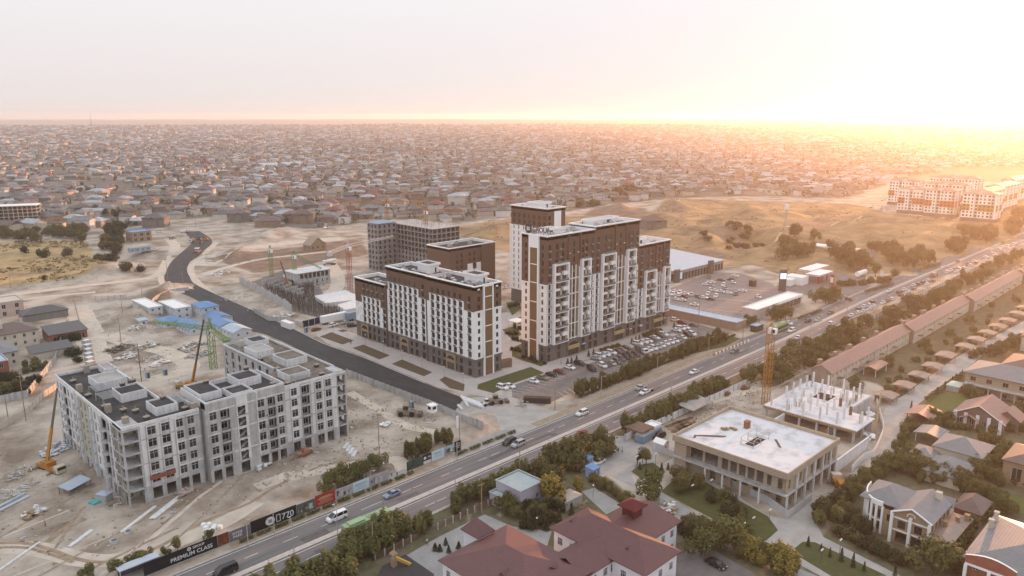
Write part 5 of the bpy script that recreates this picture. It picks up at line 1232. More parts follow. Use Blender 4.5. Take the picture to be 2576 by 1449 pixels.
for i,(u,v_)in enumerate(((2560,700),(2540,760))):pass
b=thing('greenhouse','small pale greenhouse on the corner of the bright lawn','greenhouse',T(3,2,1880,1020),local=True);m_=MB();m_.box(-3,3,-2,2,0,1.8);m_.build('wall',M_METL,b);m_=MB();m_.hip(-3, 3,-2,2,1.8,.8,.1);m_.build('roof',M('green_sheet',(.5,.55,.5),(.42,.5,.45),scale=.7),b)
# ---- compound gate, guard houses, kiosks, containers
small_house('guard_house','brown hipped guard house at the compound gate','hut',171.6,177,120.6,126,2.8,'hip',1.4,M('clay_roof',(.19,.13,.1),(.15,.1,.08),scale=.6),M('guard_wall',(.26,.18,.14),(.22,.15,.12),scale=.5),((1.0,1.2,.9),),sp=3,door=('t',3.2,.9,2.1,M_FRW))
small_house('store_room','white flat store room attached behind the brown guard house','hut',177.2,180.6,120,123.5,2.9,'flat',0,M_WHT,M_WHT, ())
q=T(2,3,1500,180);small_house('cabin','white gabled watch cabin at the corner of the site fence','hut',q.x-1.4,q.x+1.4,q.y-1.6,q.y+1.6,2.5,'gable',.8,M_WHT,M('cabin_white',(.62,.64,.68),(.57,.59,.63),scale=.8),((1.0,.8,.8),),over=.25,ax='y')
for i,(X,Y)in enumerate(((745,345),(812,450),(690,370))):
 q=T(2,3,X,Y);small_house('kiosk',['blue cabin beside the white car in the compound','blue cabin with two doors, nearest the bare corner of the yard','pale blue cabin half hidden by trees behind the other cabins'][i],'cabin',q.x-1.2,q.x+1.6,q.y-1.1,q.y+1.5,2.5,'shed',.25,R_BLUE if i<2 else R_SKY,M('kiosk_blue',(.25,.36,.5),(.3,.4,.52),scale=.6),((.2,2.0,.7),),sp=1.3,over=.2,sides='t')
q=T(2,3,1370,60);b=thing('container_bin','long blue steel skip heaped with rubble beside the hedge','skip',q,.78+.0,local=True);m_=MB();m_.box(-5,5,-1.5,1.5,.2,2.3,0);m_.build('bin',M('skip_blue',(.16,.25,.34),(.2,.28,.36),scale=.6,kind='rows',dir='X',ws=1.0,amt=.3),b);m_=MB();[m_.ball((RN.uniform(-4.2,4.2),RN.uniform(-1,1),2.3),RN.uniform(.3,.7),sz=.6)for _ in range(26)];m_.build('rubble',M_WOOD,b)
b['_x']=0;b.rotation_euler=(0,0,0.06)
q=T(2,2,1840,1240);b=thing('site_canopy','rusty sheet roof on posts over the timber yard','canopy',q,0,local=True);m_=MB();m_.face([(-6,-3,2.6),(6,-3,2.6),(6,3,3.2),(-6, 3,3.2)]);m_.face([(-6,-3,2.5),(-6,3,3.1),(6,3,3.1),(6,-3,2.5)]);m_.face([(-6, -3,2.5),(6,-3,2.5),(6,-3,2.6),(-6,-3,2.6)]);m_.build('roof',M('old_sheet',(.3,.31,.32),(.24,.22, .2),scale=.4,detail=8),b);m_=MB();[m_.box(x-.08,x+.08,y-.08,y+.08,0,2.6)for x in(-5.6,0,5.6)for y in(-2.8,2.8)];m_.build('post',M_WOOD,b)
for i in range(9):
 q=T(2,2,1640+30*(i%3)+60*(i//3),1380-20*(i//3)+24*(i%3));b=MB();b.X=Matrix.Translation(q)@Matrix.Rotation(.06*(i%3-1),4,'Z')
 for k in range(5):b.box(-3.4,3.4,k*.3,k*.3+.22,0,.2)
 tag(b.build('timber_stack',M_WOOD if i%2 else M('dark_timber',(.16,.12,.09),(.12,.09,.07),scale=1)),'layer of long boards lying in the timber yard beside the sheet canopy','timber','boards in the timber yard')
for i,(X,Y)in enumerate(((2150,1080),(2340,1020),(2330,970))):
 q=T(2,2,X,Y);b=MB();b.X=Matrix.Translation(q)
 for k in range(8):b.box(RN.uniform(-2,0), RN.uniform(.5,2.5),-1+.25*k,-.85+.25*k,0,RN.uniform(.6,1.4))
 tag(b.build('form_panel_stack',M_RUST),['dark formwork panel stack by the fence beyond the sheet canopy','dark formwork crate near the yellow crane','second dark formwork crate near the yellow crane'][i],'formwork')
 # ---------------------------------------------------------------- vehicles
PAINT={}
def paint(n,c,rough=.35):
 if n not in PAINT:PAINT[n]=M('paint_'+n,c,tuple(x*.93 for x in c),scale=1,rough=rough,spec=.5)
 return PAINT[n]
for n,c in(('white',(.72,.73,.75)),('silver',(.38,.4,.42)),('black', (.018,.018,.022)),('grey',(.13,.135,.14)),('red',(.17,.02,.025)),('tan',(.24,.19,.14)),('brown',(.09,.06,.05)),('blue',(.2,.27,.36)),('green',(.2,.42,.2)),('yellow',(.5,.3,.05))):paint(n,c)
M_TYR=M('tyre',(.02,.02,.02),rough=.9);M_HUB=M('hub',(.3,.3,.31),rough=.4);M_CGL=M('car_glass',(.012,.014,.018),rough=.08,spec=.6)
M_LMP=M('lamp_clear',(.6,.6,.58),rough=.3);M_TAIL=M('lamp_red',(.25,.015,.01),rough=.3)
SPEC={'sedan':(4.6,1.8,[(-2.3,.62),(-2.2,.92),(-1.4,.98),(1.0,.95),(2.1,.74),(2.3,.5)],(-1.75,1.15),(-.95,.35),1.44),'suv':(4.6,1.9,[(-2.3,.7),(-2.25,1.05),(-1.4,1.1),(1.05,1.08),(2.15,.92),(2.3,.6)],(-2.2,1.2),(-1.9,.35),1.72),'hatchback':(4.0,1.72,[(-2.0,.66),(-1.95,.98),(-1.2,1.0),(.9,.96),(1.85,.76),(2.0,.5)],(-1.9,1.05),(-1.45,.25),1.5),'van':(5.0,1.95,[(-2.5,.8),(-2.48,1.12),(-1.4,1.14),(1.5,1.1),(2.35,.9),(2.5,.55)],(-2.45,1.85),(-2.3,.75),1.95)}
def car_meshes(kind,one=False):
 L,W_,st,(b0,b1),(r0,r1),rz=SPEC[kind];w=W_/2;B=MB()
 def ring(x,z):k=.86 if abs(x)>L/2-.12 else(.96 if abs(x)>L/2-.5 else 1);return[(x,-w*k,.28),(x,-w*k,z*.72),(x,-w*k*.93,z),(x,w*k*.93,z),(x,w*k,z*.72),(x,w*k,.28)]
 R_=[ring(*s)for s in st]
 for a,b in zip(R_,R_[1:]):
  for i in range(5):B.face([a[i],a[i+1],b[i+1],b[i]],0)
  B.face([a[5],a[0],b[0],b[5]],3)
 B.face(R_[0],0);B.face(R_[-1][::-1],0)
 wi,wo=w*.74,w*.9;zb=st[2][1]-.02
 bq=[(b0,-wo,zb),(b1,-wo,zb),(b1,wo, zb),(b0,wo,zb)];rq=[(r0,-wi,rz-.06),(r1,-wi,rz-.06),(r1,wi,rz-.06),(r0,wi,rz-.06)]
 G_=B if one else MB();gm=1 if one else 0
 for i in range(4):G_.face([bq[i],bq[(i+1)%4],rq[(i+1)%4],rq[i]],gm)
 e=.03;B.face([(r0-e,-wi-e,rz-.06),(r1+e,-wi-e,rz-.06),(r1+e,wi+e,rz-.06),(r0-e,wi+e,rz-.06)][::-1],0)
 c=[(r0+.12,-wi+.1,rz),(r1-.12,-wi+.1,rz),(r1-.12,wi-.1,rz),(r0+.12,wi-.1,rz)];o=[(r0-e,-wi-e,rz-.06),(r1+e,-wi-e, rz-.06),(r1+e,wi+e,rz-.06),(r0-e,wi+e,rz-.06)]
 B.face(c,0)
 for i in range(4):B.face([o[i],o[(i+1)%4],c[(i+1)%4],c[i]],0)
 for sg in(-1,1):
  for t in(0,.36,.62,1)if kind!='van' else(0,.3,.75,1):
   f=lambda P,Q_:tuple(P[k]+(Q_[k]-P[k])*t for k in range(3))
   p,q=f((b0,sg*wo,zb),(b1,sg*wo,zb)),f((r0,sg*wi,rz-.05),(r1,sg*wi,rz-.05));B.tube((p[0],p[1]+sg*.01,p[2]),(q[0],q[1]+sg*.01,q[2]),.045,n=4,m=0,cap=False)
 for sg in(-1,1):B.box(b1-.3,b1-.1,sg*(w+.09)-.09,sg*(w+.09)+.09,zb-.02,zb+.12,0)
 Wm=MB()
 def wheel(b,x,y,m0,m1):b.tube((x,y-.11,.32),(x,y+.11,.32),.32,n=12,m=m0);b.tube((x,y-.115,.32),(x,y+.115,.32),.19,n=10,m=m1)
 if one:
  for x in(-L*.3,L*.31):
   for y in(-w+.1,w-.1):wheel(B,x,y,2,4)
  for y in(-w*.68,w*.68):B.box(L/2-.14,L/2+.01,y-.2,y+.2,.56,.7,4);B.box(-L/2-.01,-L/2+.1,y-.18,y+.18,.72,.88,5)
  return B
 wheel(Wm,0,0,0,1);hl=MB();hl.box(-.13,.02,-.2,.2,-.07,.07);tl=MB();tl.box(-.02,.12,-.18,.18,-.08,.08)
 return B,G_,Wm,hl,tl,L,w
_cars={}
def car(kind,col,p,rz,label,group=None,fine=True):
 k=(kind,col,fine)
 p=Vector((p[0],p[1],hgt(p[0],p[1])+.052));cat='van' if kind=='van' else 'car'
 if k in _cars:
  if not fine:
   o=_cars[k].copy();COL.objects.link(o);o.location=p;o.rotation_euler=(0,0,rz);tag(o,label)
   if group:o['group']=group
   elif 'group' in o:del o['group']
   return o
  o=dup(_cars[k],p,rz,label,group)
  if not group and 'group' in o:del o['group']
  return o
 if not fine:
  me=car_meshes(kind,True).mesh(kind,[PAINT[col],M_CGL,M_TYR,M_TYR,M_HUB,M_TAIL]);o=link(kind,me,None,p,rz);tag(o,label,cat,group);_cars[k]=o;return o
 B,G_,Wm,hl,tl,L,w=car_meshes(kind)
 o=thing(kind,label,cat,p,rz,group,local=True)
 B.build('body',[PAINT[col],M_CGL,M_TYR,M_TYR],o);G_.build('window_glass',M_CGL,o);wm=Wm.mesh('wheel',[M_TYR,M_HUB])
 for x in(-L*.3,L*.31):
  for y in(-w+.1,w-.1):link('wheel',wm,o,(x,y,0 if False else 0))
 hm_,tm_=hl.mesh('headlight',[M_LMP]),tl.mesh('tail_light',[M_TAIL])
 for y in(-w*.68,w*.68):link('headlight',hm_,o,(L/2-.02,y,.62)); link('tail_light',tm_,o,(-L/2,y,.8))
 _cars[k]=o;return o
rad=math.radians
W='white'
# traffic near the camera: upper lanes come towards the camera, lower lanes go away
for kind,col,t,hd,lab in(('van','black',(0,3,2270,1425),180,'black van cut by the bottom edge on the near end of the main road'),('van',W,(1,3,815,880),180,'white minivan on the main road left of the green bus'),('sedan','blue',(1,3,1372,645),180,'grey blue sedan on the main road between the red banner and the side road'),('suv','black',(1,3,2550,118),180,'black car driving beside a silver car on the main road'),('suv','silver',(2,3,62,140),180,'silver car driving beside a black car on the main road'),('suv',W,(2,2,705,1275),180,'white car with dark roof glass on the main road near the junction'),('sedan',W,(2,2,1335,1062),180,'white sedan on the main road beside a pickup'),('sedan',W,(2,2,1832,858),180,'white sedan alone on the main road below the hedge of the parking rows'),('sedan','grey',(2,2,2240,650),180,'dark sedan on the main road at the striped barrier'),('sedan',W,(2,3,870,318),180,'white sedan parked beside the blue cabins in the compound'),('suv','black',(2,3,1475,58),170,'dark car parked on the sand beside the blue skip'),('sedan','black',(2,3,2050,1350),268,'black sedan parked on the school drive beside the round planter')):
 car(kind,col,T(*t),rad(hd),lab)
RA=[(1,2,2480,1015,W,'suv'),(1,2,2550,1000,W,'sedan'),(2,2,214,950,W,'sedan'),(2,2,305,915,'tan','sedan'),(2,2,395,885,'black','sedan'),(2,2,475,855,'red','sedan'),(2,2,578,812,W,'sedan'),(2,2,680,775,'black','suv'),(2,2,845,718,'silver','sedan'),(2,2,885,698,W,'suv'),(2,2,938,680,W,'sedan'),(2,2,998,664,W,'suv'),(2,2,1060,650,'brown','sedan'),(2,2,1100,632,'tan','sedan'),(2,2,1138,614,'black','sedan'),(2,2,1265,572,W,'suv'),(2,2,1320,555,W,'sedan'),(2,2,1366,543,W,'sedan'),(2,2,1405,530,'black','sedan'),(2,2,1436,512,W,'sedan'),(2,2,1488,494,'black','sedan'),(2,2,1520,480,W,'suv'),(2,2,1652,436,W,'sedan'),(2,2,1697,420,W,'suv'),(2,2,1740,410,W,'sedan'),(2,2,1640,334,W,'suv'),(2,2,1712,364,'red','suv'),(2,2,1825,384,'grey','sedan')]
RB=[(800,830,'black','van'),(912,794,W,'suv'),(955,784,'brown','hatchback'),(1010,772,'silver','hatchback'),(1060,754,'grey','suv'),(1098,728, 'grey','suv'),(1148,710,'black','suv'),(1192,694,'brown','suv'),(1246,684,'brown','suv'),(1342,640,W,'sedan'),(1380,628,W,'sedan'),(1425,617,W,'suv'),(1468,604,'silver','sedan'),(1505,588,W,'sedan'),(1548,567,W,'sedan'),(1594,554,W,'sedan'),(1640,540,W,'sedan'),(1674,527,'grey','sedan'),(1718,510,W,'sedan'),(1768,484,'black','suv'),(1812,474,W,'suv')]
KW={'suv':'tall car','sedan':'sedan','hatchback':'hatchback','van':'van'}
for i,(c,r_,X,Y,col,kd)in enumerate(RA):car(kd,col,T(c,r_,X,Y),rad(276),'%s %s, %s from the junction in the tall slab parking row'%(col,KW[kd],ORD[i]),'cars parked along the tall slab')
for i,(X,Y,col,kd)in enumerate(RB):car(kd,col,T(2,2,X,Y),rad(250),'%s %s, %s from the junction in the hedge parking row'%(col,KW[kd],ORD[i]),'cars parked along the road hedge')
MALL=[(2,2,1630,45,W),(2,2,1685,58,W),(2,2,1742,66,W),(2,2,1620,72,W),(2,2,1678,84,W),(2,2,1735,98,'red'),(2,2,1802,80,'silver'),(2,2,1868,98,'grey'),(2,2,1926,106,W),(2,2,1972,72,W),(2,2,1995,122,'brown'),(2,2,2052,92,W),(2,2,1652,122,W),(2,2,1706,130,W),(2,2,1834,178,W),(2,2,2000,24,W),(2,2,2045,36,W),(2,2,2096,44,W),(2,2,2172,58,W),(2,2,2148,14,'silver'),(2,2,2318,38,W),(2,2,2476,98,W),(2,2,2250,72,'grey'),(2,1,1980,1350,'grey'),(2,1,2102,1378,'brown'),(2,1,2202,1372,'black'),(2,1,2242,1336,W),(2,1,2225,1402,W),(2,1,2002,1398,W),(2,1,1955,1422,W),(2,1,2005,1428,'silver'),(2,1,2126,1428,W)]
for i,(c,r_,X,Y,col)in enumerate(sorted(MALL,key=lambda q:(q[1],q[2]))):car(('sedan','suv','sedan','hatchback')[i%4],col,T(c,r_,X,Y),rad((290,200,110,250)[i%4]),'%s car on the brown mall car park, the %s counted from the back'%(col,ORD[i]),'cars on the mall car park',fine=False)
QL=[(2,305,510,W),(2,635,370,W),(2,785,312,'black'),(2,842,287,W),(2,906,259,W),(2,960,242,W),(2,912,226,'grey'),(2,966,195,W),(2,1020,220,W),(2,1020,180,W),(2,1062,189,W),(2,1050,158,'black'),(2,1157,157,W),(2,1206,137,'grey'),(2,1246,120,W),(2,1336,80,'black'),(2,1318,54,'black'),(2,1406,46,W),(2,1370,24,W),(2,1466,20,'grey')]+[(1,X,Y,c)for X,Y,c in((1462,1430,W),(1515,1420,'grey'),(1552,1402,'black'),(1600,1418,W),(1606,1382,W),(1660,1390,'red'),(1800,1297,W),(1840,1280,W),(1872,1269,'grey'),(1914,1254,'silver'),(1890,1291,W),(1926,1269,W),(1970,1256,W),(2010,1216,'grey'),(2032,1228,W),(2068,1187,W),(2092,1206,'grey'),(2176,1139,W),(2202,1151,W),(2246,1102,W),(2276,1118,W),(2330,1072,W),(2358,1086,'silver'),(2410,1037,W),(2416,1061,W),(2455,1046,W),(2466,1016,W),(2496,1001,W),(2502,1021,'silver'),(2536,986,W),(2560,978,W))]
for i,(r_,X,Y,col)in enumerate(QL):car(('sedan','suv','sedan','sedan','hatchback')[i%5], col,T(3,r_,X,Y),rad(1),'%s car in the traffic driving away, the %s from the near end'%(col,ORD[i]),'cars driving away on the main road',fine=False)
for i,(r_,X,Y,col,hd)in enumerate(((2,236,440,W,180),(2,400,343,'black',180),(2,503,333,'silver',180),(2,630,258,'grey',180),(2,1217,38,W,180),(1,1765,1244,W,180),(1,1905,1188,'grey',180),(1,2362,997,'grey',180),(2,208,363,W,240),(2,812,124,'black',250))):
 car('sedan' if i else 'suv',col,T(3,r_,X,Y),rad(hd),'%s car coming along the upper lanes beyond the crane, %s from the crane'%(col,ORD[i])if hd==180 else '%s car turning off towards the strip of shops beyond the yellow crane'%col,fine=False)
for c,r_,X,Y,kd,col,hd,lab in((1,2,780,384,'suv',W,10,'white car beside the long white trailer'),(1,2,900,358,'sedan','silver',10,'silver car beside the long white trailer, nearest the white block'),(1,2,965,388,'suv','black',-30,'black car at the back corner of the white block'),(1,2,605,428,'sedan','red',10,'dark red car beside the dark blue site gate'),(0,1,1600,890,'van',W,0,'white van in front of the dark house on the left slope'),(0,1,1458,1070, 'sedan',W,0,'white car by the long blue cabin'),(0,1,1556,1062,'sedan',W,0,'white car right of the long blue cabin'),(1,1,690,850,'suv',W,40,'white car parked beside the dark lorry at the brick house'),(1,1,735,850,'suv',W,100,'second white car parked beside the dark lorry at the brick house'),(1,2,2520,5,'sedan',W,0,'white car in the yard between the two finished blocks')):
 car(kd,col,T(c,r_,X,Y),rad(hd),lab,fine=False)
_=[(3,1,1150,575),(3,1,1180,560),(3,1,1230,600),(3,1,1245,570),(3,1,1140,655),(3,1,1165,640),(3,1,1195,660),(3,1,1215,640),(3,1,1035,645),(3,1,1060,630),(3,1,1320,575),(3,1,1420,718),(3,1,1515,738),(3,1,1760,755),(3,1,1880,772),(3,1,1270,705),(3,1,1300,712)]
for i,q in enumerate(_):car('sedan',W if i%4 else 'silver',T(*q),rad(40*(i%3)),'%s car in the far lot by the white and orange blocks, the %s there'%(W if i%4 else 'silver',ORD[i]),'cars by the white and orange blocks',fine=False)
def boxy(name,label,cat,p,rz,parts):
 o=thing(name,label,cat,(p[0],p[1],hgt(p[0],p[1])+.055),rz,local=True)
 for nm,mats,fn in parts:b=MB();fn(b);b.build(nm,mats,o)
 return o
def wheels(xs,w,r=.5):return lambda b:[b.tube((x,y-.15,r),(x,y+.15,r),r,n=12)for x in xs for y in(-w,w)]
def bus(label,t,hd,col='green'):
 def body(b):b.box(-6,6,-1.25,1.25,.4,1.2,0);b.box(-6,6,-1.25,1.25, 2.35,3.0,0);b.box(-5.9,5.9,-1.15,1.15,3.0,3.1,0);b.box(-4.8,-1.0,-.9,.9,3.1,3.45,0);b.box(.2,3.4,-.6,.6,3.1,3.3,0);[b.box(.5+.5*i,.7+.5*i,-.45,.45,3.301,3.32,1)for i in range(5)]
 def glass(b):b.box(-5.95,5.95,-1.22,1.22,1.2,2.35,0);[b.box(x-.06,x+.06,-1.24,1.24,1.2,2.35,1)for x in np.arange(-5,6,1.6)]
 return boxy('city_bus',label,'bus',T(*t),rad(hd),(('body',[paint('bus_green',(.25,.38,.2))if col=='green' else PAINT[W],M_FRG],body),('window_glass',[M_CGL,PAINT['green']],glass),('wheel',M_TYR,wheels((3.6,),1.05)),('wheel',M_TYR,wheels((-3.2,),1.05))))
bus('green city bus on the near lanes half hidden by the roadside trees',(1,3,1120,985),0);bus('green and white bus at the stop beyond the yellow crane',(3,2,110,430),180)
def truck(name,label,p,rz,L,cab,box,h,chassis=True):
 return boxy(name, label,'truck',p,rz,(('cab',[PAINT[cab],M_CGL],lambda b:(b.box(L/2-1.6,L/2,-1.05,1.05,.5,2.2,0),b.box(L/2-.9,L/2+.01,-.95,.95,1.35,2.05,1),b.box(L/2-1.3,L/2-.5,-1.07,1.07,1.35,2.0,1))),('cargo_box',PAINT[box],lambda b:b.box(-L/2,L/2-1.75,-1.1,1.1,.8,h)),('wheel',M_TYR,wheels((L/2-.9,),.95,.42)),('wheel',M_TYR,wheels((-L/2+1.1,),.95,.42))))
truck('box_truck','white cabbed light truck with grey box in the row along the hedge',T(2,2,1300,650),rad(256),6.2,W,'grey',2.7)
truck('dump_truck','tan dump truck in the far queue of cars',T(3,1,1670,1335),0,7,'tan','tan',2.6);truck('box_truck','dark lorry in front of the unfinished brick house',T(1,1,665,830),rad(-44),8,W,'grey',3.2);truck('dump_truck','white lorry on the dirt track left of the new asphalt',T(0,1,1735,955),rad(45),7,W,'tan',2.2);truck('dump_truck','white lorry waiting at the far end of the new asphalt',T(0,1,1857,890),rad(-20),6,W,W,2.0);truck('dump_truck','black and white lorry standing on the new asphalt',T(0,1,1930,985),rad(225),6.5,W,'black',2.5)
boxy('pickup','silver pickup beside a white sedan on the main road','pickup',T(2,2,1297,1020),rad(180),(('body',[PAINT['silver'],M_CGL],lambda b:(b.box(.1,2.5,-.9,.9,.45,1.05,0),b.box(-2.5,.1,-.9,.9,.45,.75,0),b.box(-2.5,.1,-.9,-.8,.75,1.15,0),b.box(-2.5,.1,.8,.9,.75,1.15,0),b.box(-2.5,-2.4,-.8,.8,.75,1.15,0),b.box(-.2,1.3, -.82,.82,1.05,1.7,0),b.box(-.1,1.32,-.84,.84,1.15,1.6,1))),('wheel',M_TYR,wheels((1.6,),.8,.36)),('wheel',M_TYR,wheels((-1.5,),.8,.36))))
boxy('pickup','dark red pickup waiting at the compound entry','pickup',T(2,3,730,48),rad(100),(('body',[PAINT['red'],M_CGL],lambda b:(b.box(-2.4,2.4,-.9,.9,.45,1.0,0),b.box(-.4,1.2,-.8,.8,1.0,1.7,0),b.box(-.3,1.22,-.82,.82,1.1,1.6,1),b.box(-2.3,-.5,-.7,.7,1.0,1.02,1))),('wheel',M_TYR,wheels((1.5,),.8,.36)),('wheel',M_TYR,wheels((-1.5,),.8,.36))))
def loader(label,p,rz,col='yellow',k=1.0):
 o=boxy('wheel_loader',label,'digger',p,rz,(('body',[PAINT[col],M_CGL],lambda b:(b.box(-2.6,-.2,-.9,.9,.8,1.7,0),b.box(-.2,1.6,-.7,.7,.7,1.2,0),b.box(-1.0,.3,-.65,.65,1.7,2.7,1),b.box(-1.1,.4,-.75,.75,2.7,2.85,0))),('boom',PAINT[col],lambda b:(b.tube((.6,-.5,1.3),(2.8,-.5,.8), .14,n=4),b.tube((.6,.5,1.3),(2.8,.5,.8),.14,n=4))),('bucket',M_FRG,lambda b:b.prism([(2.7,-1.2),(3.7,-1.2),(3.7,1.2),(2.7,1.2)],.15,.9)),('wheel',M_TYR,wheels((1.2,),.95,.65)),('wheel',M_TYR,wheels((-1.6,),.95,.65))));o.scale=(k,)*3;return o
loader('dusty yellow wheel loader on the sand beside the watch box',T(1,2,1525,1285),rad(-45),'tan',1.25);loader('tan wheel loader beside the stacked concrete pipes',T(1,2,2420,1165), rad(-25),'tan',1.1);loader('small white skid loader beside the stacked concrete pipes',T(1,2,2315,1180),rad(180),W,.75)
def roller(label,p,rz,col):boxy('road_roller',label,'roller',p,rz,(('body',[PAINT[col],M_CGL],lambda b:(b.box(-1.8,1.0,-.8,.8,.8,1.5,0),b.box(-.8,.5,-.7,.7,1.5,2.4, 1),b.box(-.9,.7,-.8,.8,2.4,2.55,0))),('drum',M_FRG,lambda b:b.tube((1.5,-.95,.7),(1.5,.95,.7),.7,n=14)),('wheel',M_TYR,wheels((-1.2,),.8,.65))))
roller('road roller nearest the left edge of the new asphalt',T(0,1,2010,965),rad(45),'grey');roller('road roller in front of another roller on the new asphalt',T(0,1, 2027,1000),rad(225),'grey');roller('yellow road roller at the right edge of the new asphalt',T(0,1,2078,970),rad(45),'yellow')
boxy('paver','asphalt paver with pale canopy on the new road','paver',T(0,1,1985,1090),rad(45),(('body',[PAINT['brown'],PAINT[W]],lambda b:(b.box(-3,3,-1.6,1.6,.4,1.5,0),b.box(-1.6,1.6,-1.4,1.4,3.2, 3.4,1),[b.box(x-.06,x+.06,y-.06,y+.06,1.5,3.2,0)for x in(-1.4,1.4)for y in(-1.2,1.2)])),('wheel',M_TYR,wheels((-1.5,1.5),1.5,.5))))
boxy('mixer_truck','white concrete mixer lorry on the track behind the small shell','truck',T(1,1,745,1215),rad(-40),(('cab',[PAINT[W],M_CGL], lambda b:(b.box(-4.4,-2.6,-1.2,1.2,.5,2.8,0),b.box(-4.42,-3.4,-1.1,1.1,1.6,2.5,1))),('drum',PAINT[W], lambda b:(b.tube((-2.3,0,2.1),(1.5,0,2.7),1.0,1.35,n=12),b.tube((1.5,0,2.7),(4.0,0,3.3),1.35,.6, n=12))),('chassis',M_FRG,lambda b:b.box(-4.2,4,-.9,.9,.6,1.0)),('wheel',M_TYR,wheels((-3.4,1.4,2.8),1.05,.5))))
for nm,lab,t,rz,L,col in(('trailer','long white box trailer behind the planting beds',(1,2,785,345),-.0,13,W),('container','white container standing beside the fresh asphalt',(1,2,322,400),-.78*2,8,W),('trailer','blue curtain trailer behind the white block corner',(1,2,990,320),0,8,'blue')):
 boxy(nm,lab,'trailer',T(*t),rz,(('body',PAINT[col],lambda b:b.box(-L/2,L/2,-1.25,1.25,.9 if nm=='trailer' else .1,3.9 if nm=='trailer' else 2.8)),('wheel',M_TYR,wheels((-L/2+1.2,-L/2+2.5),1.0,.45)))if nm=='trailer' else(('body',PAINT[col],lambda b:b.box(-L/2,L/2,-1.25,1.25,.1,2.8)),('door', PAINT['silver'],lambda b:b.box(-L/2-.06,-L/2-.004,-1.1,1.1,.2,2.7))))
 # ---------------------------------------------------------------- trees and shrubs
def leafmat(n,a,b,cols,amt=.55):return M(n,a,b,scale=.55,detail=5,rough=.75,spec=.15,kind='objrand',cols=cols,amt=amt,lo=.3,hi=.7)
L_GRN=leafmat('foliage_olive',(.05,.058,.02),(.17,.16,.058),[(.08,.085,.028),(.125,.115,.04),(.062,.07,.024),(.155,.135,.05)])
L_YEL=leafmat('foliage_yellow',(.15,.12,.03), (.27,.21,.055),[(.17,.135,.035),(.24,.18,.05)],.3)
L_AUT=leafmat('foliage_autumn',(.055,.055,.02),(.13,.115,.045),[(.075,.07,.028),(.11,.09,.035),(.06,.065,.022)])
L_DRK=leafmat('foliage_dark',(.02,.026,.012),(.045,.05,.022),[(.025,.03,.014),(.05,.05,.022)],.4)
M_BARK=M('bark',(.10,.075,.055),(.16,.12,.09),scale=3)
def crown_mesh(seed,kind,n,ls,mat):
 rn=random.Random(seed);V=[];Fc=[]
 cl=[]
 if kind=='round':
  for i in range(9):
   a=rn.uniform(0,6.28);d=rn.uniform(0,.30)**.8;cl.append((math.cos(a)*d,math.sin(a)*d,rn.uniform(.34,.76),rn.uniform(.15,.26),rn.uniform(.18,.30)))
 elif kind=='plume':
  for i in range(12):
   a=rn.uniform(0,6.28);d=rn.uniform(.02,.30);cl.append((math.cos(a)*d,math.sin(a)*d, .62-d*.7+rn.uniform(-.16,.14),.12,rn.uniform(.24,.36)))
 elif kind=='cone':
  for i in range(9):z=.06+i*.1;cl.append((0,0,z,.20*(1.02-z)+.015,.09))
 else:
  for i in range(8):a=rn.uniform(0,6.28);d=rn.uniform(0,.38);cl.append((math.cos(a)*d,math.sin(a)*d,rn.uniform(.25,.6),rn.uniform(.18,.28),rn.uniform(.2,.36)))
 for _ in range(n):
  x,y,z,rh,rv=rn.choice(cl);u=rn.uniform(-1,1);a=rn.uniform(0,6.28);q=math.sqrt(1-u*u); k=rn.uniform(.55,1.0)**.5
  if rn.random()<.12:k*=rn.uniform(1.1,1.4)
  p=Vector((x+math.cos(a)*q*rh*k,y+math.sin(a)*q*rh*k,max(.03,z+u*rv*k)))
  nrm=(Vector((math.cos(a)*q,math.sin(a)*q,u+.25))+Vector((rn.uniform(-.7,.7),rn.uniform(-.7,.7),rn.uniform(-.5,.7)))).normalized()
  t1=nrm.cross(Vector((rn.uniform(-1,1),rn.uniform(-1,1),rn.uniform(-.2,1)))).normalized();t2=nrm.cross(t1);s_=ls*rn.uniform(.6,1.25);i0=len(V)
  for c in(-t1*s_-t2*s_*.25,t2*s_*-.6+t1*s_*.15,t1*s_*1.1,t2*s_*.6-t1*s_*.1):V.append(tuple(p+c))
  Fc.append((i0,i0+1,i0+2,i0+3))
 me=bpy.data.meshes.new('crown');me.from_pydata(V,[],Fc);me.materials.append(mat);return me
def trunk_mesh(seed,kind):
 rn=random.Random(seed);b=MB()
 if kind in('cone','bush'):b.tube((0,0,-.02),(0,0,.35),.02,.012,n=5)
 else:
  b.tube((0,0,-.03),(.01,0,.3),.028,.02,n=6);b.tube((.01,0,.3),(0,.01,.62),.02,.008,n=5)
  for i in range(5):a=i*1.26+rn.random();z=.2+.06*i;b.tube((0,0,z),(math.cos(a)*.22,math.sin(a)*.22,z+.28),.012,.004,n=4)
 return b.mesh('trunk',[M_BARK])
TV={}
for kd,mats,n,ls in(('round',(L_GRN,L_AUT,L_DRK),1700,.042),('plume',(L_GRN,L_YEL,L_AUT),1700,.045),('cone',(L_DRK,),600,.035),('bush',(L_GRN,L_AUT,L_DRK),900,.062)):
 for m_ in mats:
  for v in range(3):TV.setdefault((kd,m_.name),[]).append((crown_mesh(len(TV)*7+v,kd,n,ls,m_),trunk_mesh(v,kd)))
NTREE=0
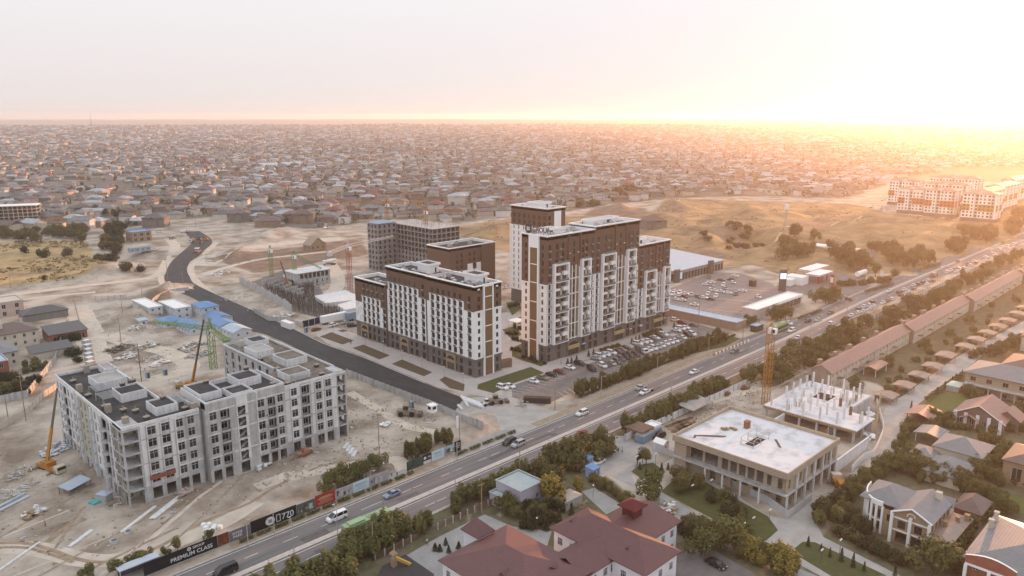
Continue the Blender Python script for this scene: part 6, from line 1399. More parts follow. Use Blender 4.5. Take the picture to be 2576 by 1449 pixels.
def tree(p,h,kind,mat,label,group=None,w=1.0,name=None):
 global NTREE;NTREE+=1
 c,t=RN.choice(TV[(kind,mat.name)]);z=hgt(p[0],p[1])
 o=thing(name or('autumn_tree' if kind=='round' and mat is L_AUT else 'dark_bush' if kind=='bush' and mat is L_DRK else '')or{'round':'broadleaf_tree','plume':'willow_tree','cone':'cypress','bush':'shrub'}[kind],label,'shrub' if kind=='bush' else 'tree',(p[0],p[1],z-.05),RN.uniform(0,6.28),group,local=True)  # bushes with dark foliage get a name of their own
 w*=RN.uniform(.88,1.15);h*=1.22 if kind=='bush' else 1.14;o.scale=(h*w,h*w,h);link('crown',c,o);link('trunk',t,o);return o
def row(A,B,n,h,kind,mat,label,group,jit=1.0,w=1.0, alt=None):
 A,B=Vector(A[:2]),Vector(B[:2])
 for i in range(n):
  p=A.lerp(B,(i+.5)/n);p=(p.x+RN.uniform(-jit,jit),p.y+RN.uniform(-jit,jit))
  tree(p,h*RN.uniform(.8,1.2),kind,(alt if alt and RN.random()<.3 else mat),label,group,w)
def blob(P,n,h,kind,mat,label,group,w=1.0,alt=None):
 xs=[p[0]for p in P];ys=[p[1]for p in P];k=0;tr=0
 while k<n and tr<n*60:
  tr+=1;x,y=RN.uniform(min(xs),max(xs)),RN.uniform(min(ys),max(ys))
  if inpoly(x,y,P):tree((x,y),h*RN.uniform(.7,1.25),kind,(alt if alt and RN.random()<.35 else mat),label,group,w);k+=1
def hedgeline(A,B,label,gap=9,h=.9,w=.8):
 rn=random.Random(3);A,B=Vector((*A[:2],0)),Vector((*B[:2],0));L=(B-A).length;d=(B-A)/L;q=Vector((-d.y,d.x,0));V=[];Fc=[]
 for i in range(int(L*60)):
  u=rn.uniform(0,L)
  if u%gap>gap-.9:continue
  c=A+d*u+q*rn.uniform(-w,w)*.55+Vector((0,0,h*rn.uniform(.12,1.0)**.6));t1=Vector((rn.uniform(-1,1),rn.uniform(-1,1),rn.uniform(-.7,.7))).normalized()*.22;t2=t1.cross(Vector((rn.uniform(-1,1),rn.uniform(-1,1),1))).normalized()*.14;k=len(V);V+=[tuple(c-t1),tuple(c-t2),tuple(c+t1),tuple(c+t2)];Fc.append((k,k+1,k+2,k+3))
 me=bpy.data.meshes.new('hedge');me.from_pydata(V,[],Fc);me.materials.append(L_GRN);tag(link('hedge',me),label,'hedge')
 # roadside rows
row((54,126.2),(98,126.4),17,5.6,'plume',L_GRN,'olive green willow in the roadside row in front of the school yard','willows in front of the school yard',1.2,1.1)
row((50,122.8),(74,122.8),7,5.4,'plume', L_AUT,'yellowing willow behind the roadside row at the bottom edge','yellowing willows at the bottom edge',1.5,1.2,L_GRN)
row((106,128.4),(134,128.6),12,5.2,'plume',L_GRN,'olive green willow between the lilac building and the main road','willows beside the lilac building',1.2,1.1)
row((134,126.3),(162,126.6),12,5.8,'plume',L_GRN,'olive green willow between the lilac building and the compound entry','willows before the compound entry',2,1.1,L_AUT)
row((140,124),(160,121),8,5.0,'bush',L_AUT,'brownish shrub behind the blue cabins','shrubs behind the blue cabins',1.6,.9,L_GRN)
row((171, 126.3),(228,127.2),26,5.4,'plume',L_GRN,'olive green willow between the timber yard fence and the main road','willows along the timber yard fence',1.2,1.1)
row((237,122.6),(330,122.4),26,6.6,'round',L_GRN,'big olive tree between the first terrace and the main road','big trees behind the terraces',2.5,.9)
row((240,116.4),(318,114.8),18,6.2,'round',L_GRN,'olive tree in the inner row behind the first terrace','inner trees behind the terraces',3,.95,L_AUT)
row((335,119.5),(600,120.5),30,6.2,'round',L_AUT,'autumn tree along the far part of the main road','autumn trees along the far road', 4,1.0,L_GRN)
row((335,114),(420,112),14,5,'bush',L_AUT,'brown shrub behind the middle terrace','shrubs behind the middle terrace',3,.9)
row((184,156.8),(222,157.2),16,5.0,'plume',L_AUT,'brown green tree of the hedge between parking rows and main road','hedge trees of the parking rows',1.2,1.1,L_GRN)
row((222,157.3),(280,158),26,4.8,'plume',L_AUT,'brown green tree of the hedge below the tall slab','hedge trees below the tall slab',1.2,1.1,L_GRN)
hedgeline((188,155.7),(290, 157.5),"low clipped hedge along the kerb of the upper lanes")
hedgeline((64,150.6),(112,150.7),"clipped hedge on the verge in front of the banner fence",4.2)
hedgeline((127,150.8),(150,150.8),"clipped hedge on the verge before the junction",5)
row((77,129.2),(93,129),8,6.0,'plume',L_GRN,'tall olive willow half hiding the green bus','willows before the green bus',.8,1.1)
# trees behind the banner fence
for X,Y,h in((740,590,5),(820,560,4.6),(700,615,4),(920,505, 5),(1000,490,5.4),(1070,470,5),(1110,450,4),(1235,395,5.2)):tree(T(1,3,X,Y),h,'round',L_GRN,'dark olive tree behind the pale and red banners','trees behind the banners', 1.0)
blob(TL(1,3,[(1500,290),(1560,170),(1900,80),(2030,120),(1900,200),(1640,270)]),10,5,'plume',L_AUT, 'brown green tree behind the banner fence at the junction','trees behind the junction banners',1.0,L_GRN)
for i,(X,Y,h)in enumerate(((1200,1440,3.5),(1335,1380,3.2),(1465,1330,3.6),(1790,1210,3.2),(2105,1090,2.8),(1662,1250,2),(890,1470,3))):tree(T(0,3,X,Y),h,'round',L_GRN,'small round tree on the sand, %s from the bottom edge along the black banner fence'%ORD[(1,2,3,5,6,4,0)[i]])
# school grounds and the planted strips
for X,Y in((130,905),(218,890),(340,985),(470,905),(598,830)):tree(T(2,3,X, Y),3.0,'cone',L_DRK,'dark little cypress in the garden behind the school','cypresses behind the school',1.3)
for X,Y in((1910,1135),(1803,1190),(1850,1200),(1940,1215),(2040,1175)):tree(T(1,3,X,Y),1.7,'cone',L_DRK,'small dark clipped conifer around the flower bed of the school yard','conifers of the flower bed',1.8)
blob(TL(2,3,[(0,900),(80,780),(330,700),(560,760),(380, 900),(120,1010)]),22,2.2,'bush',L_DRK,'low dark shrub in the garden behind the school','garden shrubs behind the school',1.1,L_GRN)
tree(T(2,3,420,740),7.5,'plume',L_YEL,'bright yellow tree beside the metal garage');tree(T(2,3, 650,620),4.5,'plume',L_YEL,'yellow green tree left of the bare yard corner')
tree(T(2,3,410,560),6,'round',L_AUT,'brown tree behind the bright yellow tree');tree(T(2,3,300,480),6,'round',L_AUT,'brown tree behind the lilac building')
tree(T(1,3,2500,800),5,'round',L_GRN,'green tree at the left corner of the lilac building');tree(T(2,3,20,840),4.2,'round',L_GRN,'green tree in front of the lilac building')
row(T(2,3,800,470),T(2,3,1200,740),20,2.0,'bush',L_AUT,'scrubby shrub along the path between yard and school','scrub between yard and school',.9,1.2,L_GRN)
tree(T(2,3,1365,690),7.5,'round',L_GRN,'big olive tree behind the far wing of the school');tree(T(2,3, 1350,330),4.5,'round',L_GRN,'green tree beside the dark board on the round lawn')
for X,Y in((1285,375),(1505,380),(1350,440),(1570,380)):tree(T(2,3,X,Y),2.0,'cone',L_DRK,'little dark cypress on the round lawn','cypresses of the round lawn',1.2)
blob(TL(2,3,[(1500,560),(1640,480),(1900,560),(1880,640),(1640,640)]),9,3.6,'round',L_GRN,'olive tree on the long lawn along the pale shell','trees on the long lawn',1.1,L_AUT)
blob(TL(2,3,[(1900,640),(2100,660),(2250,780),(2440,980),(2300,1010),(2000,800)]),12,3.0,'bush',L_DRK,'dark shrub on the long lawn along the pale shell','shrubs on the long lawn',1.0,L_GRN)
for X,Y,h in((1900,1250,7),(2100,1180,7.5),(2000,1150,6),(1830,1020,3.5),(1900,1010,3.5),(2180,1130,5)):tree(T(2,3,X,Y),h,'round',L_GRN,'olive tree standing between the school and the long lawn','trees right of the school',1.0)
row(T(2,3,2270,1220),T(2,3,2576,1370),8,4.2,'plume',L_YEL,'yellowing willow right of the school drive','yellow willows by the school drive',.8,1.1,L_AUT);row(T(3,3,0,1380),T(3,3,180,1440),4,6,'plume',L_YEL,'yellow olive tree at the bottom edge beside the path','yellow trees at the bottom edge',.8,1.0,L_GRN)
blob(TL(2,3,[(1700,930),(1830,960),(1980,1050),(1800,1110),(1690,1030)]),8,2,'bush', L_DRK,'dark shrub at the end wall of the school','shrubs at the school end',1.1)
for i,(X,Y,h)in enumerate(((402,1150,2.4),(533,1200,1.8),(620,1260,2.2),(735,1300,3),(853,1360,3.2),(965,1400,2.2),(1275,1449,2.4))):tree(T(3,3,X,Y),h,'cone',L_DRK,'%s little cypress from the left on the lawn below the mansion'%ORD[i],None,.9)
# villa gardens
HG='hedges and shrubs of the villa gardens'
def hedge(pts,n,h,mat=L_GRN,lab='tall olive hedge tree',kd='round',w=.9,alt=L_AUT):
 for a,b,in zip(pts,pts[1:]):row(T(3,*a),T(3,*b),n,h,kd,mat,lab,lab,1.0,w,alt)
hedge([(3,520,900),(3,640,800),(3,790,700)],4,4.2,L_DRK,'dark shrub at the street corner of the mansion garden');hedge([(3,840,650),(3,950,540),(3,1100,450),(3,1250,340)],5,3.8,L_GRN,'hedge tree along the street behind the mansion')
hedge([(3,1250,340),(3,1400,60),(2,1400,1420)],6,3.4,L_GRN,'hedge tree along the street beside the grey roofed houses');hedge([(3,1250,380),(3,1500,430),(3,1900,560), (3,2050,620)],7,4.6,L_GRN,'tall hedge tree behind the mansion')
hedge([(3,2050,620),(3,2220,700),(3,2400,850)],5,4.0,L_GRN,'hedge tree behind the brown outbuilding');hedge([(3,2060,480),(3,2250,360),(3,2330,280)],5,4.2,L_GRN,'tree between the grey roofed houses and the tan villa')
hedge([(3,740,1020),(3,880,1130),(3,1080,1200),(3,1180,1250)],5,2.6,L_DRK,'dark shrub in the front garden of the mansion','bush',1.1);hedge([(3,1230,1300),(3,1400,1330)],5,2.2,L_DRK,'dark shrub beside the mansion gate','bush',1.1);hedge([(3,800,900),(3,900,960),(3,1010,1060)],3,3.2,L_DRK,'rounded shrub under the curved mansion front','bush')
tree(T(3,3,1650,1420),8.5,'round',L_GRN,'big yellow green tree in front of the mansion terrace');hedge([(3,1850,1300),(3,1950,1100),(3,2080,960)],6,3.4,L_AUT,'brown shrub between the mansion and the red brick villa','bush')
hedge([(2,1450,1440),(2,1660,1400),(2,1900,1400),(2,2300,1480)],5,2.6,L_GRN,'shrub in front of the pink gabled villa','bush');hedgeline(T(3,2,1590,1140),T(3,2,1960,880),'low hedge along the bright lawn',99,1.5,1.3)
for X,Y in((1775,1010),(1885,930),(1850,960),(1950,890),(1700,1070),(1660,1290),(1440,1210)):tree(T(3,2,X,Y),2.6,'cone',L_DRK,'slim cypress along the bright lawn by the street','cypresses along the street',.8)
hedge([(2,2230,690),(2,2400,640),(2,2560,560)],6,4.6,L_GRN,'garden tree at the right edge above the villas');hedge([(3,2300,480),(3,2576,560)],4,2,L_GRN,'shrub on the lawn of the tan villa','bush');hedge([(2,2300,1480),(2,2560,1440)],4,2.4,L_GRN,'shrub below the pink gabled villa','bush')
for i,(x,y)in enumerate(cps[:13]):
 for k in range(3 if i<8 else 1):tree((x+RN.uniform(4,10),y+RN.uniform(-1.5,10)),RN.uniform(1.8,3.4),'bush',RN.choice((L_GRN,L_GRN,L_AUT)),'garden shrub between the carports and the terraces','shrubs between carports and terraces',1.0)
 if i%2==0:tree((x+RN.uniform(3,9),y+RN.uniform(8,13)),RN.uniform(3.5,5),'round',L_GRN,'garden tree between the carports and the terraces','trees between carports and terraces',1.0)
GT=[((3,2,1650,1330),(3,2,1850,1400),5),((3,2,2100,1150),(3,2,1980,1050),5),((3,3,1380,240),(3,3,1480,300),4),((3,3,2250,420),(3,3,2350,560),5),((3,3,1500,480),(3,3,2150,560),12),((3,3,2150,800),(3,3,2060,980),6),((3,3,1820,1180),(3,3,1960,1020),6),((3,3,560,960),(3,3,900,620),9),((3,3,1900,1449),(3,3,1850,1300),4),((3,2,2380,1340),(3,2,2560,1240),4),((3,3,2150,120),(3,3,2400,200),5),((3,2,2500,900),(3,2,2576,1000),3),((3,2,2050,720),(3,2,2250,640),6),((2,3,1750,960),(2,3,1960,1080),5)]
for a,b,n in GT:row(T(*a),T(*b),n,3.6,'plume',L_GRN,'leafy green garden tree among the villas','garden trees among the villas',1.6,1.15,L_AUT)
blob(TL(2,1,[(1900,1000),(2300,860),(2576,1000),(2500,1080),(2100,1090)]),16,3.6,'bush',L_AUT,'dark scrub bush on the slopes behind the mall','bushes behind the mall',1.4,L_DRK)
# right middle distance
blob(TL(3,1,[(90,1180),(200,960),(330,1000),(480,1150),(300,1200)]),15,9,'round',L_AUT,'tree of the thicket behind the petrol station, left of the long canopy','thicket left of the long canopy',.9,L_GRN)
blob(TL(3,1,[(530,1120),(700,1090),(1000,1200),(1030,1270),(700,1270)]),16,9,'round',L_AUT,'tree of the thicket behind the petrol station, in front of the long canopy','thicket in front of the long canopy',.9,L_GRN)
blob(TL(3,1,[(1130,1180),(1250,1120),(1650,1130),(1660,1240),(1450,1280),(1250,1240)]),16,8,'round',L_AUT,'tree of the clump inside the loop road','clump inside the loop road',.9,L_GRN)
row(T(3,1,1030,1095),T(3,1,1250,1105),6,8,'round',L_AUT,'tree in the short row above the loop road','row above the loop road',2,.9);tree(T(3,1,1080,1335),8,'round',L_GRN,'round tree left of the white petrol board');tree(T(3,1,1265,1345),5,'round',L_AUT,'small tree right of the white petrol board');tree(T(3,1,460,1005),9,'round',L_AUT,'single dark tree above the long canopy')
row(T(3,1,740,1430),T(3,1,1220,1390),12,3.4,'bush',L_AUT,'shrub on the verge below the petrol station','verge shrubs below the petrol station',2,1.2,L_GRN);hedgeline(T(3,2,980,50),T(3,1,1260,1420), 'hedge along the road below the petrol station',99,1.5,1.6)
hedgeline(T(3,2,300,320),T(3,2,540,235),'hedge on the traffic island before the shop strip',99,1.3,1.3);hedgeline(T(3,1,1520,1285),T(3,1,1730,1220),'hedge along the road beside the loop road',99,2,2)
row(T(3,2,490,150),T(3,2,690,130),7,7,'round',L_GRN,'tree of the round clump beside the shop strip','clump beside the shop strip',2,1.0);row(T(3,2,20,330),T(3,2,150,320),5,7,'round',L_GRN,'tree at the near end of the shop strip','trees at the shop strip end',2,1.0);row(T(2,2,2330,380),T(2,2,2450,360),4,4.5,'round',L_GRN,'small tree behind the bus kiosk','trees behind the kiosk',1,1.0)
blob(TL(3,1,[(1800,1110),(1950,950),(2450,870),(2480,930),(2200,1020),(1900,1120)]),26,8,'round',L_AUT,'golden hazy tree along the upper side of the far road','trees above the far road',1.0)
blob(TL(3,1,[(2420,880),(2440,740),(2700,700),(2700,840)]), 12,10,'round',L_AUT,'golden hazy tree in front of the white and orange blocks','trees before the white and orange blocks',1.0);blob(TL(3,1,[(1850,720),(1920,680),(1900,600),(1860,640)]),6,9,'round',L_GRN,'tree between the two nearest white and orange blocks','trees between the white and orange blocks',.9)
blob(TL(2,1,[(1000,560),(1120,480),(1250,530),(1230,590)]),7,11,'round',L_AUT,'yellowish tree at the edge of town above the dark cutting','trees above the dark cutting',1.1);blob(TL(2,1,[(560,640),(640,590),(1000,590),(900,640)]),12,6,'bush',L_AUT,'brown scrub on the slope behind the rear tower','scrub behind the rear tower',1.2);blob(TL(2,1,[(2130,880),(2250,830),(2400,900),(2250,930)]),10,4.5,'bush',L_AUT,'brown bush in the hollow of the golden hills','bushes in the hollow',1.3)
# left middle distance
blob(TL(0,1,[(0,990),(0,900), (420,900),(840,880),(850,960),(500,1000)]),34,6.5,'round',L_AUT,'brown autumn tree above the dry field','autumn trees above the dry field',1.1,L_GRN);blob(TL(0,1,[(700,880),(830,870),(850,1000),(780,1010)]),5,8,'round',L_GRN,'green tree at the corner of the dry field','green trees at the field corner',.9)
blob(TL(0,1,[(950,1110),(1050,1000),(1250,900),(1150,1120),(1250,1260),(1450,1290),(1350,1340),(1150,1280)]),30,6,'bush',L_DRK,'dark bush in the gully beside the dry field','bushes in the gully',1.2,L_AUT);blob(TL(0,1,[(1080,960),(1100,860),(1250,850),(1230,960)]),9,8,'round',L_DRK,'dark tree at the head of the gully','trees at the gully head',1.0)
for i,(X,Y)in enumerate(((255,1090),(440,1140),(680,1115),(445,1370))):tree(T(0,1,X,Y),(6,6.5,7,3)[i],'bush' if i!=2 else 'round', (L_DRK,L_DRK,L_AUT,L_DRK)[i],['lone dark bush on the left of the dry field','lone dark bush in the middle of the dry field','brown lone tree on the right of the dry field','small bush on the lower edge of the dry field'][i],None,1.0)
blob(TL(0,2,[(640,520),(680,400),(780,400), (830,620),(800,760),(640,700)]),14,3,'bush',L_DRK,'dry dark bush in the gap between the left houses and the site fence','bushes in the left gap',1.2,L_AUT);blob(TL(0,2,[(0,1100),(0,920),(200,930),(420,930),(280,1080)]),22,3.4,'bush',L_DRK,'dark bush in the garden at the left edge','garden bushes at the left edge',1.1,L_GRN);blob(TL(0,2,[(190,820),(300,790),(500, 760),(500,860),(250,860)]),6,3,'bush',L_GRN,'green bush in the yards of the left houses','yard bushes of the left houses',1.0)
blob(TL(0,1,[(600,760),(700,660),(1000,660),(1270,700),(1250,740),(900,770)]),18,6,'round',L_DRK,'dark tree among the small houses above the gully','trees among the houses above the gully',1.0,L_AUT);blob(TL(0,1,[(800,490),(830,440),(920,470),(880,500)]),5,7,'round',L_GRN,'tree on the meadow strip below the left town','trees on the meadow strip',1.0)
# planting round the tall slab
for X,Y in((770,690),(560,770),(600,760),(650,740),(820,670),(1205,560),(1245,540),(1280,525),(1630,400)):tree(T(2,2,X,Y),2.4,'cone',L_DRK,'dark little conifer in the planters between the slab and its parking row','conifers before the tall slab',1.3)
row(T(2,2,900,640),T(2,2,1090,590),8,1.8,'bush',L_AUT,'reddish low shrub in the planters before the slab','shrubs before the slab',.6,1.2);row(T(2,2,1320,500),T(2,2, 1500,450),8,2.4,'bush',L_AUT,'reddish tall shrub before the end of the slab','shrubs before the slab end',.6,1.0)
for a,b in(((-40,620),(90,640)),((20,400),(90,420)),((-60,470),(60,470)),((10,520),(90,540)),((-50,200),(90,160)),((120,700),(340,770))):row(T(2,2,*a),T(2,2,*b),5,1.5,'bush',L_DRK,'dark low shrub in the courtyard between the finished blocks','courtyard shrubs',.8,1.3)
# ---------------------------------------------------------------- houses of the town
WALLC=[M('town_wall_cream',(.52,.46,.38),(.44,.38,.31),scale=.3),M('town_wall_white',(.62,.6,.57),(.55,.53,.5),scale=.3),M('town_wall_brick',(.29,.21,.16),(.23,.17,.13),scale=.4),M('town_wall_rose',(.45,.36,.31),(.38,.3,.26),scale=.3),M('town_wall_grey',(.22,.2,.185),(.17,.155,.145),scale=.4)]
ROOFC=[M('town_roof_brown',(.145,.11,.098),(.115,.086,.08),scale=.3),M('town_roof_mauve',(.165,.135,.135),(.12,.1,.105),scale=.3),M('town_roof_grey',(.22,.22,.235),(.165,.165,.175),scale=.3),M('town_roof_maroon',(.19,.09,.085),(.15,.075,.07),scale=.3),M('town_roof_pale',(.36,.39,.43),(.3,.33,.36),scale=.3),R_DK]
WN_=['cream','white','brick','rose','grey'];RN_=['brown','mauve','grey','maroon','pale metal','dark']
HV=[(13,10,3.8,2.4),(12,11,6.2,2.4),(16, 10,4.2,2.6),(11,9,6.0,2.2),(14,11,6.2,2.6),(19,8,3.6,1.6)]
TWM=winmesh(1.1,1.4,M_FRB,M_GL,1)
def template(v,near):
 L,d,h,rh=HV[v];w=MB();r=MB();x,y=L/2,d/2
 facade(w,(-x,-y),(1, 0),L,0,h,[],0);facade(w,(x,-y),(0,1),d,0,h,[],0);facade(w,(x,y),(-1,0),L,0,h,[],0);facade(w,(-x,y),(0,-1),d,0,h,[],0)
 if v in(1,4):w.box(-x*.35,x*.35,-y-1.6,-y-.01,0,h*.92,0)
 wins=[(-x+L*(i+.5)/5,-y-.03,z,0)for i in range(5)for z in((1,4.1)if h>5 else(1.1,))if not(v in(1,4)and 1<i+.5<4)]+[(x+.03,-y+d*(i+.5)/3,z,FACE_SP)for i in range(3)for z in((1,4.1)if h>5 else(1.1,))]+[(-x-.03,-y+d*(i+.5)/3,z,FACE_S)for i in range(3)for z in((1,4.1)if h>5 else(1.1,))]
 if v in(1,4):wins+=[(o,-y-1.64,z,0)for o in(-1.2,1.2)for z in(1,4.1)]
 if v==3:r.gable(-x,x,-y,y, h,rh,.5,'x',0,0)
 elif near:r.hip(-x,x,-y,y,h,rh,.6,0)
 else:r.hip(-x,x,-y,y,h,rh,.6,0,th=.02)
 if v in(1,4):r.gable(-x*.35,x*.35,-y-1.9,-y+2,h*.92,1.3,.3,'y',0,0)
 return w,r,wins
TPL=[template(v,True)for v in range(6)]
HMESH={}
def town_house(p,rz,v,wi,ri,label,group=None, win=True,sc=1.02):
 k=(v,wi,ri)
 if k not in HMESH:HMESH[k]=(TPL[v][0].mesh('wall',[WALLC[wi]]),TPL[v][1].mesh('roof',[ROOFC[ri]]))
 o=thing('house',label,'house',(p[0],p[1],hgt(p[0],p[1])-.1),rz, group,local=True);o.scale=(sc,sc,sc)
 link('wall',HMESH[k][0],o);link('roof',HMESH[k][1],o)
 if win:
  for x,y,z,a in TPL[v][2]:link('window',TWM,o,(x,y,z),a)
 return o
CAMR=-AZ
TAKEN=[]
SPECIAL=[(1,1,490,810,.1,4,2,0,'tan brick two storey house without glazing above the white track'),(1,1,790,765,.1,1,1,3,'white two storey house with maroon roof right of the brick house'),(1,1,730,660,.1,2,1,3,'long white house with maroon roof behind the white two storey house'),(1,1,1305,705,.05,1,1,0,'white bay fronted house behind the left construction crane'),(1,1,290,770,.2,0,1,4,'low white house with pale metal roof left of the brick house'),(1,1,500,690,.15,2,4,5,'large dark roofed grey house left of the maroon roofs'),(1,1,120,850,.3,2,2,1,'unfinished brown house with broad mauve roof at the town edge'),(1,1,60,760,.3,4,4,2,'grey unfinished house with tall grey roof at the town edge'),(0,1,2180,675,.1,4,1,0,'big white house with hipped brown roof on the town edge above the white track'),(0,1,2420,665,.15,1,1,5,'white gabled house with dark roof at the right of the big white house'),(0,1,2400,800,.3,4,4,1,'bare grey house shell with mauve roof above the new asphalt'),(0,1,2250,770,.2,0,1,5,'low white house with dark roof beside the bare grey shell'),(0,1,1575,850,.1,4,4,5,'dark grey house with steep dark roof alone above the dirt yard'),(0,1,1410,725,0,0,1,0,'low white bungalow on the pale track'),(0,1,500,835,-.5,4,2,5,'brick house with dark roof left of the small garden houses'),(0,1,965,845,0,0,3,4,'low pink house with pale roof among garden trees'),(0,1,1160,660,-.3,4,0,5,'sunlit cream house with dark roof among garden trees'),(0,1,650,570,0,1,0,5,'cream balcony house with dark roof on the left slope'), (0,1,450,600,-.5,4,0,1,'cream house with sunlit end wall on the left slope'),(0,1,270,640,-.5,4,3,5,'rose house with dark roof behind the white concrete frame'),(0,1,920,550,0,5,1,5, 'long low white house with dark roof below the meadow strip'),(0,1,1690,600,.1,1,0,1,'cream two storey house with white balcony at the town edge'),(0,1,2070,550,.2,4,1,1,'white round fronted house with mauve roof behind the big white house'),(0,1,1420,600,.2,3,2,2,'brick shell house with gable at the town edge'),(0,1,745,815,.1,0,1,4,'small white house with pale metal roof beside the garden trees above the field'),(0,1,850,870,.1,3,1,2,'small white gabled house right of the pale roofed one above the field'),(0,1,1090,705,0,0,0,2,'low cream house with grey roof behind garden trees above the gully'),(0,1,930,735,0,5,1,4,'low white shed house with pale roof among the garden trees'),(0,1,830,705,.1,0,3,5,'low rose house with dark roof left among the garden trees'),(0,1,970,650,-.1,5,1, 4,'long low house with pale blue roof behind the garden trees'),(0,1,350,900,-.3,3,0,4,'tiny pale gabled house at the top of the dry field'),(0,1,110,920,-.3,3,0,0,'tiny sunlit gabled house at the left top of the dry field'),(0,1,1000,560,-.1, 4,0,4,'cream house with pale roof below the meadow strip'),(0,1,1500,650,.1,1,4,1,'grey house with mauve roof just above the white track'),(0,1,2600,720,.2,4,3,1,'rose house with mauve roof right of the white gabled house'),(1,1,2020,615,.05,4,1,4,'white modern house with flat looking pale roof behind the frame building'),(1,1,1810,700,.1,1,1,3,'white house with maroon roof just above the frame building'),(1,1,2240,620,.1,1,1,1,'white house with mauve roof left of the rear tower'),(2,1,1420,880,.2,4,4,0,'dark roofed unfinished house behind the tall slab on the golden slope'),(2,1,900,310,.05,4,1,1,'large white mansion with twin gables in a walled court in the middle of town')]
for c,r_,X,Y,a,v,wi,ri,lab in SPECIAL:
 p=T(c,r_,X,Y-20);TAKEN.append((p.x,p.y,15));town_house(p,CAMR+a,v,wi,ri,lab,sc=1.8 if 'mansion' in lab else(1.5 if 'big' in lab or 'large' in lab else 1.3))
EDGE=lambda u:np.interp(u,[q[0]for q in TOWN_EDGE],[q[1]for q in TOWN_EDGE])
def town():
 rn=random.Random(5);cand=[]
 ga=CAMR+.13;ca,sa=math.cos(ga),math.sin(ga)
 for lo,hi,sp in((380,1500,20.5),(1500,2600,23),(2600,5200,33)):
  n=int(hi/sp)+2
  for i in range(-n,n):
   for j in range(-n,n):
    x,y=i*sp*1.1+(j//2%2)*4,j*sp+(j//2)*5.0
    s,t=x*ca-y*sa,x*sa+y*ca;d=math.hypot(s,t)
    if not lo<=d<hi or rn.random()<.08 or(vn(x*.8+500,y*.8)>.6 and d>560):continue
    a0,b0=s,t;s+=rn.uniform(-4,4)+22*vn(a0*.5,b0*.5);t+=rn.uniform(-4,4)+22*vn(b0*.45+300,a0*.45);u,v=xyd(s,t)
    if u<-140 or u>2716 or v>EDGE(u)-3:continue
    if 0<u<660 and 398+.2*(u)<v<412+.2*u and u<330:continue
    if 100<u<310 and 455<v<475:continue
    if any(abs(s-a)<r and abs(t-b)<r for a,b,r in TAKEN):continue
    cand.append((d,s,t,u,v,ga+rn.choice((0,0,math.pi/2,math.pi))+(CAMR if rn.random()<.0 else 0)+rn.uniform(-.12,.12)+.35*vn(a0*.4+90,b0*.4)))
 cand.sort();near=[c for c in cand if-20<c[3]<2596][:265];ids={id(c)for c in near};far=[c for c in cand if id(c)not in ids]
 near.sort(key=lambda c:(round((c[0]-400)/45),c[3]));rows_={}
 for k,(d,s,t,u,v,a)in enumerate(near):
  b=round((d-400)/45);rows_[b]=rows_.get(b,0)+1
  wi,ri,vv=rn.choice((0,0,1,1,2,3, 4)),rn.choice((0,1,1,2,2,3,4,5)),rn.randrange(6)
  lab='%s %s house, %s roof, %s from the left in the %s street of town'%(WN_[wi],'tall' if HV[vv][2]>5 else 'low',RN_[ri].replace('pale metal','pale'),ORD[rows_[b]-1],ORD[b])
  town_house((s,t),a,vv,wi,ri,lab,'houses of the town edge',win=d<640)
  # everything beyond reads as one mass of roofs and trees
 H_=MB();n0=len(WALLC);mats=WALLC+ROOFC;tp=[]
 for w,r,_ in TPL:tp.append((np.array(w.v),w.f,np.array(r.v),r.f))
 V=[];Fc=[];Mi=[];off=0
 for d,s,t,u,v,a in far:
  vv=rn.randrange(6);wv,wf,rv,rf=tp[vv];c,s_=math.cos(a),math.sin(a);z=hgt(s,t)-.2;k=rn.uniform(.8,1.15)*(1 if d<2600 else 1.5);wi=rn.choice((0,1,1,1,0,2,3,4));ri=n0+rn.choice((0,1,1,2,2,2,3,4,4,5))
  for vs,fs,mi in((wv,wf,wi),(rv,rf,ri)):
   q=np.empty_like(vs);q[:,0]=(vs[:,0]*c-vs[:,1]*s_)*k+s;q[:,1]=(vs[:,0]*s_+vs[:,1]*c)*k+t;q[:,2]=vs[:,2]*k+z
   V.append(q);Fc.extend([[i+off for i in f]for f in fs]);Mi.extend([mi]*len(fs));off+=len(vs)
 me=bpy.data.meshes.new('town_houses');me.from_pydata(np.concatenate(V).tolist(),[],Fc)
 for m in mats:me.materials.append(m)
 me.polygons.foreach_set('material_index',Mi);tag(link('town_houses',me),'endless low houses with hipped roofs fading into the haze','town',kind='stuff')
 V=[];Fc=[];Wb=MB()
 for d,s,t,u,v,a in cand:
  m=(2+(3 if vn(s*.7,t*.7+200)>.25 else 0))if d<2600 else 1+(vn(s*.7,t*.7+200)>.3)
  for _ in range(m):
   if rn.random()<.25:continue
   x,y=s+rn.uniform(-13,13),t+rn.uniform(-13,13)
   if xyd(x,y)[1]>EDGE(xyd(x,y)[0]):continue
   z=hgt(x,y);h=rn.uniform(3,7)*(1 if d<2600 else 1.3);w=h*rn.uniform(.3,.5);nq=34 if d<800 else(18 if d<1500 else 8);ls=w*(.34 if d<800 else(.5 if d<1500 else .8))
   for _ in range(nq):
    aa,uu=rn.uniform(0,6.28),rn.uniform(-1,1);q=math.sqrt(1-uu*uu)*rn.uniform(.6, 1);c=Vector((x+math.cos(aa)*q*w,y+math.sin(aa)*q*w,z+h*.55+uu*h*.45))
    t1=Vector((rn.uniform(-1,1),rn.uniform(-1,1),rn.uniform(-.6,.6))).normalized()*ls;t2=t1.cross(Vector((math.cos(aa),math.sin(aa),uu))).normalized()*ls*.7;i0=len(V)
    V+=[tuple(c-t1),tuple(c-t2),tuple(c+t1),tuple(c+t2)];Fc.append((i0,i0+1, i0+2,i0+3))
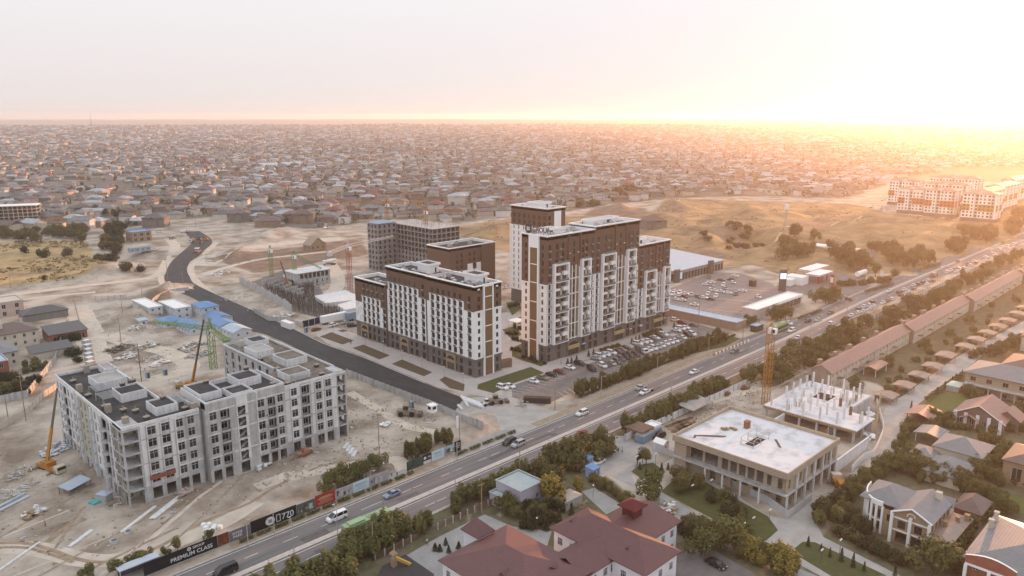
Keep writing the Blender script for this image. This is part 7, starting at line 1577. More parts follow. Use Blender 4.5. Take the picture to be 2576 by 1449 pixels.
  if d<1500 and rn.random()<.7:
   c,s_=math.cos(a),math.sin(a);z=hgt(s,t)
   for sg in(-9.5,9.5):Wb.X=Matrix.Translation((s,t,z-.3))@Matrix.Rotation(a,4,'Z');Wb.box(-9.4,9.4,sg-.1,sg+.1,0,2.1,0 if rn.random()<.6 else 1)
 me=bpy.data.meshes.new('town_greenery');me.from_pydata(V,[],Fc);me.materials.append(M('town_leaves',(.035,.04,.022),(.085,.08,.046),scale=.06,detail=6,rough=.9));tag(link('town_greenery',me),'garden trees filling the plots between the town houses','trees',kind='stuff')
 o=Wb.build('town_garden_wall',[WALLC[0],WALLC[2]]);tag(o,'low plot walls between the town houses','walls',kind='stuff')
town()
ribbon('town_road',DL([(-60,415),(80,445),(160,470),(230,480),(320,476),(420,470)]),13,M_LOT,.1);ribbon('town_road',DL([(1395,385),(1405,345),(1400,325)]),16,M_DUST,.5);ribbon('town_road',DL([(2310, 420),(2320,360),(2340,328)]),16,M_DUST,.5)
for i,(u,v)in enumerate(((675,422),(733,420))):
 o=thing('hangar',['left one of two pale arched hangars in the town','right one of two pale arched hangars in the town'][i],'hangar',D(u,v),CAMR+.3,local=True);b=MB();n=10
 for k in range(n):a0,a1=math.pi*k/n,math.pi*(k+1)/n;f=lambda a,x:(x,-11*math.cos(a),9*math.sin(a));b.face([f(a0,-17),f(a0,17),f(a1,17),f(a1,-17)]);b.face([f(a0,17),(17,0,0),f(a1,17)],1)
 b.build('arched_roof',[M('hangar_sheet',(.5,.55,.6),(.45,.5,.56),scale=.2),M_WHT],o);b=MB();b.box(17.02,17.1,-3,3,0,5);b.build('door',M_FRG,o)
 # ---------------------------------------------------------------- close houses at the left edge
small_house('villa','cream two storey villa with brown cross roof and round window at the left edge','house',57,74,354,368,6.2,'hip',3.0,R_BRN,M_CREAM,((1,1.4,1.0),(4,1.4,1.0)),sp=3.4,chim=((62,358,10),(70,362,10)))
small_house('villa','villa with slate blue grey hipped roof at the left edge','house',44,61,328,343,5.6,'hip',2.6,R_GREY,M_CREAM,((1,1.4,1.0),(3.6,1.3, 1.0)),sp=3.4);small_house('villa','small flat roofed house with red brick front and pale blue roof at the left edge','house',42,55,314,325,6.4,'flat',0,R_SKY,M_RBRICK,((1,1.6,1.1),(4,1.4,1.1)),sp=4)
small_house('outbuilding','long dark roofed outbuilding with open red brown front beside the cream villa','shed',77,91,350,362,3.6,'shed',1.6,R_DK,M_RBRICK,((.5,2.0,2.6),),sp=3.6);small_house('outbuilding','lower dark roofed outbuilding in front of the cream villa yard','shed',66,80,330,338,2.6, 'shed',1.2,R_DK,M_CREAM,());small_house('outbuilding','long grey hipped outbuilding behind the cream villa','shed',78,96,396,407,3.2,'hip',2.2,R_DK,M('shed_grey',(.22,.21,.2),(.18,.17,.16),scale=.5),())
small_house('villa','pink flat roofed house with dark windows at the left edge','house',66,82,414,428,7,'flat',0,M_CREAM,M('pink_render',(.5,.4,.35),(.45,.35,.31),scale=.5),((.6, 2.0,1.6),(4,2.2,1.6)),sp=4.5)
r=thing('unfinished_building','bare pale concrete frame of a six storey building at the left edge above the field','building under construction',(145,760,0));b=MB();X=Matrix.Translation(D(28,570))@Matrix.Rotation(CAMR+.35,4,'Z');b.X=X
for k in range(7):b.box(-34,22,-7,7,3*k-.3,3*k,0)
for x in np.arange(-34,22.1,3.5):
 for y in(-7,6.6):b.box(x-.25,x+.25,y,y+.4,0,18,0)
b.box(-33.8,21.8,5,5.2,0,18,1);b.build('frame',[M('pale_frame',(.55,.48,.4),(.48,.42,.35),scale=.4),M('block_infill',(.2,.15,.11),(.16,.12,.09),scale=.3)],r);b=MB();b.X=X;b.box(-34.6,22.6,-7.6,7.6,18.01,18.5,0);b.build('roof',M_WHT,r)
small_house('house_shell','two storey brick shell with blue flat roof beside the gully','house',*(lambda p:(p.x-7,p.x+7,p.y-7,p.y+7))(T(0,1,1400,970)),7.4,'flat', 0,R_BLUE,M_BRICK,((.6,2.2,2.2),(4.2,2.2,2.2)),sp=4.6);p=T(1,1,590,1060);small_house('chalet','small brick chalet with steep sheet roof on the bank','house',p.x-6,p.x+6,p.y-5,p.y+5,4,'gable',5,M('raw_timber_roof',(.36,.28,.22),(.28,.22,.17),scale=.7),M_BRICK,((1.2,1.6,1.4),),sp=4,ax='y')
# ---------------------------------------------------------------- mall, strip of shops, petrol station, far blocks
r=small_house('shopping_hall','long glass fronted shopping hall with pale blue metal roof behind the slab','shop',364,416,237,280,6,'shed',2.5,R_SKY,M('hall_wall',(.3,.28,.27),(.25,.24,.23),scale=.4),((.4,4.0,2.6),),sp=3.2,fm=M_FRG);b=MB();b.box(362,366,235.2,236.9,0,7.4);b.box(398,402,235.2,236.9,0,8);b.build('entrance_portal',M_FRG,r);b=MB();b.box(367.2,369.4,235.9,236.2,1.5,5.2);b.build('lit_poster',M('lit_poster',(.6,.7,.8),rough=.4,emit=(.6,.75,1),es=.05),r)
r=small_house('shop_strip','low white shop strip with skylit flat roof and brown glass front','shop',321,367,164,171.4,4.6,'flat',0,M_WHT,M('strip_wall',(.5,.46,.42),(.44,.4,.37),scale=.4),(),);b=MB();[b.box(342+4*i,345.4+4*i,163.9,163.99,.3,3.4)for i in range(6)];b.build('shop_glass',M_GLB,r);b=MB();b.box(341,367,163.6,163.99,3.6,4.6);b.build('fascia',M_WHT,r)
r=small_house('market_shed','long pale blue roofed shed with tan brick wall at the end of the parking rows','shed',297,306,161,204,3.6,'flat',0,R_SKY,M('tan_wall',(.34,.24,.18),(.28,.2,.15),scale=.5),());p=T(2,2,2460,430);small_house('kiosk','dark glazed kiosk with pale roof at the bus bay','kiosk',p.x-3,p.x+3,p.y-1.5,p.y+1.5,2.8,'flat',0,R_SKY,M_FRB,())
p=T(2,1,2420,1430);small_house('kiosk','dark cube kiosk standing alone on the mall car park','kiosk',p.x-1.5,p.x+1.5,p.y-1.5,p.y+1.5,3.4,'flat',0,M_BRICK,M_FRB,())
r=thing('petrol_station','white and red petrol station with flat canopies and pumps','petrol station',(424,183,0));b=MB();b.box(406,414,182,192,0,4.6);b.box(400,405.9,186,192,0,3.6);b.build('shop',M_WHT,r)
for x0,x1,y0,y1,z in((414.2,432,176,184,4.8),(422,446,184.3,192,5.2)):b=MB();b.box(x0,x1,y0,y1,z,z+.9,0);b.box(x0-.06,x1+.06,y0-.06,y1+.06,z+.3,z+.6,1);b.build('canopy',[M_WHT,M('petrol_red',(.5,.05,.03))],r)
for x,y in((417,178),(423,178),(429,178),(428,189),(440,189)):b=MB();b.box(x-.4,x+.4,y-.3,y+.3,0,4.8, 0);b.build('pump_pillar',MATS['petrol_red'],r)
p=T(3,1,640,1420);r=thing('price_board','red and white price board of the petrol station','sign',p);b=MB();b.box(p.x-.3,p.x+.3,p.y-1,p.y+1,0,6,0);b.box(p.x-.34,p.x-.304,p.y-.8,p.y+.8,1.5,4.5,1);b.build('board',[MATS['petrol_red'],M_WHT],r);p=T(3,1,1140,1360);r=thing('price_board','white lit price board by the road','sign',p);b=MB();b.box(p.x-.3,p.x+.3,p.y-.8,p.y+.8,0,5,0);b.build('board',M('lit_board',(.5,.5,.5),emit=(1,.97,.9),es=.02),r)
p=T(3,1,935,1330);r=thing('gas_tank','white horizontal gas tank behind the petrol station','tank',p);b=MB();b.tube((p.x-6,p.y,2),(p.x+6, p.y,2),1.5,n=12);b.build('shell',M_WHT,r);b=MB();[b.box(p.x+d-.3,p.x+d+.3,p.y-1,p.y+1,0,1)for d in(-4,4)];b.build('cradle',M_CW,r)
r=thing('filling_canopy','long white canopy on posts above the thicket','canopy',(517,212,0));b=MB();b.box(512,522,196,228,5,5.6);b.build('roof',M_WHT,r);b=MB();[b.box(x-.2,x+.2,y-.2,y+.2,0,5)for x in(514,520)for y in(199,207,215,224)];b.build('post',M_METL,r)
p=D(1967,733);r=thing('pylon_sign','dark pylon sign with a lit screen at the corner of the mall car park','sign',p);b=MB();b.X=Matrix.Translation(p)@Matrix.Rotation(CAMR,4,'Z');b.box(-1.9,1.9,-.4,.4,0,12,0);b.build('pylon',M_FRG,r);b=MB();b.X=Matrix.Translation(p)@Matrix.Rotation(CAMR,4,'Z');b.box(-1.6,1.6,-.46,-.404,7,10,0);b.box(-1.4,1.4,-.48, -.464,8.3,8.7,1);b.build('lit_screen',[M('lit_screen',(.5,.65,.9),emit=(.55,.75,1),es=.3),M_WHT],r)
p=D(1972,617);r=thing('radio_mast','slim telecom mast with panel antennas above the thicket','mast',p);b=MB();[b.tube((p.x+dx,p.y+dy,0),(p.x+dx*.4,p.y+dy*.4,27),.16,n=4)for dx,dy in((-1,-.6),(1,-.6),(0,1))];[b.tube((p.x-.8,p.y-.4,z),(p.x+.7,p.y-.4,z+2),.07,n=3)for z in range(0,26,2)];b.build('lattice',M_METL,r);b=MB();[b.box(p.x+1.3*math.cos(a)-.25,p.x+1.3*math.cos(a)+.25,p.y+1.3*math.sin(a)-.25,p.y+1.3*math.sin(a)+.25,26,30)for a in range(6)];b.tube((p.x,p.y,26),(p.x,p.y,30),.5,n=6);b.build('antenna',M_WHT, r)
M_ORG=M('orange_band',(.42,.12,.05),(.36,.1,.045),scale=.2);M_YB=M('ochre_band',(.3,.19,.06),(.26,.16,.05),scale=.2)
for i,(x0,x1,y0,y1,h,mo,lab)in enumerate(((784,800,214,240,25,M_ORG,'white apartment block with an orange band, the nearest and leftmost of the far estate'),(790,806,241,266,24,M_ORG,'white apartment block with an orange band behind the car lot of the far estate'),(772,790,178,205,25,M_YB,'white apartment block with a dark ochre band at the near corner of the far estate'),(794,850,190,204,25,M_YB,'long white and ochre apartment block running along the far road'),(862,930,196,210,25,M_YB,'second long white and ochre block along the far road'),(850,866,222,262,26,M_ORG,'white and orange apartment block in the second line of the far estate'), (860,876,270,300,26,M_ORG,'white apartment block at the back left of the far estate'),(940,956,235,285,26,M_ORG,'hazy white apartment block in the third line of the far estate'),(950,1010,205,218,26,M_YB,'hazy long block at the right end of the far estate'))):
 r=thing('apartment_block',lab,'apartment block',((x0+x1)/2,(y0+y1)/2,0));b=MB();ops=lambda L:[(3.2*k+.9,3.2*k+(2.3 if k%3 else 2.9),z,z+1.7)for k in range(int(L/3.2))for z in np.arange(4.4,h-2,3)]
 mf=lambda u,v:2 if v<3.4 else(1 if 9.6<v<15.6 and int(u/6.4)%3!=1 else(3 if int(u/3.2)%4==3 else 0));us=lambda L:[3.2*k for k in range(int(L/3.2)+1)]
 for P,du,L in(((x0,y0),(1,0),x1-x0),((x0,y1),(0,-1),y1-y0),((x1,y0),(0,1),y1-y0),((x1,y1),(-1,0),x1-x0)):facade(b,P,du,L,0,h,ops(L),mf,.3,us=us(L),vs=[3.4,9.6,15.6])
 b.box(x0+.4,x1-.4,y0+.4,y1-.4,.1,h-.1,4);b.build('wall',[M_WHT,mo,M_STONE,M('pale_panel',(.5,.47,.44),(.44,.42,.4),scale=.2),M_GL],r)
 b=MB();b.hip(x0,x1,y0,y1,h, 2.4,.7,0);b.build('roof',R_PINK,r);b=MB();b.gable(x0-.8,x0+4,(y0+y1)/2-4,(y0+y1)/2+4,h+.3,2,.3,'x',0,1);b.build('roof_gable',[R_PINK,M_WHT],r)
for p,h,lab in((D(232,296.8),62,'thin lattice mast rising on the horizon at the far left'),):
 q=D(232,330);r=thing('radio_mast',lab,'mast',(q.x,q.y,hgt(q.x,q.y)));z0=hgt(q.x,q.y);zt=92+(q-Vector((0,0,0))).length*.0085;zt=min(zt,118);b=MB();b.tube((q.x,q.y,z0),(q.x,q.y,zt),2.4,.9,n=4);b.build('lattice',M_FRG,r)
 # ---------------------------------------------------------------- cranes
def lattice(b,p,q,w,step=2.0,r=.09,m=0,w2=None):
 p,q=Vector(p),Vector(q);d=(q-p);L=d.length;d.normalize();u=d.cross(Vector((0,0,1))if abs(d.z)<.8 else Vector((1,0,0))).normalized();v=d.cross(u);w2=w2 or w;n=max(1,int(L/step))
 P=lambda i,k:p+d*L*i/n+(u*(1,1,-1,-1)[k]+v*(1,-1,-1,1)[k])*(w+(w2-w)*i/n)/2
 for k in range(4):
  b.tube(P(0,k),P(n,k),r,n=4,m=m)
  for i in range(n):b.tube(P(i,k),P(i+1,(k+1)%4),r*.6,n=3,m=m,cap=False);b.tube(P(i,k),P(i,(k+1)%4),r*.6,n=3,m=m,cap=False)
def crane(label,base,h,jib,cjib,mat,w=1.8,mat2=None,cap=4.0,r=.1):
 o=thing('tower_crane',label,'crane',base);p=Vector(base);t=p+Vector((0,0,h));b=MB();lattice(b,p,t,w,2,r)
 b.build('mast',mat2 or mat,o);b=MB()
 if jib:lattice(b,t+Vector((0,0,.6)),jib,w*.7,2,r*.8,w2=w*.4);b.build('jib',mat,o)
 if cjib:b=MB();lattice(b,t+Vector((0,0,.6)),cjib,w*.7,2,r*.8);c=Vector(cjib);b.box(c.x-1,c.x+1,c.y-1,c.y+1,c.z-1.6,c.z+.6);b.build('counter_jib',mat,o)
 b=MB();b.box(t.x-.8,t.x+.8,t.y-1.8,t.y-.2+.9,t.z-1.8,t.z,0);b.box(t.x-.82,t.x-.6,t.y-1.7,t.y-.5,t.z-1.4,t.z-.3,1);b.build('cab',[M_WHT,M_GL],o)
 if cap:
  b=MB();lattice(b,t,t+Vector((0,0,cap)),w*.8,2, r*.8,w2=.3)
  for e in(jib,cjib):
   if e:b.tube(t+Vector((0,0,cap)),t.lerp(Vector(e),.65)+Vector((0,0,.6)),.04,n=3)
  b.build('tower_head',mat,o)
C_GRN=M('crane_green',(.2,.3,.12),(.16,.25,.1),scale=2);C_RED=M('crane_red',(.35,.06,.05),(.3,.05,.04),scale=2);C_WH=M('crane_white',(.6,.58,.56),(.5,.45,.44),scale=2);C_YEL=M('crane_yellow',(.4,.19, .04),(.33,.15,.035),scale=2)
g=T(0,2,2150,810);crane('lime green tower crane behind the rear wing of the concrete block',g,15,T(0,2,1560,340,15.4),T(0,2,2280, 530,15.4),C_GRN,2.0,r=.14)
g=T(1,2,950,50);crane('red and white tower crane with a white cab beside the foundation works',g,25,T(1,1,1385,925,26),T(1,1,740,1095, 25.5),C_WH,1.9,C_RED)
g=T(2,2,2550,1170);crane('yellow tower crane mast standing behind the columned deck',g,26,None,None,C_YEL,1.9,cap=1.5,r=.12)
for u,v,h,ju,jv,lab in((944,545,40,884,518,'orange construction crane above the pale blue shed roof of the frame building'),(1033,560,36,1078,512,'orange construction crane in the middle of the frame building')):
 g=D(u,640);g=Vector((273,386,0))if u<1000 else Vector((287,366,0));crane(lab,g,h,g+Vector((-18,26,h+1))if u<1000 else g+Vector((20,-14,h)),g+Vector((12,-17,h+1))if u<1000 else None,C_YEL,1.8,cap=3,r=.12)
for X,Y,lab in((160,1330,'light green crane at the back of the foundation works'), (395,1400,'light green crane beside the small concrete shell')):g=T(1,1,X,Y);crane(lab,g,16,g+Vector((12,-9,8))if X>200 else None,None,C_GRN,1.7, cap=2.5,r=.13)
def mobile(label,p,hd,tip,split=.45):
 o=thing('mobile_crane',label,'mobile crane',p);X=Matrix.Translation(p)@Matrix.Rotation(hd,4, 'Z');b=MB();b.X=X
 b.box(-5,4.2,-1.2,1.2,.7,1.5,0);b.box(-2.5,.5,-1.2,1.2,1.5,2.6,0);b.build('body',C_YEL,o);b=MB();b.X=X;b.box(3.2,5,-1.2,1.2,.6,2.5,0);b.box(4.2,5.02,-1.1,1.1,1.5,2.3,1);b.build('cab',[M_CREAM,M_GL],o)
 for x in(-3.6,-2.2,2.4,3.8):b=MB();b.X=X;[b.tube((x,y-.15,.5),(x,y+.15,.5),.5,n=10)for y in(-1,1)];b.build('wheel',M_TYR,o)
 a=X@Vector((-1.6,0,2.4));tip=Vector(tip);m=a.lerp(tip,split);b=MB();b.tube(a,m,.5,.45,n=4);b.build('boom',C_YEL,o);b=MB();b.tube(m,tip,.36,.28,n=4);b.build('boom_extension',M_FRG,o)
 for x in(-4,2.6):b=MB();b.X=X;b.box(x-.2,x+.2,-2.8,2.8,.5,.7);b.build('outrigger',M_FRG,o)
mobile('yellow mobile crane with raised dark telescopic boom left of the concrete block',T(0,3,520,390),-1.3,T(0,2,575,1010,18));mobile('yellow mobile crane half hidden behind the concrete block with a tall boom', T(0,2,1900,1010),2.2,T(0,2,2050,320,27),.3);mobile('orange mobile crane with lowered boom parked on the street by the shell',T(3,3,735,580),.72,T(3,3,830,430,3.4), .5)
mobile('mobile crane with a dark boom beside the small concrete shell',T(1,1,330,1449),1.0,T(1,1,245,1180,16),.3)
# ---------------------------------------------------------------- cabins, small shell, foundations
for i,(x0,x1,y0,y1,h,rf,rm,lab)in enumerate(((121,127,362,384,5.4,'flat',M_WHT,'long two storey white site cabin block at the back of the cabin yard'),(129,136,352,372,5.4,'flat',M_WHT,'two storey white cabin block with pale green lower wall'),(138,146,344,356,5.4,'hip',R_BLUE,'two storey cabin block with bright blue roof beside the asphalt'), (119,127,340,350,2.8,'hip',R_BLUE,'low blue roofed cabin at the left of the cabin yard'),(123,131,322,337,2.8,'gable',R_BLUE,'low blue roofed cabin in the middle of the cabin yard'),(138,146,330,342,2.8,'gable',R_BLUE,'low bright blue roofed cabin beside the asphalt'),(134.5,142.5, 317,328.5,2.8,'gable',R_BLUE,'low bright blue roofed cabin second from the end of the yard'),(134,142,303,314,3,'gable',R_SKY,'white cabin with pale roof at the end of the cabin yard'),(113,116.5,352,356,2.6,'shed',R_SKY,'small white guard cabin at the left corner of the cabin yard'))):
 small_house('site_cabin',lab, 'cabin',x0,x1,y0,y1,h,rf,1.4 if rf!='shed' else .3,rm,M('cabin_panel',(.52,.55,.58),(.46,.5,.53),scale=.4),((1,1.1, 1.0),)if h<4 else((1,1.1,1),(3.7,1.1,1)),sp=3,over=.35,ax='y')
r=thing('site_fence','pale panel fence curving round the blue roofed cabin yard','fence',(118,380,0));b=MB();P=smooth_line(TL(0,2,[(1900,30),(1700,60),(1560,130),(1510,220),(1560,290)]),5);[b.prism([u,v,v+Vector((.1,.1)),u+Vector((.1,.1))],0,2.2)for u,v in zip(P,P[1:])];b.build('panel',M_CW, r)
p=T(0,1,1405,1080);small_house('site_cabin','long blue grey cabin with dark door beside parked cars above the gully','cabin',p.x-7,p.x+7,p.y-2,p.y+2,3,'flat',0,R_SKY,M('cabin_blue',(.3,.36,.42),(.26,.31,.37),scale=.5),((1,1.2,1.2),),sp=3)
r=thing('building_shell','small two storey concrete shell with open bays beside the foundation works','building under construction',(214,381,0));b=MB();facade(b,(204,375.5),(1,0),21,0,7.4,[(2.2+2.6*i,4.2+2.6*i,4.2,7)for i in range(7)]+[(12,13,.6,3),(15.5,16.3,1.2,2.8),(18.5,19.2,1.4,2.6)],0,.3);facade(b,(204,388),(0,-1),12.5,0,7.4,[(3,9,.4,3.4)],0,.3);facade(b,(225,375.5),(0,1),12.5,0,7.4,[],0);b.box(204.3,224.7,384,384.3,0,7.4);b.build('wall',M_CW,r);b=MB();b.box(203.6,225.4,375,388.4,7.404,7.8);b.build('roof',M_CWL,r)
b=thing('storage_tent','pale blue arched storage tent behind the small concrete shell','tent',(224,400, 0));m_=MB();n=8
for k in range(n):a0,a1=math.pi*k/n,math.pi*(k+1)/n;f=lambda a,x:(x,402-5*math.cos(a),5*math.sin(a));m_.face([f(a0,212),f(a0,236),f(a1,236),f(a1,212)])
m_.build('arched_roof',R_SKY,b);m_=MB();m_.prism([(212.2,397.4),(235.8,397.4),(235.8,406.6),(212.2,406.6)],0,2);m_.build('wall',M_WHT,b)
r=thing('foundation_works','grey foundation walls and dark reinforcement beside the fresh asphalt','foundations',(185,345,0));b=MB();A,B_=D(603,711),D(734,784);d=(B_-A)/22;q=Vector((d.y,-d.x,0)).normalized()*-.3
for i in range(22):h=3.4+.5*((i*5)%3);b=MB();b.prism([A+d*i,A+d*(i+.97),A+d*(i+.97)+q,A+d*i+q],0,h);b.build('wall_panel',M_CW,r)
for i in range(14):a=T(1,2,60+60*(i%7),-60+40*(i//7)+20*(i%7));b=MB();b.box(a.x,a.x+4,a.y,a.y+.4,0,3);b.build('wall_panel',M_CW,r)
b=MB()
S=T(1,2,900,120);b.prism(TL(1,2, [(590,120),(900,60),(1010,110),(1010,160),(700,195)]),0,2.2);b.prism(TL(1,2,[(820,230),(1010,170),(1010,260),(900,280)]),0,3);b.build('slab',M_CWL,r)
sheet('foundation_pit',TL(1,2,[(-40,-60),(300,-190),(560,-160),(700,100),(1000,90),(1010,260),(880,285),(640,300),(370,240)]),M('pit_soil',(.12,.1,.09),(.2,.17,.15),scale=.3,detail=9),.05);b=MB();P=TL(1,2,[(-60,-120),(300,-190),(560,-160),(600,150),(820,220),(880,270),(640,310),(370,230)]);k=0
while k<2200:
 x,y=RN.uniform(150,215),RN.uniform(290,390)
 if inpoly(x,y,P):b.tube((x,y,0),(x+RN.uniform(-.2,.2),y,RN.uniform(1.4,3.6)),.045,n=3,cap=False); k+=1
o=b.build('starter_bar',M('rebar_dark',(.05,.036,.03),(.09,.07,.06),scale=2),r);o['kind']='stuff'
# ---------------------------------------------------------------- fences and banners
def fence(label,P,mat,h=2.2,step=3.2,post=True,t=.08,open_=False):
 o=thing('fence',label,'fence',P[0]);b=MB();c=MB()
 for u,v in zip(P,P[1:]):
  u,v=Vector((u[0],u[1],0)),Vector((v[0],v[1],0));L=(v-u).length;n=max(1,round(L/step));d=(v-u)/n;q=Vector((-d.y,d.x,0)).normalized()*t
  for i in range(n):
   a,e=u+d*(i+.03),u+d*(i+.97);z=hgt(a.x,a.y)
   if open_:
    for k in range(9):f=a.lerp(e,k/9);b.prism([f,f+d.normalized()*.12,f+d.normalized()*.12+q,f+q],z+.25,z+h-.1)
    b.prism([a,e,e+q,a+q],z+h-.25,z+h-.1)
   else:b.prism([a,e,e+q,a+q],z-.2,z+h)
   if post:f=u+d*i;c.box(f.x-.13,f.x+.13,f.y-.13,f.y+.13,z-.2,z+h+.15)
 b.build('panel',mat, o)
 if post:c.build('post',M_CW,o)
M_SHT=M('sheet_cream',(.55,.5,.44),(.48,.43,.37),scale=.6)
fence('thin mesh fence along the dirt road at the left of the site',TL(0,2,[(740,130),(800,350),(835,560),(860,680)]),M_METL,1.8,3,True,.03,True);fence('concrete panel wall behind the houses at the left edge',TL(0,2,[(690,340),(560,740),(280,1100),(0,1160)]),M_CW,2.6)
fence('cream sheet fence at the left edge catching the evening sun',TL(0,2,[(600,1000),(430,1110),(260,1290),(0,1430),(-160,1520)]),M_SHT,2.2);fence('concrete panel fence between the site and the fresh asphalt',TL(1,2,[(915,880),(1390,1065),(1740,1195),(1930,1275),(2150,1380),(2290,1445)]), M_CW,2.4);fence('far mesh fence across the dirt road behind the site',TL(0,2,[(740,140),(900,130),(1280,110)]),M_METL,2.2,3,True,.03,True)
fence('concrete panel fence between the timber yard and the main road trees',[(168,123.9),(240,122.9)],M_CWL,2.2,3.0);fence('ochre railing along the school yard',TL(1,3,[(1200,1290),(1480,1150),(1640,1070)]),M_RUST,1.6,2.4,True,.04,True); fence('ochre railing of the school yard right of the gate',TL(1,3,[(1830,985),(2200,810),(2400,720)]),M_RUST,1.6,2.4,True,.04,True);fence('pale panel wall along the far part of the main road',[(340,126.2),(420,126.6),(560,127.5)],M_CWL,2.2,4,True)
fence('sheet fence beside the fresh asphalt along the foundation works',TL(0,2,[(2560,250),(2700,330)])+TL(1,2,[(330,340),(480, 400)]),M_CW,2.2);fence('dark blue sheet gate beside the white trailer',TL(1,2,[(470,400),(650,355)]),M('gate_blue',(.02,.025,.06)),3)
for i,(X, Y)in enumerate(((1770,1175),(1930,1105),(2030,1080))):pass
M_BLKB=M('banner_black',(.012,.012,.015),rough=.6);M_TXT=M('banner_text',(.62,.62,.63),(.6,.6,.6),rough=.6)
def banner(label,s0,s1,base,ink=None,h=2.7,t=152.2,words=(),fn=None):
 o=thing('banner_panel', label,'banner',((s0+s1)/2,t,0));b=MB();b.box(s0,s1,t,t+.12,.15,h+.15);b.build('panel',base,o);b2=MB();[b2.box(x-.06,x+.06,t+.13,t+.25,0,h)for x in np.arange(s0+.3,s1,3)];b2.build('post',M_METL,o)
 for body,x,z,sz,sx in words:txt(body,sz,ink or M_TXT,o,(x,t-.02,z),(math.pi/2,0,0),.01,bold=.012,sx=sx)
 if fn:b=MB();fn(b,t-.03);b.build('print',fn.mats,o)
 return o
def disc(b,x,z,r,y,m=0,sx=1.0,n=20):b.face([(x+sx*r*math.cos(2*math.pi*i/n),y,z+r*math.sin(2*math.pi*i/n))for i in range(n)],m)
def oval(b,y):disc(b,53.7,2.32,.42,y)
oval.mats=[M_TXT]
o=banner('long black banner with white two line lettering at the bottom left of the main road',44.4,59.8,M_BLKB,None, 2.8,152.2,(('GROUP',55.7,2.08,.75,1),('PREMIUM CLASS',54.2,.75,1.25,1.0)),oval);txt('BI',.48,M_BLKB,o,(53.7,152.15,2.16),(math.pi/2,0,0),.004,bold=.01)
banner('small rust red picture panel right of the two line black banner',59.9,62.4,M('banner_rust',(.22,.06,.035),(.06,.03,.02),scale=.9));banner('grey panel with faint pale lettering beside the rust red panel',62.5,67.4,M('banner_grey',(.16,.15,.16),(.12,.11,.12),scale=.5),None,2.5,152.2,(('HYDE',64.4,1.5,.9,1),('PARK',64.4,.7,.9,1)))
def oval2(b,y):disc(b,72.2,1.5,1.02,y,0,1.15);[b.box(x0,x1,y-.01,y,z0,z1,0)for x0,x1,z0,z1 in((73.7,74.75,2.25,2.4),(73.7,74.75,.6,.75),(73.7,73.85,.75,2.25),(74.6,74.75,.75,2.25))]
oval2.mats=[M_TXT]
o=banner('black banner with a white oval emblem and big white numerals',67.5,78.9,M_BLKB,None,2.9, 152.2,(('770',76.6,.72,2.1,1),),oval2);txt('BI',1.15,M_BLKB,o,(72.2,152.15,1.1),(math.pi/2,0,0),.004,bold=.015)
def pic(x0,x1,seed,cols):
 rn=random.Random(seed)
 def fn(b,y):
  for i in range(12):a=rn.uniform(x0,x1-.5);w=rn.uniform(.2,min(1.2,x1-a));z=rn.uniform(.25,1.2);b.box(a,a+w,y-.002*i-.02,y-.002*i,z,z+rn.uniform(.5,1.5),i%len(cols))
 fn.mats=cols;return fn
PG=[M('print_green',(.06,.09,.06)),M('print_pale',(.42,.45,.47)),M('print_mid',(.22,.22,.22))];PB=[M('print_wall',(.34,.33,.34)),M('print_door',(.1,.06,.055)),M('print_lite',(.5,.5,.5))]
def lines(x0,x1, z0,n,m):
 rn=random.Random(int(x0*7))
 def fn(b,y):[b.box((x0+x1)/2-w,(x0+x1)/2+w,y,y+.01,z0+.32*k,z0+.32*k+(.2 if k>=n-2 else .1))for k in range(n)for w in(rn.uniform(.25,.42)*(x1-x0),)]
 fn.mats=[m];return fn
banner('green and white picture panel between the black and red banners',79.0,83.8,M('print_base',(.1,.11,.1)),None,2.7,152.2,(),pic(79.1,83.6,2,PG));banner('red banner with cream lines of writing on the main road fence',83.9,89.3,M('banner_red',(.36,.03,.025),(.3,.028,.024),scale=.5),None,3.1,152.2,(),lines(84,89.2,.7,6,M('cream_ink',(.5,.36,.24))))
banner('grey picture panel with arched doorways between the red and pale banners',89.4,94.4,M('print_stone',(.38,.37,.38),(.3,.29,.3),scale=.8),None,2.7,152.2,(),pic(89.5,94.2,4,PB));banner('pale blue banner with thin lines of writing right of the red banner',94.5,99.2,M('banner_pale',(.5,.6,.68),(.46,.56,.64),scale=.5),None,2.7,152.2,(),lines(94.6,99,.8,5,M('blue_ink',(.3,.42,.52))));banner('grey picture panel at the end of the first banner line',99.3,105.2,MATS['print_stone'],None,2.7,152.2,(),pic(99.4,105,9,PB))
banner('dark mirror green panel at the start of the junction banner line',111.4,116.7,M('print_dark',(.03,.05,.045),(.08,.1,.09),scale=.5),None,2.6,152.6);
def oval3(b,y):disc(b,117.45,1.9,.42,y,0,1.1);b.box(116.9,119.6,y,y+.01,.2,1.1,1)
oval3.mats=[M_TXT,M('print_white',(.6,.6,.6))]
banner('black panel with oval emblem and numerals on the junction banner line',116.8,119.7,M_BLKB,None,2.7,152.6,(('770',118.9,1.6,.85,.9),),oval3);banner('pale blue panel with thin writing on the junction banner line',119.8,124.2,MATS['banner_pale'],None,2.7,152.6,(),lines(119.9,124.1,.9,5,MATS['blue_ink']));banner('picture panel of a building on the junction banner line',124.3,127.9, M('print_sky',(.34,.42,.47),(.2,.25,.27),scale=.7),None,2.7,152.6,(),pic(124.4,127.8,6,PG));banner('black panel with stacked white words at the end of the junction banner line',128,130.2,M_BLKB,None,3.1,152.6,(('GROUP',129.1,2.4,.42,1),('PREMIUM',129.1,1.75,.42,.95),('CLASS',129.1,1.2,.42,1)))
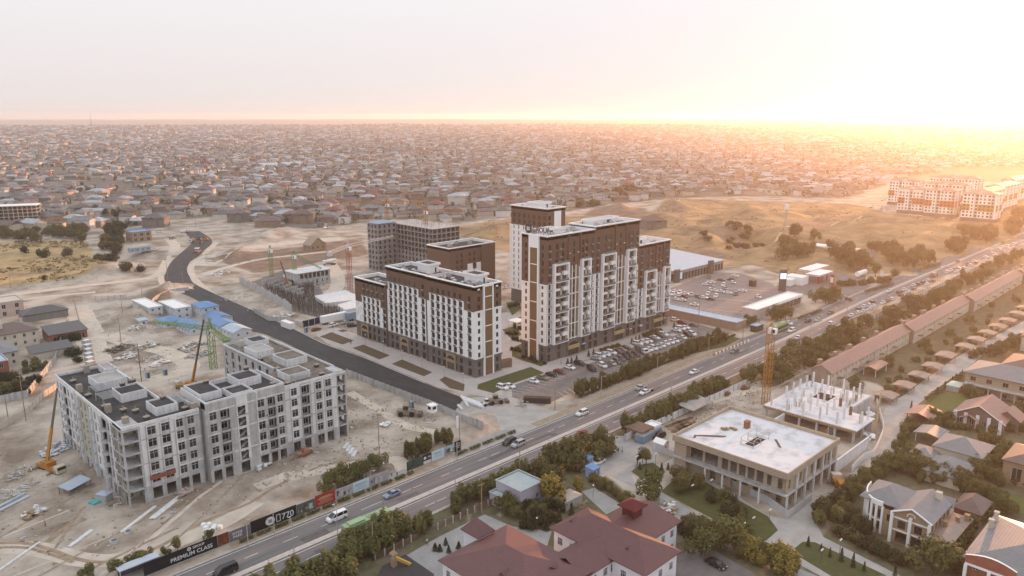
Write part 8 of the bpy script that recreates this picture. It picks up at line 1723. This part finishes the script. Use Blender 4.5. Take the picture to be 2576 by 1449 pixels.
# ---------------------------------------------------------------- poles, lamps, people
def pole(label,p,h,name='utility_pole',mat=M_WOOD,arm=None,bar=False,r=.13,lamp=False,group=None):
 o=thing(name,label,'pole' if not(arm or lamp)else 'street lamp',(p[0],p[1], hgt(p[0],p[1])),local=True,group=group);b=MB();b.tube((0,0,-.3),(0,0,h),r,r*.6,n=6);b.build('post',mat,o)
 if arm:b=MB();b.tube((0,0,h-.1),(arm[0],arm[1],h+.5),.05,n=4);b.build('arm',mat,o);b=MB();b.box(arm[0]-.35,arm[0]+.35,arm[1]-.14,arm[1]+.14,h+.45,h+.58);b.build('lamp_head',M_METL,o)
 if bar:b=MB();b.box(-.9,.9,-.06,.06,h-.6,h-.48);b.build('crossbar',mat,o)
 if lamp:b=MB();[b.ball((x,0,h+.15),.2)for x in((-.3,.3)if lamp==2 else(0,))];b.build('lamp_globe',M_WHT,o)
 return o
for c,r_,X,Y,h,lab in((0,3,2500,1165,7,'grey street lamp beside the grey banner panel'),(1,3,190,1060,7,'grey street lamp in front of the oval emblem banner'),(1,3,1160,650,7,'grey street lamp in front of the pale blue banner'),(1,3,2025,290,7,'grey street lamp in front of the junction banners'),(2,2,1015,1210,8,'street lamp on the verge opposite the parking rows entrance'),(2,2,895,1120,8,'brown street lamp at the near end of the parking hedge'),(2,2,1460,900,8,'street lamp in the middle of the parking hedge'), (2,2,1975,690,8,'street lamp at the far end of the parking hedge')):pole(lab,T(c,r_,X,Y),h,'street_lamp',M_METL,(0,-1.6))
for c,r_,X,Y,h,lab in((1,3,830,1160,9,'tall median lamp between the minivan and the bus'),(1,3,2005,560,9,'tall median lamp right of the side entry'),(1,3,390,1300,9,'tall median lamp at the bottom edge'),(2,2,1605,1075,9,'tall median lamp beyond the pickup'),(3,2,425,495,9,'tall median lamp beyond the yellow crane'),(3,2,790,280,9,'far median lamp before the traffic queue'),(3,2,1460,95,9,'far median lamp beside the queue')):pole(lab,T(c,r_,X,Y),h,'street_lamp', M_METL,(.3,1.6),r=.11)
for c,r_,X,Y,h,bar,lab in((2,3,78,500,9,0,'wooden pole behind the lilac building'),(1,3,2272,820,8, 1,'wooden pole left of the lilac building'),(1,3,1183,1250,8,0,'wooden pole in front of the bus'),(2,3,385,335,6,1,'wooden pole among the trees by the compound'),(0,2,265,1355,15,1,'tall wooden pole behind the sunlit sheet fence'),(0,2,80,1300,7,0,'leaning thin pole at the left edge'),(0,2,1220,560,11,0,'pale pole beside the rebar heap'),(0,2,1240,320,5,0,'short pole on the spoil heap'),(0,2,1435,120,6,0,'pair pole on the brown bank'),(1,3,1243,265,13,1,'tall pale pole on the sand before the concrete block'),(1,3,2050,150,8,0,'pole behind the junction banners'),(2,2,432,1225,8,0,'plain white pole at the edge of the parking lot'),(2,2,1870,465,17,0,'very tall white pole at the end of the parking rows'),(0,1,1690,1380,13,1,'utility pole at the left edge of the curved asphalt'),(0,1,1845,1420,7,0,'thin pole on the brown bank below the curve'),(0,1,1885,960,9,0,'pole at the far end of the fresh asphalt'),(0,1,830,1290,11,0,'pole with struts at the corner of the dry field'),(0,1,110,1449,8,0,'thin pole at the lower left of the dry field'),(3,1,700,1430,10,0,'pole in front of the petrol station'),(3,1,1550,1290,9,0,'pole beside the loop road'),(3,1,530,1250,8,0,'pole behind the petrol canopies'),(0,2,1425,940,14,0,'dark bare pile standing in the site behind the block'),(2,2,2320,530,9,0,'pole at the bus bay'),(1,1,2420,940,8,0,'pole on the brown slope left of the rear tower'),(0,1,1970,830,9,0,'utility pole above the far end of the asphalt')):pole(lab,T(c,r_,X,Y),h,'utility_pole',M_WOOD if h!=14 else M_FRG,None,bar,.16)
for i,(c,X,Y,k)in enumerate(((2,815,660,1),(2,250,1000,1),(2,1980,1290,1),(2,2003,605,2),(2,1442,335,2),(2,1255,360,2),(2,2335,1050,1),(3,720,1225,2),(3,12,915,2),(2,1812,660,2),(2,2425,995,2),(3,530,1330,2))):pole('park lamp with %s, the %s from the left on the lawns'%('twin white globes' if k==2 else 'one white globe',ORD[[4,0,7,8,3,2,9,11,6,5,10,1][i]]),T(c,3,X,Y),3.2,'park_lamp',M_FRG,None,0,.06,k)
for X,Y in((1105,580),(1285,650),(1475,745),(1670, 820),(1893,915),(2085,985),(918,500),(778,450)):pole('thin grey lamp post on the paving in front of the white block',T(1,2,X,Y),4.5,'park_lamp',M_FRG,None,0,.05,1,'lamp posts before the white block')
def figure():
 J=[(0,0,.95),(0,0,1.2),(0,0,1.42),(0,.02,1.52),(0,.03,1.68),(-.19,0,1.4),(-.26,.05,1.12),(-.24,.16,.88),(.19,0,1.4),(.26,-.05,1.12),(.25,.06,.87),(-.1,0,.9),(-.11,.1, .5),(-.11,.06,.08),(-.11,.2,.04),(.1,0,.9),(.11,-.06,.5),(.11,-.2,.1),(.11,-.06,.04)]
 E_=[(0,1),(1,2),(2,3),(3,4),(2,5),(5,6),(6,7),(2,8),(8,9),(9,10),(0,11),(11,12),(12,13),(13,14),(0,15),(15,16),(16,17),(17,18)];Rr=[.15,.14,.15, .06,.11,.07,.05,.035,.07,.05,.035,.1,.065,.045,.04,.1,.065,.045,.04]
 me=bpy.data.meshes.new('person');me.from_pydata(J,E_,[]); me.skin_vertices or me.attributes;o=link('person',me);md=o.modifiers.new('skin','SKIN')
 for v,r in zip(me.skin_vertices[0].data,Rr):v.radius=(r,r)
 me.skin_vertices[0].data[0].use_root=True;o.modifiers.new('sub','SUBSURF').levels=1;return o
fig=figure();dg=bpy.context.evaluated_depsgraph_get();fme=bpy.data.meshes.new_from_object(fig.evaluated_get(dg));bpy.data.objects.remove(fig)
def person(label,p,top,leg,hd):
 me=fme.copy();me.materials.clear();[me.materials.append(m)for m in(M('trousers_'+leg,{'dark':(.03,.03,.035),'blue':(.05,.07,.12)}[leg]),M('top_'+top,{'orange':(.55,.12,.03),'white':(.6,.6,.6),'dark':(.05,.05,.05),'grey':(.25,.25,.25)}[top]),M('skin',(.4,.25,.17)))]
 for pl in me.polygons:z=pl.center.z;pl.material_index=0 if z<.93 and abs(pl.center.x)<.2 else(1 if z<1.47 and z>1.0 else(2 if z>1.47 or z<1.0 else 1))
 o=link('person',me,None,(p[0],p[1],hgt(p[0],p[1])+.06),hd);tag(o,label,'person');b=MB();b.ball((0,.02,1.76),.115,n=8,k=4,sz=.7);h=b.build('hair' if top!='orange' else 'helmet',M_FRG if top!='orange' else PAINT['yellow']);h.parent=o
for c,r_,X,Y,t_,l_,lab in((0,3,458,955,'orange','dark','worker in orange top walking across the sand'),(1,3,1365,445,'white','dark','person in pale top at the site entry, left of another'),(1,3,1420,440,'white','dark','person in pale top at the site entry, right of another'),(2,3,1070,213,'dark','dark','person in dark clothes beside the guard house bench'),(2,3,1108,215,'white','dark','person in white top beside the guard house'), (3,3,450,885,'dark','dark','person walking alone on the pale street corner'),(1,2,955,570,'dark','dark','person walking on the paving in front of the white block'),(2,2,493,768,'dark','dark','person standing at the corner of the tall slab'),(1,3,1722,1140,'white', 'blue','person in white walking in the school yard'),(0,3,1390,445,'orange','dark','worker in orange standing on an open floor')):
 if lab.endswith('floor'):continue
 person(lab,T(c,r_,X,Y),t_,l_,RN.uniform(0,6))
 # ---------------------------------------------------------------- loose things of the building site
def put(name,label,cat,p,rz,mat,fn,group=None):
 b=MB();b.X=Matrix.Translation((p[0],p[1],hgt(p[0],p[1])+.02))@Matrix.Rotation(rz,4,'Z');fn(b);return tag(b.build(name,mat),label,cat,group)
for i in range(9):q=T(1,2,2085+22*i,1128+8*i);put('concrete_pipe','thick pale concrete pipe in the row lying at the end of the asphalt','pipe',q,-.42,M_CWL,lambda b:b.tube((0,-2.6,.5),(0,2.2,.5),.5,n=10),'concrete pipes at the asphalt end')
for X,Y,a in((2055,1215,1.2),(2120,1180,1.15)):put('concrete_pipe','single pale concrete pipe lying askew at the asphalt end' if X<2100 else 'second single concrete pipe lying askew nearer the stacked row','pipe', T(1,2,X,Y),a,M_CWL,lambda b:b.tube((-2,0,.45),(2,0,.45),.45,n=10))
for X,Y in((2050,955),(2105,950),(2075,985),(2160,970),(2145,995),(2215,975),(2095,1015)):put('bulk_bag','white bulk bag in the heap behind the banners','bag',T(0,3,X,Y), RN.uniform(0,3),M_WHT,lambda b:(b.box(-.5,.5,-.5,.5,0,.8),b.ball((0,0,.8),.5,sz=.5)),'white bags behind the banners')
for X,Y,L,w,a,lab in((815,1075,7,.9,.62,'long pale beam lying on the sand near the track'),(150,1290,14,.5,.62,'long thin concrete strip on the sand at the left edge'),(1660,790,9,1.2,.6,'bluish sheet strip in front of the concrete block'),(1400,880,12,.8,.6,'pale plank line in front of the block corner'),(1700,740,14,.7,.6,'pale plank line along the block front'),(110,695,8,.8,.5,'blue sheet pile at the left edge of the site'),(140,725,8,.8,.45,'second blue sheet pile at the left edge of the site')):put('concrete_beam',lab,'beam',T(0,3,X,Y),a,M_CWL if 'blue' not in lab else R_SKY,lambda b:b.box(-L/2,L/2,-w/2,w/2,0, .3))
for i in range(4):put('concrete_slab','pale slab in the stepped row on the sand before the block','slab',T(1,3,905+28*i,140+27*i),.75,M_CWL,lambda b:b.box(-2.0,2.0,-.5,.5,0,.25),'stepped row of slabs')
for X,Y in((1150,1115),(1293,1022)):put('manhole_ring','concrete ring on the sand, %s to the banners'%('nearer' if X<1200 else 'second nearest'),'concrete ring',T(0,3,X,Y),0,M_CW,lambda b:([b.prism([(math.cos(a)*.9,math.sin(a)*.9),(math.cos(a+.4)*.9,math.sin(a+.4)*.9),(math.cos(a+.4)*.7,math.sin(a+.4)*.7),(math.cos(a)*.7,math.sin(a)*.7)],0,.7)for a in np.arange(0,6.2,.4)],b.box(-.5,.5,-.5,.5,.02,.1)))
for c,r_,X,Y,lab in((0,2,1490,905, 'blue portable toilet behind the left wing of the block'),(0,2,1665,875,'blue portable toilet further right behind the block'),(1,2,505,445,'blue portable toilet beside the dark red car'),(1,2,1565,1205,'dark blue portable toilet beside the asphalt fence')):put('portable_toilet',lab,'toilet',T(c,r_,X,Y), .1,[PAINT['blue'],M_FRG],lambda b:(b.box(-.6,.6,-.6,.6,0,2.2,0),b.hip(-.6,.6,-.6,.6,2.2,.25,.05,0, .05),b.box(-.4,.4,-.64,-.604,.1,1.9,1)))
q=T(1,2,1775,1310);r=thing('watch_box','white watch box on legs beside the site fence','hut',q,local=True);b=MB();b.box(-1.1,1.1,-1.1,1.1,2.2,4.4,0);b.box(-1.3,1.3,-1.3,1.3,4.404,4.6,0);b.box(-.7,.7,-1.14,-1.104,3.2,4.1,1);b.box(-1.14,-1.104,-.7,.7,3.2,4.1,1);b.build('cabin',[M_WHT,M_GL],r)
for x in(-1,1):
 for y in(-1,1):b=MB();b.box(x-.07,x+.07,y-.07,y+.07,0,2.2);b.build('leg',M_METL,r)
def heap(n,s,mats,h=1.0,bar=False):
 rn=random.Random(int(n*s*10))
 def fn(b):
  X0=b.X
  for i in range(n):b.X=X0@Matrix.Translation((rn.uniform(-s,s),rn.uniform(-s*.6,s*.6),rn.uniform(0,h*.5)))@Matrix.Rotation(rn.uniform(0,3.1),4,'Z')@Matrix.Rotation(rn.uniform(-.3,.3),4,'X');L=rn.uniform(.4,2.6 if bar else 1.5);w=.07 if bar else rn.uniform(.15,.7);b.box(-L/2,L/2,-w,w,0,rn.uniform(.08,.5 if not bar else .15),i%mats)
 return fn
DB=[M_CWL,M_WOOD,M_CW]
for c,r_,X,Y,n,s,lab,mt,bar in((0,2,1200,620,160,6,'dark tangled heap of steel behind the block',[MATS['rebar_dark']],True),(0,2,1280,700,40,4,'pile of pale concrete panels behind the left wing',[M_CWL],False),(0,2,1460,600,60,5,'mixed heap of boards and blocks beside the steel heap',DB,False),(0,2,1500,720,80,5,'scattered steel and planks behind the block',DB,True),(0,2,1600,770,40,3.5,'pale block stack behind the block near the toilets',[M_CWL],False),(0,2,1380,450,30,5,'scatter of sheets on the dirt behind the block',DB,False),(0,2,1930,600,80,6,'heap of pipe pieces under the green crane',DB,False),(0,2,2010,680,60,5,'grey rubble heap under the green crane',[M_CW],False),(0,3,180,430,60,4,'stack of planks left of the mobile crane',DB,True),(0,3,180,590,60,5,'pile of formwork boards at the left of the site',DB,True),(0,3,340,830,40,2.2,'small stack of pale trestles on the sand',[M_CWL,M_WOOD],False),(0,3,580,190,50,5,'plastic covered heap beside the left wing',[M_CWL,R_SKY],False),(0,3,1870,640,36,1.6,'stack of bagged blocks at the block front',[M('bag_rose',(.42,.35,.32),(.34,.28,.26),scale=2)],False),(0,3,1200,700,60,3,'rubble and timber at the corner of the block',DB,True),(1,3,60,370, 14,2,'pale crates at the block front',[M_CWL],False),(1,3,470,240,40,2.4,'brick pallets before the middle of the block',[M_RBRICK,M_WOOD],False),(1,2,1300,1385,12,1.4,'white debris on the sand below the loader',[M_WHT],False), (2,2,110,1170,40,3,'brown debris beside the parking lot corner',DB,True),(1,1,640,1420,60,6,'scattered formwork in front of the small shell',DB,True),(2,3,690,740,30,1.8,'heap of old boards beside the metal garage',[M_WOOD,M_CW],True),(2,3,1580,780,40,2.6,'builders rubble behind the far school wing',DB,False),(3,3,1000,60,40,2.4,'white rubbish heap beside the columned deck',[M_WHT,M_CW],False),(3,2,1030,1290,20, 1.6,'pale sheets at the foot of the leaning plank',[M_WHT],False),(0,1,2200,1310,50,8,'white wrapped stacks beside the curved asphalt',[M_WHT,R_SKY],False),(1,2,60,210,60,7,'scattered formwork along the foundation wall',DB,True),(1,2,250,300,50,6,'white rubble along the asphalt edge fence',[M_CWL,M_CW],False),(0,2,2400,100,60,8,'steel cages along the far asphalt edge',DB,True)):
 put('material_heap',lab,'material heap',T(c,r_,X,Y),.5,mt,heap(n,s,len(mt),1.6,bar))
for i in range(6):put('concrete_block_stack','pale block in the line along the mesh fence','concrete block',T(0,2,870+8*i,560+42*i),.3,[M_CWL,M_CW],lambda b:(b.box(-1.3,1.3,-1.3,1.3,0,1.4,1,0),),'blocks along the mesh fence')
def litter():
 rn=random.Random(9);b=MB();Z=[TL(0,3,[(-60,200),(900,300),(1300,800),(2400,400),(2576,650),(1500,1100),(400,1420), (-60,1440)]),TL(1,3,[(0,350),(900,60),(1500,60),(1500,230),(800,420),(0,620)]),TL(1,2,[(930,1000),(1900,1320),(1700,1440),(950,1440)]),TL(0,2,[(900,200),(1500,300),(1900,700),(1900,950),(1450,900),(900,640)]),TL(2,2,[(1650,1400),(2450,950),(2560,1150),(1900,1440)])]
 for P in Z:
  xs=[p[0]for p in P];ys=[p[1]for p in P];k=0
  while k<260:
   x,y=rn.uniform(min(xs),max(xs)),rn.uniform(min(ys),max(ys))
   if not inpoly(x,y,P):continue
   k+=1;L=rn.uniform(.08,.3)*(2.5 if rn.random()<.06 else 1);b.X=Matrix.Translation((x,y,hgt(x,y)))@Matrix.Rotation(rn.uniform(0,3),4,'Z');b.box(-L,L,-L*rn.uniform(.2,.8),L*.5,0,rn.uniform(.08,.4),rn.choice((0,0,1,2,3)),bot=False)
 tag(b.build('rubble',[M_CW,M_WOOD,M_DUST,M_RUT]),'stones, scraps and offcuts strewn over the building ground','rubble',kind='stuff')
 V=[];Fc=[]
 for P in Z_DRY:
  xs=[p[0]for p in P];ys=[p[1]for p in P];k=0
  while k<1500:
   x,y=rn.uniform(min(xs),max(xs)),rn.uniform(min(ys),max(ys));k+=1
   if not inpoly(x,y,P)or vn(x*1.7,y*1.7)<-.05:continue
   z=hgt(x,y);R_=rn.uniform(.5,1.8)
   for _ in range(9):
    c=Vector((x+rn.uniform(-R_,R_),y+rn.uniform(-R_,R_),z+rn.uniform(.1,.7)));t1=Vector((rn.uniform(-1,1),rn.uniform(-1,1),rn.uniform(-.4,.4))).normalized()*.55;t2=t1.cross(Vector((rn.uniform(-1,1),rn.uniform(-1,1),1))).normalized()*.35;i=len(V);V+=[tuple(c-t1),tuple(c-t2),tuple(c+t1),tuple(c+t2)];Fc.append((i,i+1, i+2,i+3))
 me=bpy.data.meshes.new('dry_scrub');me.from_pydata(V,[],Fc);me.materials.append(M('scrub',(.12,.09,.04),(.2,.15, .07),scale=.05));tag(link('dry_scrub',me),'dry scrub tufts over the golden slopes','scrub',kind='stuff')
litter()
for X,Y,L,a,m_ in((300,900,26,.5,1), (900,1180,40,.35,1),(1300,1230,30,.55,0),(1650,960,44,.62,1),(1750,900,40,.6,0),(2100,760,40,.66,1),(700,960,18,1.0,1),(150,1010,24,.2,0),(420,1330,40,.12,0),(900,1390,40,.2,1)):
 q=T(0,3, X,Y);ribbon('dirt_track',[(q.x-L/2*math.cos(a),q.y-L/2*math.sin(a)),(q.x,q.y+RN.uniform(-1,1)),(q.x+L/2*math.cos(a),q.y+L/2*math.sin(a))],RN.uniform(.4,.9),M_RUT if m_ else M_DUST,.03+.001*(X%7))
r=put('barrier_line','long orange and white barrier along the upper lanes','barrier',(0,0),0,[M('barrier_orange',(.45,.2,.1),(.4,.17,.09),scale=1),M_WHT],lambda b:[b.box(258+1.4*i,259.3+1.4*i,148.7,149.0,0,1.0,i%2)for i in range(20)])
q=T(0,3,1400,1420);r=thing('bus_shelter', 'bus shelter with pale blue sheet roof cut by the bottom edge','bus shelter',q,local=True);b=MB();b.box(-4,4,-1.2,1.2,2.5,2.7);b.build('roof',R_SKY,r);b=MB();[b.box(x-.08,x+.08,y-.08,y+.08,0,2.5)for x in(-3.8,3.8)for y in(-1,1)];b.build('post',M_METL,r);b=MB(); b.box(-3.7,3.7,.95,1.05,.3,2.4);b.build('back_panel',M_GL,r)
q=T(1,3,1460,1340);r=thing('play_slide','yellow slide on the dark playground mat','slide',q,local=True);b=MB();b.tube((-1,.6,2),(1.4,-1.4,.2),.4,n=4);b.build('chute',PAINT['yellow'],r);b=MB();b.box(-1.8,-.8,.2,1.2,0,2);b.hip(-1.8,-.8,.2,1.2,2.9,.8,.2,0);b.build('tower',M_BRICK,r)
q=T(2,3,1288, 320);r=thing('notice_board','dark notice board on two legs on the round lawn','board',q,local=True);b=MB();b.box(-1.6,1.6,-.08,.08,1.4,3.2);b.build('panel',M_FRB,r);b=MB();b.box(-1.2,-1.0,-.06,.06,0,1.4);b.box(1.0,1.2,-.06,.06,0,1.4);b.build('leg',M_FRG,r)
q=T(1,3,2015,100);r=thing('flagpole','white feather flag on a pole behind the junction banners','flag',q,local=True);b=MB();b.tube((0,0,0),(0,0,8),.05,n=5);b.build('post',M_METL,r);b=MB();b.prism([(0.05,-.02),(1.0,-.02),(1.0,.02),(.05,.02)],4.2,7.9);b.build('cloth',M_WHT,r)
q=T(2,2,255,1150);put('container','dark flat container lying at the corner of the parking lot','container',q,-.9,M_FRB,lambda b:b.box(-4.5,4.5,-1.1,1.1,0,1.8));put('barrier_pole','white lifting barrier at the compound entry', 'barrier',T(2,3,920,205),.75,M_WHT,lambda b:(b.box(-3,3,-.06,.06,.95,1.08),b.box(2.8,3.2,-.2,.2,0,1.1)))
b=thing('sand_shed','rusty sheet lean-to on the red sand before the block corner','shed',T(0,3,760,580),.4,local=True);m_=MB();m_.face([(-3.2,-2,1.6),(3.2,-2,1.9),(3.2,2,2.3),(-3.2,2,2.0)]);m_.face([(-3.2,-2,1.5),(-3.2,2,1.9),(3.2,2,2.2),(3.2,-2,1.8)]);m_.build('roof',R_SKY,b);m_=MB();[m_.box(x-.1,x+.1,y-.1,y+.1,0,1.7)for x in(-3,3)for y in(-1.8,1.8)];m_.box(-2,1,0,1.6,0,1.2);m_.build('post',M_WOOD,b)
put('tool_cabin','small pale cabin with blue lid beside the block corner','cabin',T(0,3,1060,690),.5, [M_METL,R_SKY],lambda b:(b.box(-1.1,1.1,-1.4,1.4,0,1.9,0),b.hip(-1.1,1.1,-1.4,1.4,1.9,.4,.2,1)));put('water_tank','turquoise flat tray on the sand near the pale cabin','tray',T(0,3,955,715),.4,M('turquoise',(.1,.42,.42)),lambda b:b.box(-1,1,-1,1,0,.5));put('courtyard_pavilion', 'small white arched pavilion in the courtyard between the blocks','pavilion',T(2,2,50,390),0,M_WHT,lambda b:(b.box(-3,3,-3,3,2.8,3.1),[b.box(x-.15,x+.15,y-.15,y+.15,0,2.8)for x in(-2.8,0,2.8)for y in(-2.8,2.8)]))
